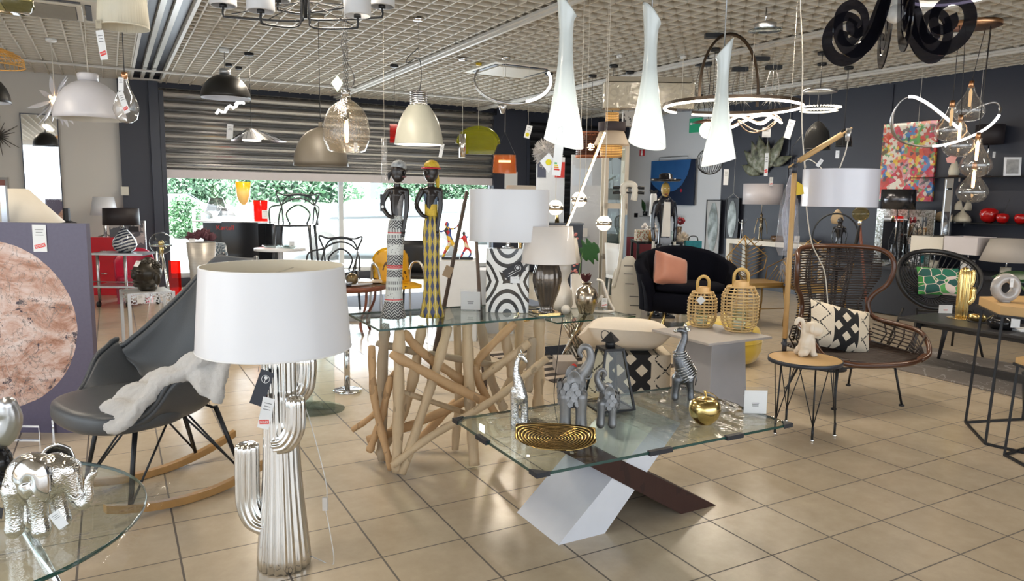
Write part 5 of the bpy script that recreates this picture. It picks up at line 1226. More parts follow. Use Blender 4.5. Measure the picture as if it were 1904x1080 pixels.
p = onr(1890, 500, .75); p.z = .0; r = thing('potted_plant', 'broad green leaf plant reaching in at the right picture edge', 'plant', on_depth(1985, 4.6, 0), RZ)
MB().lathe([(0, 0), (.12, 0), (.15, .28), (.13, .28), (.12, .26), (0, .26)], 28).build('pot', BLACKM, r)
m = MB()
for q in ((-.42, 0, .93), (-.22, -.05, 1.02), (.2, 0, 1.1), (.35, .1, .9)): m.tube(spline([(0, 0, .26), (q[0]*.3, q[1], .7), (q[0]*.6, q[1], q[2]-.06)], 4), .006, 6)
m.build('stems', M('stem_green', (.10, .18, .05), .5), r)
for q, e in (((-.12, 0, .93), (-.45, -.02, .925)), ((-.08, -.05, 1.0), (-.3, -.1, .98)), ((.1, 0, 1.05), (.35, .02, 1.1)), ((.2, .1, .9), (.5, .1, .86))): leafshape(MB(), q, e, .13, (0, -.5, .85)).build('leaf', M('dark_leaf', (.015, .05, .014), .35, var=.4, vs=10), r, sol=.001)

# ---------------- white console table with statuettes, leaf art
p1, p2 = onr(1352, 450, .55), onr(1502, 455, .55)
r = thing('white_console', 'white square-legged console table against the navy wall', 'table', (WX-.36, (p1.y+p2.y)/2, 0), 0); LW = abs(p1.y-p2.y); ZW = zpx(1352, 443, p1.dot(FW)); DT = .42
WT_ = M('offwhite_lacquer', (.62, .58, .50), .5)
MB().box((0, 0, ZW-.035), (DT, LW, .07)).build('table_top', WT_, r)
for sx in (-1, 1):
    for sy in (-1, 1): MB().box((sx*(DT/2-.035), sy*(LW/2-.035), (ZW-.07)/2), (.07, .07, ZW-.07)).build('leg', WT_, r)
def statuette(name, label, px, Y, z, H, mat, arms='down', parentcat='figurine', rz=RZ):
    r = thing(name, label, parentcat, on_depth(px, Y, z), rz); m = MB(); s = H
    for sd in (-1, 1):
        limb(m, [(sd*.045*s, 0, .03*s), (sd*.04*s, 0, .25*s), (sd*.04*s, 0, .48*s)], [.022*s, .028*s, .04*s], 10, 3)
        if arms == 'down': limb(m, [(sd*.10*s, 0, .80*s), (sd*.14*s, -.01*s, .64*s), (sd*.12*s, -.03*s, .50*s)], [.026*s, .02*s, .018*s], 8, 3)
        elif arms == 'floor': limb(m, [(sd*.13*s, 0, .80*s), (sd*.20*s, -.02*s, .55*s), (sd*.24*s, -.02*s, .25*s)], [.028*s, .022*s, .02*s], 8, 3)
        else: limb(m, [(sd*.10*s, 0, .80*s), (sd*.20*s, -.01*s, .88*s), (sd*.22*s, -.03*s, 1.02*s)], [.026*s, .02*s, .018*s], 8, 3)
    limb(m, [(0, 0, .47*s), (0, 0, .62*s), (0, 0, .78*s)], [.07*s, .06*s, .085*s], 12, 3); limb(m, [(0, 0, .82*s), (0, 0, .88*s)], [.03*s, .028*s], 8, 2); m.sph((0, -.005*s, .93*s), (.055*s, .06*s, .075*s), 12)
    body('figure_body', m, mat, r, max(.006, .016*s), 2); MB().cyl((0, 0, 0), (0, 0, .03*s), .12*s, n=20).build('base', mat, r); return r
Yc = Yw(1418, .40)
r = statuette('figure_lamp', 'lamp with a gilt crouching figure base and wide white drum shade', 1416, Yc, ZW, .40, M('gilt_dark', (.30, .24, .16), .2, 1), 'floor', 'lamp')
k = mpp(Yc); z1, z0 = zpx(1417, 342, Yc)-ZW, zpx(1417, 380, Yc)-ZW; MB().cyl((0, 0, .38), (0, 0, z1-.02), .006).build('lamp_neck', CHROME, r); MB().lathe([(35*k, z0), (35*k, z1)], 48).build('lamp_shade', M('lilac_white_shade', (.60, .56, .58), .5, coat=.3), r, sol=.003)
price_tag(r, (.0, -.32, z1+.03), .05, .12, (pi/2, 0, 0)); string(r, (0, -.32, z1+.09), (0, -.2, z1), .001)
statuette('small_statuette', 'small dark silver statuette at the left of the white console', 1381, Yw(1381, .36), ZW, .30, SILVER, 'up')
MB_ = thing('dark_vase', 'low brown bowl on the white console behind the bamboo pole', 'vase', shelf(1456, .4, ZW), RZ); MB().lathe([(0, 0), (.10, 0), (.14, .04), (.13, .08), (.11, .08), (.10, .02)], 24).build('bowl', M('brown_glaze', (.10, .05, .02), .3), MB_)
card_holder('small tilted price card on the white console', shelf(1487, .4, ZW), .08, .11)
# leaf wall decoration
p = onr(1425, 325, .06); r = thing('leaf_wall_art', 'fan of big dark painted metal leaves on the navy wall', 'wall decoration', p, 0)
t = NT('aged_leaf_metal'); LM = t.pbr(t.ramp(t.noise(14, detail=5), [(.3, (.05, .05, .04)), (.5, (.16, .17, .11)), (.7, (.32, .31, .27))]), .55, .3)
for (x0, y0, x1, y1, w_) in ((1423, 320, 1411, 252, 30), (1430, 312, 1459, 250, 22), (1422, 322, 1383, 280, 24), (1436, 308, 1473, 290, 16), (1412, 325, 1379, 307, 18), (1427, 316, 1428, 262, 20), (1418, 318, 1397, 262, 22)):
    a, b_ = onr(x0, y0, .06)-p, onr(x1, y1, .06)-p; leafshape(MB(), a, b_, w_*mpp(p.dot(FW))*1.0, (-1, 0, 0), .03).build('leaf', LM, r, sol=.004)
tg = onr(1425, 306, .3)-p; price_tag(r, tg, .07, .34, (pi/2, 0, -pi/2))
string(r, tg+V(0, 0, .16), tg+V(0, 0, .95), .0015)
# tall framed leaves
t = NT('printed_leaf'); p_ = t.co(); x = t.xyz(p_); PLM = t.pbr(t.ramp(t.noise(9, t.co(scale=(1, 1, .6)), 5), [(.35, (.10, .12, .11)), (.5, (.25, .30, .30)), (.65, (.45, .50, .52))]), .35)
for lab, x0, x1, y0, y1, off in (('tall framed silvery leaf on the pale wall beside the navy corner', 1314, 1339, 373, 470, .05), ('tall framed dark leaf hanging on the navy wall by the corner', 1351, 1373, 370, 444, .05)):
    dark_ = x0 > 1345; r, w_, h_ = on_right('framed_leaf', lab, 'wall decoration', x0, y0, x1, y1, .01, M('print_pale' if not dark_ else 'print_dark', (.42, .42, .42) if not dark_ else (.03, .033, .04), .5), off, (.014, BLACKM))
    MB().surf(lambda u, v: V(-.012, (v-.5)*w_*.75*sin(pi*(.06+.9*u))**.7, h_*(u-.5)*.92), 16, 6).build('leaf', PLM, r)
    if dark_: MB().tube([(0, -w_/2, h_/2), (0, 0, h_/2+.09), (0, w_/2, h_/2)], .003, 5).tube([(0, 0, h_/2+.09), (0, 0, h_/2+.75)], .002, 5).build('hanging_wire', WCORD, r)
# safety signs
r, w_, h_ = on_right('exit_sign', 'green emergency exit sign with a white left arrow on the pale wall', 'sign', 1284, 220, 1306, 246, .03, M('sign_green', (.01, .20, .10), .5, emit=(.02, .30, .15), es=.3), .0)
m = MB(); m.prism([V(0, .02, 0), V(0, .11, .0), V(0, .085, .022), V(0, .08, .015), V(0, .09, .006), V(0, .02, .006)], (-.018, 0, .03), (-.003, 0, 0)).box((-.017, .06, .03), (.003, .12, .014)).box((-.017, .1, .045), (.003, .05, .012)).box((-.017, .1, .015), (.003, .05, .012)).build('arrow', PAPER, r)
for q in m.v[:0]: pass
r, w_, h_ = on_right('extinguisher_sign', 'small red fire extinguisher sign on the pale wall below the white pendant', 'sign', 1190, 278, 1199, 290, .01, M('sign_red', (.55, .02, .03), .5), .0)
MB().cyl((-.008, 0, -.05), (-.008, 0, .04), .022, n=12).box((-.008, 0, .06), (.006, .02, .03)).build('pictogram', PAPER, r)
on_right('wall_switch', 'black double switch plate on the pale wall', 'switch', 1180, 396, 1186, 404, .01, BLACKG, .0)
t = NT('deep_blue_painting'); p_ = t.co(); x = t.xyz(p_); e = t.math('SQRT', t.math('ADD', t.math('POWER', t.math('ADD', x[1], -.12), 2), t.math('POWER', t.math('ADD', x[2], -.42), 2)))
c = t.mix(t.math('LESS_THAN', t.math('ADD', e, t.math('MULTIPLY', t.noise(5, p_), .05)), .62), (.004, .012, .04), t.mix(t.noise(4, p_), (.012, .06, .20), (.03, .13, .34)))
c = t.mix(t.math('LESS_THAN', t.math('SQRT', t.math('ADD', t.math('POWER', t.math('ADD', x[1], .26), 2), t.math('POWER', t.math('ADD', x[2], .14), 2))), .03), c, (.30, .01, .03))
r, w_, h_ = on_right('wall_painting', 'dark blue painting with a pale blue globe on the far pale wall', 'painting', 1212, 298, 1293, 381, .03, t.pbr(c, .3), .03)
MB().tube([(0, -w_*.33, h_/2), (0, -w_*.33, h_/2+.06), (0, w_*.33, h_/2+.06), (0, w_*.33, h_/2)], .006, 6).build('hanger_bar', GREYM, r)
# small wall shelf with plant
r = thing('small_shelf', 'small grey wall shelf behind the cowboy statue', 'shelf', (WX-.11, onr(1228, 402, .1).y, onr(1228, 402, .1).z), 0); MB().box((0, 0, -.01), (.2, .95, .02)).build('shelf_board', GREYM, r)
ZP = r.location.z
r = thing('potted_plant', 'small dark leaved plant at the left end of the small wall shelf', 'plant', (WX-.11, onr(1200, 400, .1).y, ZP), 0); MB().lathe([(0, 0), (.04, 0), (.05, .08), (0, .08)], 16).build('pot', BLACKM, r)
leafshape(MB(), (0, 0, .07), (0, .12, .30), .12, (-1, 0, 0)).build('leaf', M('dark_leaf'), r, sol=.001)

# ---------------- cowboy statue
b = on_depth(1235, 8.5); r = thing('cowboy_statue', 'tall thin painted wooden man with a wide black hat, long coat and white shirt', 'statue', b, RZ+.1); H = zpx(1238, 334, 8.5); BP = M('black_lacquer_paint', (.012, .015, .025), .12, coat=.5)
m = MB()
for sd in (-1, 1):
    limb(m, [(sd*.055, -.02, .05), (sd*.058, 0, .30), (sd*.055, -.005, .50), (sd*.04, 0, .78)], [.035, .042, .05, .062], 14); limb(m, [(sd*.055, 0, .045), (sd*.06, -.10, .035)], [.035, .026], 10, 3)
    limb(m, [(sd*.105, 0, H*.83), (sd*.135, .0, H*.72), (sd*.13, -.02, H*.60), (sd*.125, -.03, H*.56)], [.034, .028, .024, .022], 10)
m.sph((0, 0, .80), (.09, .065, .10), 14); limb(m, [(0, 0, .80), (0, 0, 1.05), (0, 0, H*.83)], [.075, .07, .10], 16)
body('coat_and_trousers', m, BP, r, .012, 3)
m = MB(); limb(m, [(0, 0, H*.82), (0, 0, H*.88)], [.035, .032], 10, 3); m.sph((0, -.01, H*.93), (.052, .06, .085), 16); m.sph((0, -.07, H*.925), (.012, .02, .022), 8); m.sph((0, -.035, H*.885), (.03, .03, .025), 10)
body('head', m, M('ochre_face_paint', (.42, .29, .08), .4), r, .008, 2)
for x in (-.02, .02): MB().sph((x, -.062, H*.937), (.010, .006, .006), 8).build('eye', PAPER, r)
MB().sph((0, -.060, H*.897), (.018, .008, .005), 8).build('mouth', M('dark_red_paint', (.2, .02, .02), .4), r)
m = MB(); m.lathe([(0, H+.085), (.05, H+.085), (.075, H+.07), (.08, H+.01), (.165, H+.005), (.18, H+.02), (.165, H-.005), (.07, H-.01), (0, H-.01)], 32, (0, -.0, -.012)); m.build('hat', BLACKG, r)
MB().prism([V(-.035, 0, H*.84), V(.035, 0, H*.84), V(.05, 0, .95), V(-.05, 0, .95)], (0, -.105, 0), (0, .03, 0)).build('shirt', M('white_shirt_paint', (.70, .68, .64), .4), r)
MB().box((0, -.085, .90), (.13, .03, .07)).box((0, -.09, .83), (.07, .03, .10)).build('belt_and_pouch', M('pewter_paint', (.2, .2, .21), .3, .6), r)
for sd in (-1, 1):
    m = MB(); limb(m, [(sd*.125, -.03, H*.55), (sd*.127, -.035, H*.51)], [.02, .018], 8, 3)
    for k in range(4): limb(m, [(sd*.127+(k-1.5)*.010, -.037, H*.51), (sd*.127+(k-1.5)*.012, -.042, H*.475-(k % 2)*.006)], [.0055, .0045], 6, 3)
    limb(m, [(sd*.127-sd*.018, -.037, H*.53), (sd*.127-sd*.03, -.045, H*.505)], [.006, .0045], 6, 3); body('hand', m, M('white_glove_paint', (.72, .70, .64), .4), r, .004, 1)
MB().box((0, -.03, .012), (.26, .26, .024)).build('base', BLACKM, r)
MB().tube([(.0, -.12, H*.885), (-.05, -.15, H*.895)], .008, 8).build('cigar', M('cigar_brown', (.16, .06, .03), .6), r)
# ---------------- dining corner behind the sofa
Yd = 8.9
r = thing('dark_table', 'black framed table with flowers and a gift box beside the cowboy statue', 'table', on_depth(1222, Yd), RZ); zt_ = zpx(1222, 447, Yd); k = mpp(Yd)
MB().box((0, 0, zt_-.015), (84*k, .5, .03)).build('table_top', BLACKG, r)
for sx in (-1, 1):
    for sy in (-1, 1): MB().box((sx*39*k, sy*.22, (zt_-.03)/2), (.03, .03, zt_-.03)).build('leg', BLACKM, r)
def on_t(px, dy=0): q = on_depth(px, Yd, zt_)+FW*dy; return q
t = NT('floral_print'); r = thing('floral_box', 'box covered with a small floral print on the dark table', 'box', on_t(1195), RZ); MB().box((0, 0, .06), (25*k, .14, .13)).build('box_body', t.pbr(t.ramp(t.vor(50), [(.2, (.45, .05, .08)), (.4, (.30, .35, .15)), (.55, (.72, .68, .62))]), .6), r)
r = thing('flower_vase', 'vase with white blossoms and leaves on the dark table', 'vase', on_t(1212, .08), RZ); MB().lathe([(0, 0), (.03, 0), (.035, .08), (.02, .1)], 16).build('vase_body', GLASS, r)
m = MB(); rd = random.Random(1)
for q in range(16): m.sph((rd.uniform(-.09, .09), rd.uniform(-.05, .05), .12+rd.uniform(0, .08)), .022, 8)
m.build('blossoms', M('white_petals', (.70, .68, .68), .8), r)
r = thing('amber_vase', 'white ribbed sleeve lamp on an amber glass foot beside the cowboy', 'vase', on_t(1211, -.10), RZ)
MB().lathe([(0, 0), (.03, 0), (.045, .05), (.035, .11), (.02, .15)], 20).build('foot', M('amber_glass', (.35, .18, .04), .1), r); z1 = zpx(1211, 360, Yd)-zt_; z0 = zpx(1211, 402, Yd)-zt_
MB().lathe([(.032, z0), (.045, z0+.005), (.038, z1-.02), (.03, z1)], 40, fn=lambda a, z: 1+.06*sin(10*a)*sin(z*160)).build('ribbed_sleeve', PAPER, r); MB().cyl((0, 0, .1), (0, 0, z0), .012).build('stem', BRASS, r)
leafshape(leafshape(MB(), (0, 0, z1), (-.05, 0, z1+.05), .04), (0, 0, z1), (.05, 0, z1+.04), .04).build('tuft', BLACKM, r)
r = thing('candle_holder', 'small glass candle holder with a white candle on the dark table', 'candle', on_t(1254), RZ); MB().lathe([(.005, 0), (.03, 0), (.03, .12), (.028, .12), (.028, .01)], 20).build('glass', GLASS, r); MB().cyl((0, 0, .01), (0, 0, .07), .02).build('candle', PAPER, r)
r = thing('flower_vase', 'dark red roses in a slim glass vase behind the cowboy', 'vase', on_t(1267, .12), RZ); MB().lathe([(.005, 0), (.03, 0), (.04, .17), (.035, .17)], 20).build('vase_body', M('brown_glass', (.12, .08, .05), .1), r)
m = MB(); rd = random.Random(4)
for q in range(12): m.sph((rd.uniform(-.06, .06), rd.uniform(-.05, .05), .20+rd.uniform(0, .07)), .024, 8)
m.build('roses', M('dark_red_petals', (.20, .01, .02), .7), r)
r = thing('feather_ball', 'cream feather ball on thin dark legs beside the cowboy statue', 'ornament', on_depth(1271, 8.9), RZ); zz = zpx(1271, 444, 8.9); m = MB(); rd = random.Random(9)
for q in range(260):
    a, b2 = rd.uniform(0, 2*pi), rd.uniform(-1, 1); d = Vector((cos(a)*sqrt(1-b2*b2), sin(a)*sqrt(1-b2*b2), b2)); m.tube([d*.03+V(0, 0, zz), d*.09+V(0, 0, zz)], [.004, .0015], 4)
m.build('feathers', M('cream_feather', (.62, .54, .44), .9), r); m = MB()
for q in range(3): a = 2*pi*q/3; m.tube([(0, 0, zz-.05), (.12*cos(a), .12*sin(a), .0)], .006, 6)
m.build('tripod', BLACKM, r)
r = thing('turquoise_bag', 'turquoise patterned bag behind the black sofa', 'bag', on_depth(1291, 8.8), RZ); zz = zpx(1291, 466, 8.8); MB().box((0, 0, (zz+.13)/2), (.19, .10, zz+.11)).build('bag_body', M('turquoise_cloth', (.01, .20, .25), .6, var=.5, vs=30), r); MB().tube(spline([(-.06, 0, zz+.11), (-.04, 0, zz+.17), (.04, 0, zz+.17), (.06, 0, zz+.11)], 4), .007, 6).build('handle', BLACKM, r)
def side_chair(label, px, Y, mat, zs=.45, hb=.85, w_=.42, rz=RZ):
    r = thing('dining_chair', label, 'chair', on_depth(px, Y), rz)
    MB().box((0, 0, zs), (w_, .42, .04)).build('seat', mat, r, bev=.01); MB().surf(lambda u, v: V((u-.5)*w_, .2-.05*cos((u-.5)*3)+.03*v, zs+(hb-zs)*v), 10, 4).build('backrest', mat, r, sol=.02)
    for sx in (-1, 1):
        for sy in (-1, 1): MB().cyl((sx*w_*.46, sy*.19, 0), (sx*w_*.4, sy*.17, zs), .013, n=8).build('leg', mat, r)
    return r
side_chair('white dining chair left of the dark table', 1172, 8.6, WHITEP, w_=.36, rz=RZ+1.9)
side_chair('dark red velvet chair tucked under the dark table', 1197, 9.95, M('wine_velvet', (.10, .01, .02), .8))

# ---------------- black shell sofa
b = on_depth(1284, 7.75); r = thing('shell_sofa', 'black velvet scallop-backed small sofa on gold legs', 'sofa', b, RZ+.12); BV = M('black_velvet', (.003, .0035, .008), .9, spec=.12)
zt_ = .86
def sofa(u, v):
    a = radians(205)-radians(230)*u; k = .435+.022*abs(cos(7*2*pi*u/2)); hh = lerp(.50, zt_, sin(pi*u)**.8)
    fl = .07*v*v; return V((k+fl)*cos(a), (k*.72+fl)*sin(a)*1.0+.02, .20+(hh-.20)*v)
MB().surf(sofa, 84, 12).build('shell_back', BV, r, sol=.10)
MB().lathe([(0, .19), (.36, .19), (.44, .22), (.45, .36), (.41, .40), (0, .41)], 56, (0, 0, 0), 1, .78).build('seat_base', BV, r); MB().lathe([(0, .41), (.36, .41), (.40, .435), (.39, .48), (.33, .50), (0, .505)], 56, (0, -.02, 0), 1, .76).build('seat_cushion', BV, r)
for sx, sy in ((-.32, -.24), (.32, -.24), (-.28, .26), (.28, .26)): MB().cyl((sx*1.15, sy*1.15, 0), (sx, sy, .20), .010, .020, 12).build('leg', GOLD, r)
q = b+Matrix.Rotation(RZ+.12, 3, 'Z')@V(-.21, -.04, .62); t = NT('terracotta_satin'); cushion('cushion', 'terracotta satin tufted cushion on the black shell sofa', q, .41, .38, .22, t.pbr(t.mix(t.noise(6), (.40, .15, .10), (.56, .25, .17)), .45, sheen=.4), (radians(-25), radians(17), RZ+.35))
# ---------------- brass leaf chairs
def leaf_chair(label, px, Y, rz):
    r = thing('leaf_chair', label, 'chair', on_depth(px, Y), rz); AB = M('antique_brass_wire', (.36, .22, .07), .4, .6)
    m = MB(); z0_, z1_ = .50, .98; out = [(-.02, z0_), (-.22, .60), (-.26, .74), (-.12, .86), (0, z1_), (.12, .86), (.26, .74), (.22, .60), (.02, z0_)]
    P = [V(x, .20+.06*(z-z0_)/.5-.12*abs(x), z) for x, z in out]; m.tube(P, .007, 6)
    m.tube([(0, .17, z0_-.04), (0, .26, z1_)], .007, 6); m.build('leaf_back', AB, r); m = MB()
    for q in range(10):
        zc = z0_+.03+.042*q; w_ = .23*sin(pi*min(1, (.14+q/12)))+.0
        for s in (-1, 1): m.tube([(0, .20, zc-.03), (s*w_, .20-.10*w_, zc+.05)], .004, 5)
    m.build('leaf_veins', AB, r)
    for s in (-1, 1):
        m = MB(); m.tube([(s*.24, -.2, .47), (s*.36, -.02, .74), (s*.24, .15, .62), (s*.24, .18, .47)], .007, 6)
        for q in range(5): m.tube([(s*.24, -.14+.07*q, .48), (s*(.27+.016*q), -.1+.05*q, .56+.02*q)], .004, 5)
        m.build('arm', AB, r)
    MB().rbox((0, 0, .465), (.48, .42, .035), .05).build('seat', AB, r); MB().tube([(-.24, -.21, .44), (.24, -.21, .44), (.24, .2, .44), (-.24, .2, .44)], .012, 6, True).build('seat_frame', AB, r)
    for sx in (-1, 1):
        for sy in (-1, 1): MB().tube([(sx*.22, sy*.2, .45), (sx*.24, sy*.23, .22), (sx*.22, sy*.24, 0)], .011, 8).build('leg', AB, r)
    MB().tube([(-.23, -.22, .2), (.23, -.22, .2)], .006, 6).build('stretcher', AB, r)
    return r
r = leaf_chair('brass wire leaf-backed chair in front of the white console', 1412, 8.1, RZ+.25)
leafshape(MB(), (.24, -.22, .50), (.24, -.20, .78), .16).build('bagged_leaf', thin_glass('bag_film'), r, sol=.01)
leaf_chair('brass wire leaf-backed chair partly hidden by the wing chair', 1527, 7.7, RZ-.1)
# ---------------- tripod lamp behind the wing chair
b = on_depth(1588, 6.3); r = thing('bulb_tripod_lamp', 'black tripod lamp with a big amber globe bulb behind the wing chair', 'lamp', b, RZ); z1 = zpx(1598, 404, 6.3); dx = 12*mpp(6.3)
MB().sph((dx, 0, z1+.03), (.07, .07, .062), 24).build('bulb', thin_glass('amber_bulb_glass', (.95, .82, .50), 1.5), r); MB().cyl((dx, 0, z1-.07), (dx, 0, z1-.02), .018, n=14).build('socket', CHROME, r)
for q, e in (((-.20, -.1, 0), .0), ((.22, -.05, 0), 0), ((.02, .25, 0), 0)): MB().tube([(dx, 0, z1-.07), (q[0], q[1], 0)], [.012, .010], 8).build('leg', BLACKM if q[0] < .2 else M('mahogany', (.16, .05, .03), .4), r)
p = on_depth(1556, 6.95, 0); r = thing('hoop_ornament', 'thin black hoop ornament standing behind the wing chair', 'ornament', p, RZ); zc = zpx(1556, 440, 6.95)
MB().tube([(.22*cos(a), 0, zc+.22*sin(a)) for a in [2*pi*q/40 for q in range(40)]], .008, 8, True).build('hoop', BLACKM, r); MB().cyl((0, 0, 0), (0, 0, zc-.22), .01).disc((0, 0, 0), .14, .012).build('stand', BLACKM, r)
statuette('black_statuette', 'black standing statuette behind the top of the wing chair', 1563, 5.9, zpx(1563, 500, 5.9), .42, BLACKG, 'down')
r = thing('plant_stand', 'slim black plant stand behind the wing chair', 'stand', on_depth(1563, 5.9), RZ); zz = zpx(1563, 500, 5.9); MB().disc((0, 0, zz-.012), .12, .012).build('top_plate', BLACKM, r); MB().cyl((0, 0, 0), (0, 0, zz-.012), .012).disc((0, 0, 0), .13, .012).build('stem', BLACKM, r)
r = thing('stone_pear', 'pale hanging stone drop ornament beside the white drum shade', 'ornament', at(1556, 417, 7.2), RZ); MB().lathe([(0, 0), (.05, .01), (.06, .05), (.045, .10), (.015, .145), (0, .15)], 20).build('stone', M('pale_stone'), r); string(r, (0, 0, .14), (0, 0, ZC-r.location.z), .0015, BCORD); MB().cyl((0, 0, ZC-r.location.z-.02), (0, 0, ZC-r.location.z), .03).build('canopy', BLACKM, r)

# ---------------- cello rack
b = G(1160, 600); Yq = b.dot(FW); r = thing('cello_shelf', 'white cello shaped shelf unit with black tuning pegs', 'shelf', b, RZ-.15); CW = M('ivory_lacquer', (.68, .65, .57), .35); H = zpx(1150, 345, Yq)
def celloprof():
    o = []
    for q in range(25):
        t_ = q/24; z = .02+.72*t_; w_ = .165*(1-.10*cos(2*pi*t_*1.0))*(1 if t_ < .72 else (1-((t_-.72)/.28)**1.6*.72)); w_ *= (1 if t_ > .03 else .75); o.append((w_, z))
    return o
cp = celloprof(); m = MB(); m.prism([V(w_, 0, z) for w_, z in cp]+[V(-w_, 0, z) for w_, z in cp[::-1]], (.03, -.0, 0), (0, .16, 0)); m.build('cello_body', CW, r)
for z, x in ((.10, .05), (.20, .08), (.30, .07), (.44, .02), (.55, 0), (.64, 0)): MB().box((.03+x, -.003, z), (.10, .004, .008)).build('shelf_slot', INK, r)
MB().tube(spline([(-.13, .0, .40), (-.08, 0, .62), (-.055, 0, .86), (-.05, 0, 1.1), (-.05, 0, H-.08)], 6), .022, 8).build('neck', CW, r); MB().box((-.02, .03, .95), (.035, .05, .5)).build('finger_board', M('pale_blue_grey', (.25, .33, .42), .4), r)
MB().tube(spline([(-.05, 0, H-.10), (-.06, 0, H-.02), (-.01, 0, H+.02), (.06, 0, H-.0), (.07, 0, H-.09), (.06, 0, H-.16)], 6), .028, 10, flat=1.3).build('scroll', CW, r)
for z in (H-.02, H-.075):
    for s in (-1, 1): MB().cyl((.0, 0, z), (s*.17, 0, z), .010, .02, 10).build('tuning_peg', BLACKM, r)
# ---------------- white display panels and vitrine
PNL = M('pale_display_panel', (.60, .64, .70), .4)
def panel(label, x0, x1, ytop, Y, w_=None, th=.05, mat=None, name='display_stand'):
    a = on_depth(x0, Y); c = on_depth(x1, Y); zt_ = zpx((x0+x1)/2, ytop, Y); o = thing(name, label, 'panel', (a+c)/2, RZ); MB().box((0, 0, zt_/2), ((c-a).length, th, zt_)).build('board', mat or PNL, o); return o, zt_, (c-a).length
o, zt_, wd = panel('white display panel with a red and a dark picture at its top', 996, 1048, 292, 10.6); MB().box((-.13, -.03, zt_-.16), (.12, .008, .26)).build('dark_picture', M('dark_print', (.05, .06, .10), .4), o); MB().box((.13, -.03, zt_-.18), (.14, .008, .22)).build('red_picture', M('red_print', (.55, .03, .02), .4), o)
o, zt_, wd = panel('white display panel with a clear poster pocket, behind the light stick', 1060, 1119, 288, 10.3); MB().box((0, -.03, zt_-.22), (wd*.9, .006, .40)).build('poster_pocket', ACRYL, o); MB().box((-.02, -.035, zt_-1.08), (.09, .004, .12)).build('price_sheet', PAPER, o)
price_tag(o, (-.08, -.04, zt_-1.02), .08, .12, (pi/2, 0, 0))
Yv = 9.7; a = on_depth(1119, Yv); c = on_depth(1162, Yv); r = thing('vitrine', 'tall cream glazed cabinet with glass shelves in the far corner', 'cabinet', (a+c)/2, RZ); wd = (c-a).length; zt_ = zpx(1140, 262, Yv); VC = M('cream_cabinet', (.56, .51, .43), .5)
for sx in (-1, 1):
    for sy in (-1, 1): MB().box((sx*(wd/2-.025), sy*.17, zt_/2), (.05, .05, zt_)).build('post', VC, r)
for z in (.05, .62, 1.28, zt_-.03): MB().box((0, -.17, z), (wd, .05, .07 if z > .06 else .10)).build('rail', VC, r); MB().box((0, 0, z), (wd-.06, .34, .02)).build('board', VC, r)
for z in (.36, .50, .80, 1.0, 1.5): MB().box((0, 0, z), (wd-.1, .30, .008)).build('glass_shelf', GLASSG, r)
MB().box((0, -.17, zt_/2), (wd-.1, .005, zt_-.2)).build('glass_door', GLASS, r); MB().box((0, .17, zt_/2), (wd-.1, .01, zt_-.1)).build('back_panel', M('dark_cabinet_back', (.10, .11, .12), .3), r)
for q, (x, z) in enumerate(((-.05, 1.52), (.03, 1.52), (.0, 1.02), (.06, .82))):
    g_ = thing('wine_glass', ('stemmed glass standing on the top vitrine shelf' if z > 1.5 else 'stemmed glass standing on a middle vitrine shelf'), 'glass', r.location+RT*x+V(0, 0, z-.016), RZ, 'glasses in the vitrine'); MB().lathe([(.03, 0), (.03, .003), (.004, .006), (.004, .08), (.03, .11), (.035, .15), (.028, .20)], 18).build('bowl', GLASS, g_)
a = on_depth(1017, 9.3); c = on_depth(1084, 9.3); r = thing('dark_counter', 'dark blue black counter behind the white shaded bronze lamp', 'counter', (a+c)/2, RZ); zt_ = zpx(1050, 417, 9.3); MB().box((0, .2, zt_/2), ((c-a).length, .45, zt_)).build('cabinet_body', M('blue_black_lacquer', (.018, .022, .035), .3), r); MB().box((-.0, .18, zt_+.01), ((c-a).length+.02, .5, .02)).build('counter_top', BLACKG, r); zc_ = zt_+.02
r = thing('cone_ornament', 'slim gold cone under the left small globe pendant', 'ornament', on_depth(1037, 9.3, zc_)+FW*.1, RZ); MB().lathe([(0, 0), (.03, 0), (.012, .13), (0, .14)], 18).build('cone', GOLD, r)
tag(MB().box((0, 0, 0), (.26, .002, .3)).build('notice_sheet', PAPER, loc=onw(950, 335, .13), rz=0), 'white notice sheet on the navy pillar right of the shutter', 'notice')
# ---------------- low table with crossed chrome legs and its things
t0, t1 = G(1050, 597, .36), G(1187, 589, .36); u0, u1, v0 = t0.x-.10, t1.x, (t0.y+t1.y)/2; v1 = v0+.62
r = thing('chrome_leg_table', 'low glass table on crossed polished tube legs behind the driftwood console', 'table', (0, 0, 0)); slab_glass(r, u0, u1, v0, v1, .36)
m = MB(); PC = M('polished_warm_tube', (.60, .52, .42), .08, 1, var=.3, vs=6)
for k_ in range(5):
    x0 = u0+.12+k_*.08; x1 = x0+.30
    m = MB().tube([(x0, v0+.1+.09*k_, .03), (x1-.12, v0+.1+.09*k_, .348)], .014, 8); m.build('tube_leg', PC, r); MB().tube([(x1-.1, v0+.14+.09*k_, .03), (x0+.02, v0+.14+.09*k_, .348)], .014, 8).build('tube_leg', PC, r)
MB().box(((u0+.5*(u1-u0)), v0+.32, .015), (.62, .5, .03)).build('base_plate', M('mirror_plate', (.4, .4, .42), .05, 1), r)
def on_low(px, py): q = G(px, py, .36); return q
b = on_low(1100, 583); r = thing('pitcher_vase', 'gold and silver shouldered vase on the low chrome-legged table', 'vase', b, RZ); MB().lathe([(0, 0), (.06, 0), (.07, .02), (.10, .10), (.105, .16), (.08, .22), (.035, .25), (.04, .27), (.05, .275)], 36, (-.05, 0, 0)).build('vase_body', M('gilded_silver', (.50, .44, .36), .2, 1, var=.4, vs=8), r)
m = MB()
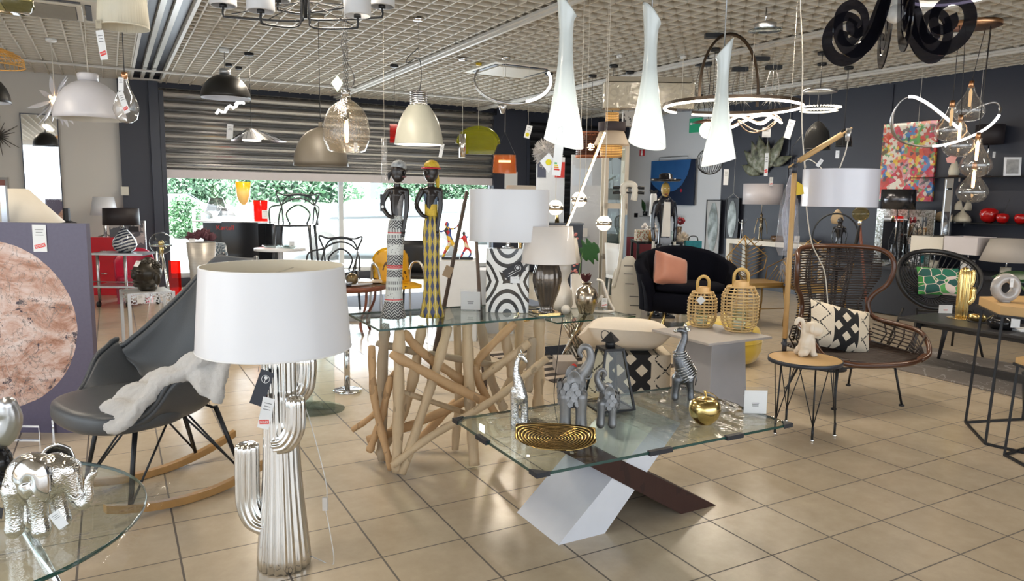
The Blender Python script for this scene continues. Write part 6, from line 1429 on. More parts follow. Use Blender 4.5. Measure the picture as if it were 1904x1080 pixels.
for q in range(9): a = q*2*pi/9; leafshape(m, (-.06, 0, .28), (-.06+.05*cos(a), .05*sin(a), .35+.015*(q % 2)), .03)
m.build('dark_flower', M('maroon_petals', (.07, .015, .02), .6), r)
b = on_low(1112, 582); r = thing('loop_sculpture', 'white looped ribbon sculpture on the low glass table', 'sculpture', b, RZ); m = MB(); CWH = M('white_glaze', (.74, .70, .64), .2, coat=.3)
m.tube(spline([(-.02, 0, .30), (.03, .0, .285), (.06, 0, .2), (.10, 0, .1), (.14, 0, .03), (.10, 0, .014), (.02, 0, .012), (-.08, 0, .02), (-.12, 0, .05), (-.06, 0, .07), (-.01, 0, .10), (.04, -.0, .16)], 6), .016, 10, flat=.8); m.build('loop', CWH, r); price_tag(r, (.05, -.03, .10), .05, .08, (pi/2, 0, 0))
tag(MB().sph((0, 0, .042), .042, 18).build('white_ball', M('crackled_white', (.62, .60, .56), .4, bump=.4, bs=90), loc=on_low(1052, 584)), 'white crackled ball at the left end of the low glass table', 'ornament')
b = on_low(1060, 600); b = on_depth(1049, 6.6, .36); r = thing('gourd_lamp', 'cream gourd shaped lamp base behind the bronze lamp', 'lamp', b, RZ); MB().lathe([(0, 0), (.08, 0), (.10, .05), (.09, .16), (.05, .25), (.045, .28), (.08, .36), (.075, .43), (.03, .48), (0, .485)], 32).build('lamp_base', CWH, r); z0, z1 = zpx(1030, 487, 6.6)-.36, zpx(1030, 442, 6.6)-.36
MB().lathe([(.24, z0), (.20, z1)], 40, (-.08, 0, 0)).build('lamp_shade', M('ivory_shade', (.66, .62, .55), .6), r, sol=.003)
b = on_depth(1078, 7.6); r = thing('tall_vase', 'white ribbed tall floor vase with a green leaf and pink blossoms', 'vase', b, RZ); zt_ = zpx(1078, 510, 7.6); MB().lathe([(0, 0), (.06, 0), (.065, .02), (.08, zt_), (.075, zt_), (.06, .03)], 36, fn=lambda a, z: 1+.02*sin(z*180)).build('vase_body', CWH, r)
MB().tube(spline([(0, 0, .3), (.02, 0, zt_+.1), (.05, 0, zt_+.28)], 5), .006, 6).build('stem', M('stem_green'), r)
MB().surf(lambda u, v: V(.03+.17*u, -.03*u, zt_+.22+.10*u-.02)+V(.06, 0, -.11)*((v-.5)*2*sin(pi*(.1+.85*u))*(1+.25*sin(u*22))), 26, 6).build('leaf', M('monstera_leaf', (.02, .09, .02), .3), r, sol=.002)
m = MB(); rd = random.Random(3)
for q in range(34): z = rd.uniform(0, .42); m.sph((-.06+rd.uniform(-.03, .05)+z*.0-.04*z, rd.uniform(-.05, .05), zt_+.02+z), (.016, .016, .012), 8)
m.build('pink_blossoms', M('pink_petals', (.62, .22, .20), .7, var=.4, vs=30), r)
# striped rug and box under that table
a = G(1010, 662); r = thing('floor_rug', 'dark striped rug under the low chrome-legged table', 'rug', ((u0+u1)/2-.1, v0+.1, 0), 0); t = NT('brown_stripes'); x = t.xyz(); MB().box((0, 0, .004), (1.25, 1.15, .008)).build('rug_pile', t.pbr(t.mix(t.math('GREATER_THAN', t.math('SINE', t.math('MULTIPLY', x[1], 38)), .1), (.035, .028, .026), (.42, .36, .30)), .95), r)
r = thing('striped_box', 'grey shoe box with a red dot beside the striped rug', 'box', G(1050, 690)+V(0, 0, .008), RZ+.1); MB().box((0, 0, .05), (.16, .24, .10)).build('box_body', M('grey_card', (.38, .34, .31), .7), r); MB().disc((0, 0, 0), .022, .002, 20).build('red_dot', REDP, r, loc=(.05, -.121, .06), rot=(pi/2, 0, 0))
# ================================================================ back left
def on_wall(name, label, cat, x0, y0, x1, y1, th, mat, off=.0, frame_=None, part='panel'):
    a, b_ = onw(x0, (y0+y1)/2, off), onw(x1, (y0+y1)/2, off); xm = (x0+x1)/2; zt, zb_ = onw(xm, y0, off).z, onw(xm, y1, off).z
    r = thing(name, label, cat, ((a.x+b_.x)/2, WY-off-th/2, (zt+zb_)/2), 0); w_, h_ = abs(a.x-b_.x), zt-zb_; MB().box((0, 0, 0), (w_, th, h_)).build(part, mat, r)
    if frame_:
        m = MB()
        for s in (-1, 1): m.box((s*(w_/2+frame_[0]/2), -.004, 0), (frame_[0], th+.012, h_+2*frame_[0])).box((0, -.004, s*(h_/2+frame_[0]/2)), (w_, th+.012, frame_[0]))
        m.build('frame', frame_[1], r)
    return r, w_, h_
r, w_, h_ = on_wall('tall_mirror', 'tall narrow mirror with a thin dark frame on the white wall', 'mirror', 46, 214, 112, 428, .02, MIR, .03, (.012, DARK), 'mirror_glass')
on_wall('picture_frame', 'small dark framed picture at the left picture edge', 'picture', -20, 334, 12, 400, .02, M('reddish_print', (.30, .10, .08), .5), .01, (.03, M('grey_frame', (.30, .29, .28), .4)))
r, w_, h_ = on_wall('metal_wall_flower', 'dark metal starburst flower on the white wall at the left edge', 'wall decoration', -4, 250, -2, 256, .02, BLACKM, .02, None, 'hub'); m = MB()
for q in range(22): a = 2*pi*q/22; L_ = .12+.07*(q % 3); m.tube([(0, -.02, 0), (L_*cos(a), -.03, L_*sin(a))], [.010, .003], 5)
m.build('rays', M('gunmetal', (.12, .11, .10), .4, .6), r)
tag(MB().rbox((0, 0, 0), (.10, .04, .12), .01).build('wall_switch_box', M('cream_plastic', (.60, .58, .50), .4), loc=onw(232, 355, .13)), 'small cream switch box on the edge of the navy pillar', 'switch')
# lamp with a big cream shade behind the canvas
r = shade_lamp('lamp with a wide cream cone shade behind the planet canvas', 20, 4.85, 0, [(0, 0), (.13, 0), (.13, .012), (.03, .02), (.05, .3), (.03, .75), (.015, .98)], M('dark_turned_base', (.04, .035, .03), .3), (22, 351, 413, 28, 84), SHADEC)
r = thing('chrome_easel', 'slim chrome upright frame standing before the cream cone shade', 'stand', on_depth(10, 4.5), RZ)
MB().box((0, 0, .58), (.035, .02, 1.16)).box((0, .06, .01), (.2, .25, .02)).build('upright', SILVER, r); z1 = zpx(10, 345, 4.5); r.rotation_euler.x = 0
MB().box((0, 0, z1-.16), (.035, .02, .32)).build('upright_top', SILVER, r)
shade_lamp('lamp with a white tapering shade against the wall behind the black drum lamp', 194, 9.8, zpx(200, 440, 9.75), [(0, 0), (.09, 0), (.09, .01), (.02, .03), (.02, .22)], CHROME, (194, 366, 400, 17, 23), SHADEW)
tag(MB().lathe([(0, 0), (.11, 0), (.08, .06), (.03, .08), (.03, .2), (0, .2)], 6, flat=True).build('black_plinth', BLACKM, loc=on_depth(124, 7.0, zpx(124, 414, 7.0)-.06)), 'small black stepped foot seen just above the planet canvas', 'ornament')
o = bpy.data.objects['black_plinth']
tag(MB().box((0, 0, 0), (.24, .2, 1)).build('storage_cabinet', M('dark_box', (.05, .05, .055), .5), loc=on_depth(124, 7.0, 0), rz=RZ), 'narrow dark cabinet standing behind the planet canvas', 'cabinet')
q = bpy.data.objects['storage_cabinet']; q.scale.z = o.location.z; q.location.z = o.location.z/2
# trolley with glass drop lamp
Yt = G(236, 568).dot(FW); zt_ = zpx(235, 469, Yt); k = mpp(Yt)
r = thing('bar_trolley', 'chrome trolley on castors with two shelves behind the buddha head', 'trolley', on_depth(228, Yt), RZ)
for x in (-41, 13, 46):
    MB().cyl((x*k, -.12 if x < 0 else (-.16 if x < 20 else .16), .07), (x*k, -.12 if x < 0 else (-.16 if x < 20 else .16), zt_), .017, n=10).build('leg', SILVER, r)
    o = MB().cyl((x*k-.012, -.14 if x < 20 else .16, .035), (x*k+.012, -.14 if x < 20 else .16, .035), .035, n=16).build('castor', BLACKM, r)
for z in (zt_, .26): MB().box((0, 0, z-.012), (95*k, .36, .024)).build('tray', SILVER, r)
MB().tube([(-47*k, -.18, .31), (47*k, -.18, .31)], .006, 6).build('rail', SILVER, r)
t = NT('swirled_glass'); SG = t.pbr(t.mix(t.math('GREATER_THAN', t.wave(9, t.co(rot=(0, .35, 0)), 'Z', 3.5), .5), (.62, .64, .66), (.03, .04, .08)), .08, coat=.6)
shade_lamp('lamp with a black drum shade and swirled glass drop base on the chrome trolley', 229, Yt, zt_, [(0, 0), (.07, 0), (.115, .035), (.135, .09), (.125, .15), (.08, .22), (.03, .28), (.012, .30)], SG, (225, 387, 418, 30, 31), M('black_shade'))
r = thing('canvas_picture', 'grey and white abstract canvas with a dark label leaning behind the black drum lamp', 'picture', on_depth(236, 9.6), RZ); z1, z0 = zpx(236, 410, 9.6), zpx(236, 468, 9.6); t = NT('grey_abstract')
MB().box((0, 0, (z0+z1)/2-.15), (.47, .03, z1-z0+.3)).build('canvas', t.pbr(t.ramp(t.noise(3, detail=4, dist=2), [(.4, (.12, .13, .15)), (.5, (.45, .44, .43)), (.6, (.60, .58, .56))], 'CONSTANT'), .5), r); MB().box((.09, -.02, z1-.11), (.13, .003, .07)).build('label', INK, r)
MB().box((0, .0, (z0-.15)/2), (.3, .03, z0-.15)).build('stand', M('pale_board', (.5, .5, .5), .5), r)
r = thing('red_cabinet', 'red lacquered two drawer cabinet behind the trolley', 'cabinet', on_depth(206, 9.75), RZ); z1 = zpx(200, 440, 9.75); RL = M('red_lacquer', (.62, .01, .03), .2, coat=.4)
MB().box((0, 0, z1/2), (.40, .35, z1)).build('cabinet_body', RL, r)
for z in (z1-.18, z1-.48): o = MB().box((-.02, -.18, z), (.34, .015, .24)).build('drawer', RL, r); MB().tube([(-.06, -.20, z), (.02, -.20, z)], .008, 6).build('handle', CHROME, o)
r = thing('tub_chair', 'bright pinkish red plastic tub chair behind the trolley', 'chair', on_depth(244, 9.05), RZ+.3); MB().surf(lambda u, v: V(.20*cos(pi*u)*(1+.1*v), .20*sin(pi*u), .05+(.62*v)*(.75+.25*sin(pi*u))), 20, 6).build('tub_back', M('coral_plastic', (.60, .03, .08), .35), r, sol=.02); MB().rbox((0, .02, .30), (.36, .34, .04), .08).build('seat', M('coral_plastic'), r)
for s in (-1, 1): MB().box((s*.16, 0, .14), (.03, .3, .28)).build('leg', M('coral_plastic'), r)
# lattice table with buddha head
ZB = .70; b = on_depth(266, 5.0); t = NT('lattice_metal'); e = t.vor(52, feature='DISTANCE_TO_EDGE'); al = t.math('LESS_THAN', e, .10); LT = t.pbr((.62, .62, .62), .35, .6, alpha=al)
r = thing('lattice_table', 'small silver table with a pierced lattice rim carrying the buddha head', 'table', b, radians(9))
MB().box((0, 0, ZB-.006), (.27, .27, .012)).build('table_top', M('silver_paint', (.55, .55, .55), .35, .6), r)
m = MB()
for s in (-1, 1): m.add([(-.138, s*.138, ZB-.075), (.138, s*.138, ZB-.075), (.138, s*.138, ZB), (-.138, s*.138, ZB)], [(0, 1, 2, 3)], False).add([(s*.138, -.138, ZB-.075), (s*.138, .138, ZB-.075), (s*.138, .138, ZB), (s*.138, -.138, ZB)], [(0, 1, 2, 3)], False)
m.build('lattice_rim', LT, r)
for sx in (-1, 1):
    for sy in (-1, 1): MB().box((sx*.138, sy*.138, ZB/2), (.02, .02, ZB)).build('leg', M('silver_paint'), r)
price_tag(r, (-.07, -.142, ZB-.04), .04, .06, (pi/2, 0, 0), None, False)
r = thing('buddha_head', 'dark bronze buddha head with a white tag on its brow', 'bust', on_depth(268, 5.0, ZB), RZ-.55); r.scale = (1.22, 1.15, .95); BB = M('dark_patinated_bronze', (.030, .025, .018), .35, .3)
m = MB(); m.sph((0, 0, .125), (.076, .084, .098), 24); m.sph((0, -.018, .07), (.056, .062, .062), 18); m.sph((0, 0, .02), (.05, .055, .03), 16); m.sph((0, .01, .215), (.032, .032, .028), 14)
m.sph((0, -.086, .115), (.011, .016, .030), 10); m.sph((0, -.078, .072), (.024, .013, .008), 10); m.sph((0, -.072, .045), (.024, .016, .016), 10)
for s in (-1, 1): m.sph((s*.028, -.072, .132), (.019, .011, .007), 10); m.sph((s*.030, -.074, .150), (.021, .008, .004), 10); m.sph((s*.080, .012, .09), (.010, .020, .048), 12)
body('head', m, BB, r, .0035, 2)
m = MB(); rd = random.Random(6)
for i in range(9):
    ph = radians(28+9*i)
    for j in range(max(6, int(26*cos(ph)))):
        a = 2*pi*j/max(6, int(26*cos(ph)))+i*.2
        if sin(a) < -.25 and ph < radians(48): continue
        m.sph((.078*cos(ph)*cos(a), .086*cos(ph)*sin(a)+.004, .125+.098*sin(ph)), .0085, 6)
m.build('hair_curls', BB, r)
price_tag(r, (.005, -.062, .20), .042, .045, (pi/2-.5, 0, 0), None, False)
# sphere lamp
b = on_depth(297, 6.5); r = thing('globe_lamp', 'clear glass globe floor lamp on thin chrome tripod legs', 'lamp', b, RZ); zc = zpx(297, 452, 6.5)
MB().sph((0, 0, zc), .098, 28).build('globe', GLASS, r); MB().lathe([(.0985, -.004), (.1, 0), (.0985, .004)], 40, (0, 0, zc-.02)).build('globe_seam', CHROME, r); MB().cyl((0, 0, zc-.09), (0, 0, zc-.03), .02, n=14).sph((0, 0, zc), .026, 12).build('bulb_holder', BRASS, r)
for a in (-.5, 1.6, 3.7): MB().tube([(.01*cos(a), .01*sin(a), zc-.08), (.20*cos(a), .20*sin(a), 0)], .007, 8).build('leg', CHROME, r)
MB().tube(spline([(.0, -.02, zc-.05), (.03, -.05, zc-.2), (-.01, -.06, zc-.38), (.03, -.06, zc-.55), (.0, -.06, .01)], 5), .003, 6).build('cable', WCORD, r)
# red and clear acrylic side table
b = G(325, 566); r = thing('acrylic_table', 'clear acrylic bridge table with one bright red end', 'table', b, RZ); k = mpp(b.dot(FW)); H = 83*k
RA = thin_glass('red_acrylic', (.95, .06, .04), 1.4, .05, milk=.25, milkcol=(.8, .02, .01))
MB().box((0, .04, H/2), (17*k, .08, H)).build('red_end', RA, r); MB().box((.27, .18, H-.008), (.42, .36, .012)).box((.48, .18, H/2), (.012, .36, H)).build('clear_top', ACRYL, r)
# silver floor vase
b = on_depth(372, 6.0); r = thing('floor_vase', 'tall ribbed champagne silver vase with dusky purple artichoke blooms', 'vase', b, RZ); H = zpx(372, 450, 6.0); t = NT('combed_silver')
CS = t.pbr(t.mix(t.noise(3, t.co(scale=(1, 1, 30))), (.30, .285, .26), (.46, .435, .40)), .4, .4, t.bump(t.noise(4, t.co(scale=(1, 1, 40))), .3, .003))
MB().lathe([(0, 0), (.11, 0), (.10, .03), (.035, .12), (.032, .18), (.055, .32), (.08, .5), (.095, .7), (.115, H), (.108, H), (.09, .72), (.05, .4)], 48).build('vase_body', CS, r)
m = MB(); rd = random.Random(12)
for cx_, cy_, cz_ in ((-.05, -.02, H+.03), (.01, -.03, H+.04), (.06, 0, H+.02), (0, .05, H+.05)):
    for q in range(14): a = rd.uniform(0, 2*pi); e = rd.uniform(.1, 1.2); d = V(cos(a)*cos(e), sin(a)*cos(e), sin(e)); leafshape(m, V(cx_, cy_, cz_), V(cx_, cy_, cz_)+d*.075, .045, d.cross(V(.3, .2, 1)).normalized())
m.build('blooms', M('dusky_purple_petals', (.10, .035, .05), .6, var=.4, vs=20), r, sol=.002); price_tag(r, (-.03, -.10, H+.02), .05, .03, (pi/2, 0, 0), None, False)
# quilted chair
t = NT('quilted_blue_black'); x = t.xyz(t.co(rot=(0, pi/4, 0), scale=(26, 26, 26))); e = t.math('MINIMUM', t.math('PINGPONG', x[0], .5), t.math('PINGPONG', x[2], .5)); QM = t.pbr(t.mix(t.math('LESS_THAN', e, .09), (.10, .14, .18), (.60, .64, .68)), .5)
b = on_depth(424, 7.3); r = thing('quilted_chair', 'dark diamond quilted chair behind the silver floor vase', 'chair', b, RZ+2.6); H = zpx(424, 450, 7.3)
MB().surf(lambda u, v: V((u-.5)*.46, .18-.12*cos((u-.5)*3)+.06*v, .42+(H-.42)*v*(1-.25*(2*u-1)**4)), 16, 6).build('backrest', QM, r, sol=.04); MB().rbox((0, -.05, .43), (.46, .44, .06), .08).build('seat', BLACKM, r)
for sx in (-1, 1):
    for sy in (-1, 1): MB().cyl((sx*.22, sy*.2-.05, 0), (sx*.18, sy*.16-.05, .42), .014, n=8).build('leg', BLACKM, r)
# black display cabinet with lamps
Yk = 9.4; a = on_depth(357, Yk+.35); c = on_depth(412, Yk); d = on_depth(480, Yk); e = on_depth(514, Yk+.3); zt_ = zpx(440, 413, Yk)
r = thing('display_cabinet', 'black gloss display cabinet in front of the street window with red lettering', 'cabinet', on_depth(440, Yk), RZ); k = mpp(Yk)
MB().box((5*k, .18, zt_/2), (68*k, .36, zt_)).build('cabinet_body', BLACKG, r); MB().box((-56*k, .5, zt_/2-.01), (54*k, .36, zt_-.02)).box((56*k, .45, zt_/2-.01), (32*k, .36, zt_-.02)).build('side_wing', BLACKG, r)
MB().box((0, .3, zt_+.006), (160*k, .7, .012)).build('top_plate', M('white_top', (.8, .8, .82), .3), r)
txt('Kartell', .085, r, (-22*k, -.003, zt_-.075), (pi/2, 0, 0), REDP)
def on_k(px, dy=.2): return on_depth(px, Yk, zt_+.012)+FW*dy
r = thing('table_lamp', 'lamp with a yellow to clear glass goblet shade on the black display cabinet', 'lamp', on_k(443), RZ); h = zpx(443, 339, Yk)-zt_
t = NT('yellow_fade_glass'); x = t.xyz(t.n('ShaderNodeTexCoord').outputs['Generated']); MB().lathe([(.02, h-.30), (.06, h-.26), (.085, h-.18), (.095, h), (.09, h), (.08, h-.18)], 36).build('lamp_shade', t.pbr(t.ramp(x[2], [(.1, (.80, .55, .25)), (.55, (.85, .60, .20)), (.8, (.85, .45, .01))]), .2, emit=(1, .55, .05), es=.25), r)
MB().lathe([(0, 0), (.07, 0), (.02, .02), (.008, .06), (.008, h-.30)], 24).build('stem', GLASS, r)
r = thing('table_lamp', 'small lamp with a red translucent cone shade on the black display cabinet', 'lamp', on_k(475), RZ); h = zpx(475, 374, Yk)-zt_; MB().lathe([(.075, 0), (.088, .0), (.095, h), (.09, h)], 32).build('lamp_shade', RA, r); MB().cyl((0, 0, 0), (0, 0, h*.7), .015).build('stem', RA, r); price_tag(r, (.09, -.10, .09), .08, .11, (pi/2, 0, 0), '15', False, lines=1)
for px, h_, w_ in ((374, .29, .15), (416, .16, .12)):
    r = thing('table_lamp', 'clear acrylic lamp with a smoky cone shade, left end of the display cabinet' if px < 400 else 'small clear acrylic lamp beside the yellow goblet lamp', 'lamp', on_k(px, .5 if px < 400 else .1), RZ); MB().lathe([(w_*1.0, h_*.4), (w_*.55, h_)], 20).build('lamp_shade', thin_glass('smoky_acrylic', (.55, .55, .57), 1.4, milk=.2, milkcol=(.3, .3, .3)), r); MB().lathe([(0, 0), (w_*.6, 0), (w_*.25, h_*.12), (.012, h_*.5), (.012, h_*.8)], 18).build('base', ACRYL, r)
# wire armchairs
def wire_chair(label, px, Y, z, rz):
    r = thing('wire_armchair', label, 'chair', on_depth(px, Y, z), rz); MM = M('grey_wire_plastic', (.045, .05, .06), .25)
    MB().surf(lambda u, v: V((u-.5)*.44*(1-.1*v), -.22+.42*v, .46-.02*sin(pi*v)*cos((u-.5)*pi)), 10, 8).build('seat', MM, r, sol=.02)
    for P in ([(-.24, .16, .45), (-.22, .20, .62), (-.13, .22, .80), (.13, .22, .80), (.22, .20, .62), (.24, .16, .45)], [(-.27, -.14, .47), (-.29, -.04, .66), (-.20, .16, .70), (-.10, .21, .76), (0, .22, .78), (.10, .21, .76), (.20, .16, .70), (.29, -.04, .66), (.27, -.14, .47)], [(-.18, .18, .45), (-.20, .19, .68), (-.26, .20, .84), (-.16, .21, .82), (0, .22, .835), (.16, .21, .82), (.26, .20, .84), (.20, .19, .68), (.18, .18, .45)], [(-.10, .18, .46), (-.14, .19, .6), (0, .21, .70), (.14, .19, .6), (.10, .18, .46)]):
        MB().tube(spline(P, 6), .0105, 7).build('back_loop', MM, r)
    for sx in (-1, 1):
        for sy in (-1, 1): MB().tube([(sx*.23, sy*.21-.02, 0), (sx*.20, sy*.19-.02, .46)], [.013, .019], 8).build('leg', MM, r)
    return r
Ym = 8.9; zs_ = zpx(548, 418, Ym)-.46
wire_chair('black looped wire armchair raised on a low plinth before the window', 549, Ym, zs_, RZ+.1)
tag(MB().box((0, 0, zs_/2), (.7, .7, zs_)).build('plinth', M('white_plinth', (.62, .64, .66), .5), loc=on_depth(549, Ym), rz=RZ), 'white plinth under the raised wire armchair', 'plinth')
wire_chair('second black looped wire armchair standing lower, right of the first one', 620, 8.2, zpx(620, 442, 8.2)-.84, RZ-.15)
zq = zpx(620, 442, 8.2)-.84
if zq > .02: tag(MB().box((0, 0, zq/2), (.7, .7, zq)).build('plinth', M('white_plinth'), loc=on_depth(620, 8.2), rz=RZ), 'low white plinth under the lower wire armchair', 'plinth')
r = thing('round_table', 'white round table laid with clear glass plates behind the cactus lamp shade', 'table', on_depth(520, 7.7), RZ); ZR = zpx(520, 461, 7.7); MB().disc((0, 0, ZR-.025), .27, .025, 48).build('table_top', WHITEM, r); MB().lathe([(0, 0), (.2, 0), (.19, .02), (.03, .04), (.03, ZR-.03)], 28).build('pedestal', WHITEM, r)
for px, dy, lab in ((500, .02, 'stack of clear glass plates at the left of the white round table'), (524, .12, 'clear glass bowl in the middle of the white round table'), (540, -.04, 'clear glass plate at the right of the white round table')): r = thing('glass_plate', lab, 'plate', on_depth(px, 7.7, ZR)+FW*dy, 0); MB().lathe([(.0, .0), (.05, .0), (.09, .022), (.088, .026), (.05, .006), (0, .006)], 28).build('dish_body', GLASS, r)
card_holder('small tan card in a stand on the white round table', on_depth(546, 7.7, ZR)-FW*.08, .06, .09)
# round wooden table with magazines
Yr = 7.2; b = on_depth(645, Yr); r = thing('round_table', 'round dark red wood table with curved legs and magazines', 'table', b, RZ); ZT = zpx(690, 526, Yr); RW = M('red_brown_wood', (.17, .05, .025), .35, var=.3, vs=6)
MB().lathe([(0, ZT-.06), (.37, ZT-.06), (.39, ZT-.05), (.39, ZT-.006), (.0, ZT-.006)], 56).build('table_top', RW, r); MB().disc((0, 0, ZT-.006), .395, .006, 56).build('glass_plate', GLASSG, r)
for q in range(4): a = pi/4+q*pi/2; MB().tube(spline([(.33*cos(a), .33*sin(a), ZT-.05), (.31*cos(a), .31*sin(a), .3), (.22*cos(a), .22*sin(a), .12), (.26*cos(a), .26*sin(a), 0)], 5), .024, 4, flat=.6).build('leg', RW, r)
for q, (dx, dy, a) in enumerate(((.12, -.12, .3), (.22, .0, -.3), (.02, -.2, .9))): tag(MB().box((0, 0, .006), (.24, .17, .012)).build('magazine', M('magazine_cover_'+'abc'[q], ((.6, .6, .62), (.55, .45, .35), (.45, .5, .6))[q], .3), loc=Vector(b)+RT*dx+FW*dy+V(0, 0, ZT+.013*q), rz=a), ('pale magazine under the others', 'tan magazine on the right', 'bluish magazine on top of the others')[q]+' on the round wooden table', 'magazine')
r = thing('brass_ball', 'small bronze openwork ball on the round wooden table', 'ornament', on_depth(653, 7.0, ZT), 0); MB().sph((0, 0, .06), .06, 16).build('ball', M('dark_gilt', (.20, .15, .08), .3, .9, var=.6, vs=40), r)
# low glass table with a wooden board, behind the cactus lamp
b = on_depth(560, 4.55); r = thing('glass_side_table', 'low oval glass table with a brown board behind the cactus lamp', 'table', b, RZ); MB().lathe([(0, .385), (.27, .385), (.27, .395), (0, .395)], 56, sx=1.0, sy=.7, flat=True).build('glass_top', GLASSG, r); MB().lathe([(0, .405), (.22, .405), (.22, .425), (0, .425)], 48, (.0, 0, 0), 1, .55).build('board', M('mahogany_board', (.10, .03, .02), .3), r)
MB().box((.0, 0, .19), (.38, .01, .38)).box((.0, 0, .19), (.01, .30, .38)).build('glass_stand', GLASSG, r); MB().lathe([(0, 0), (.25, 0), (.25, .008), (0, .008)], 48, sx=1, sy=.7, flat=True).build('base_plate', GLASSG, r)
b = on_depth(641, 5.0); r = thing('glass_side_table', 'round glass table edge showing left of the driftwood console', 'table', b, RZ); zz = zpx(650, 622, 5.0); MB().lathe([(0, zz-.01), (.13, zz-.01), (.13, zz), (0, zz)], 48, flat=True).build('glass_top', GLASSG, r); MB().cyl((0, 0, 0), (0, 0, zz-.01), .02).disc((0, 0, 0), .1, .01).build('stand', CHROME, r)
# tub armchair with yellow back
b = on_depth(738, 7.75); r = thing('yellow_chair', 'yellow patterned shell chair with curved grey tube arms', 'chair', b, RZ+.5); t = NT('yellow_black_print'); YP = t.pbr(t.mix(t.math('GREATER_THAN', t.noise(9, dist=1.5), .6), (.80, .42, .01), (.12, .06, .01)), .25)
MB().surf(lambda u, v: V((u-.5)*.40, .18-.10*cos((u-.5)*3)+.05*v, .42+.40*v*(1-.3*(2*u-1)**4)), 16, 8).build('backrest', YP, r, sol=.02); MB().rbox((0, -.03, .42), (.44, .42, .03), .1).build('seat', YP, r)
for s in (-1, 1): MB().tube(spline([(s*.26, -.22, 0), (s*.25, -.2, .40), (s*.25, -.12, .60), (s*.25, .05, .66), (s*.22, .2, .55), (s*.24, .24, 0)], 6), .013, 8).build('arm_tube', SILVER, r)
side_chair('black round-backed chair beyond the lady figurines', 776, 8.45, BLACKM, w_=.44)
r = thing('floor_rug', 'dark grey rug under the chairs by the street window', 'rug', on_depth(775, 9.3), 0); MB().box((0, 0, .005), (3.0, 1.8, .01)).build('rug_pile', M('dark_grey_rug', (.10, .11, .14), .95), r)
# white plinths with dancer figures
Yp = 7.0; zt_ = zpx(850, 482, Yp); b = on_depth(852, Yp); r = thing('display_plinth', 'white square plinth table carrying the colourful dancer figures', 'plinth', b, RZ); k = mpp(Yp)
MB().box((0, 0, zt_/2), (74*k, .35, zt_-.002)).build('plinth_body', M('white_plinth'), r)
CF3 = [((.45, .02, .03), (.70, .45, .03), (.05, .10, .35)), ((.55, .12, .02), (.60, .03, .04), (.08, .10, .30)), ((.10, .20, .5), (.65, .4, .05), (.5, .02, .02))]
for q, (px, h_, lab) in enumerate(((838, .36, 'colourful carved dancer bending with raised arms, left of two'), (868, .27, 'colourful carved figure crouching, half behind the oval lamp shade'))):
    t = NT('harlequin_paint'); e = t.vor(26, out='Color'); se = t.n('ShaderNodeSeparateColor'); t.l(e, se.inputs[0]); A, B, C3 = CF3[q]
    p = on_depth(px, Yp, zt_); r = thing('dancer_figurine', lab, 'figurine', p, RZ); s = h_; m = MB()
    limb(m, [(.05*s, 0, .03*s), (.16*s, 0, .25*s), (.02*s, 0, .45*s)], [.03*s, .045*s, .06*s], 8, 3); limb(m, [(-.22*s, 0, .03*s), (-.12*s, 0, .25*s), (-.0*s, 0, .45*s)], [.03*s, .045*s, .06*s], 8, 3)
    limb(m, [(0, 0, .45*s), (-.04*s, 0, .62*s), (-.08*s, 0, .78*s)], [.08*s, .07*s, .09*s], 10, 3); m.sph((-.10*s, 0, .93*s), (.06*s, .06*s, .08*s), 10)
    limb(m, [(-.10*s, 0, .80*s), (-.28*s, 0, .74*s), (-.38*s, 0, .92*s)], [.03*s, .025*s, .02*s], 8, 3); limb(m, [(-.06*s, 0, .80*s), (.14*s, 0, .84*s), (.24*s, 0, 1.0*s)], [.03*s, .025*s, .02*s], 8, 3)
    body('figure_body', m, t.pbr(t.ramp(se.outputs[0], [(0, A), (.3, B), (.55, C3), (.75, (.7, .6, .4)), (.88, (.03, .03, .03))], 'CONSTANT'), .3), r, .007, 2); MB().box((0, 0, .012), (.45*s, .25*s, .024)).build('base', BLACKM, r)
# two dark paddles leaning by the console
def pole(label, a, b_, tag_=None):
    P0, P1 = at(*a), at(*b_); P0.z = .012; r = thing('wooden_paddle', label, 'decoration', P0, 0); d = P1-P0
    MB().tube([d*0, d*.3, d*.5, d], [.016, .022, .014, .013], 8).build('shaft', M('weathered_dark_wood', (.06, .04, .03), .6, var=.5, vs=20), r)
    if tag_:
        q = at(*tag_)-P0; MB().box((0, 0, 0), (.055, .001, .075)).build('kraft_tag', M('kraft_card', (.40, .30, .20), .8), r, loc=q, rot=(0, .4, RZ))
    return r
pole('long dark wooden pole with a kraft tag leaning behind the yellow dressed figurine', (795, 760, 5.0), (868, 356, 4.75), (833, 505, 4.75))
pole('second dark wooden pole leaning away behind the arc patterned lamp', (903, 745, 4.9), (885, 440, 5.1))
r = shade_lamp('lamp with a pleated pale shade peeking above the oval white shade', 968, 8.1, 0, [(0, 0), (.13, 0), (.12, .02), (.02, .04), (.02, 1.15)], BRASS, (968, 345, 372, 26, 33), M('beige_pleated', (.58, .52, .45), .6))
r = thing('display_plinth', 'grey white panel plinth behind the arc patterned lamp base', 'plinth', on_depth(925, 7.4), RZ); zz = zpx(925, 500, 7.4); MB().box((0, 0, zz/2), (.36, .3, zz)).build('plinth_body', M('white_plinth'), r)
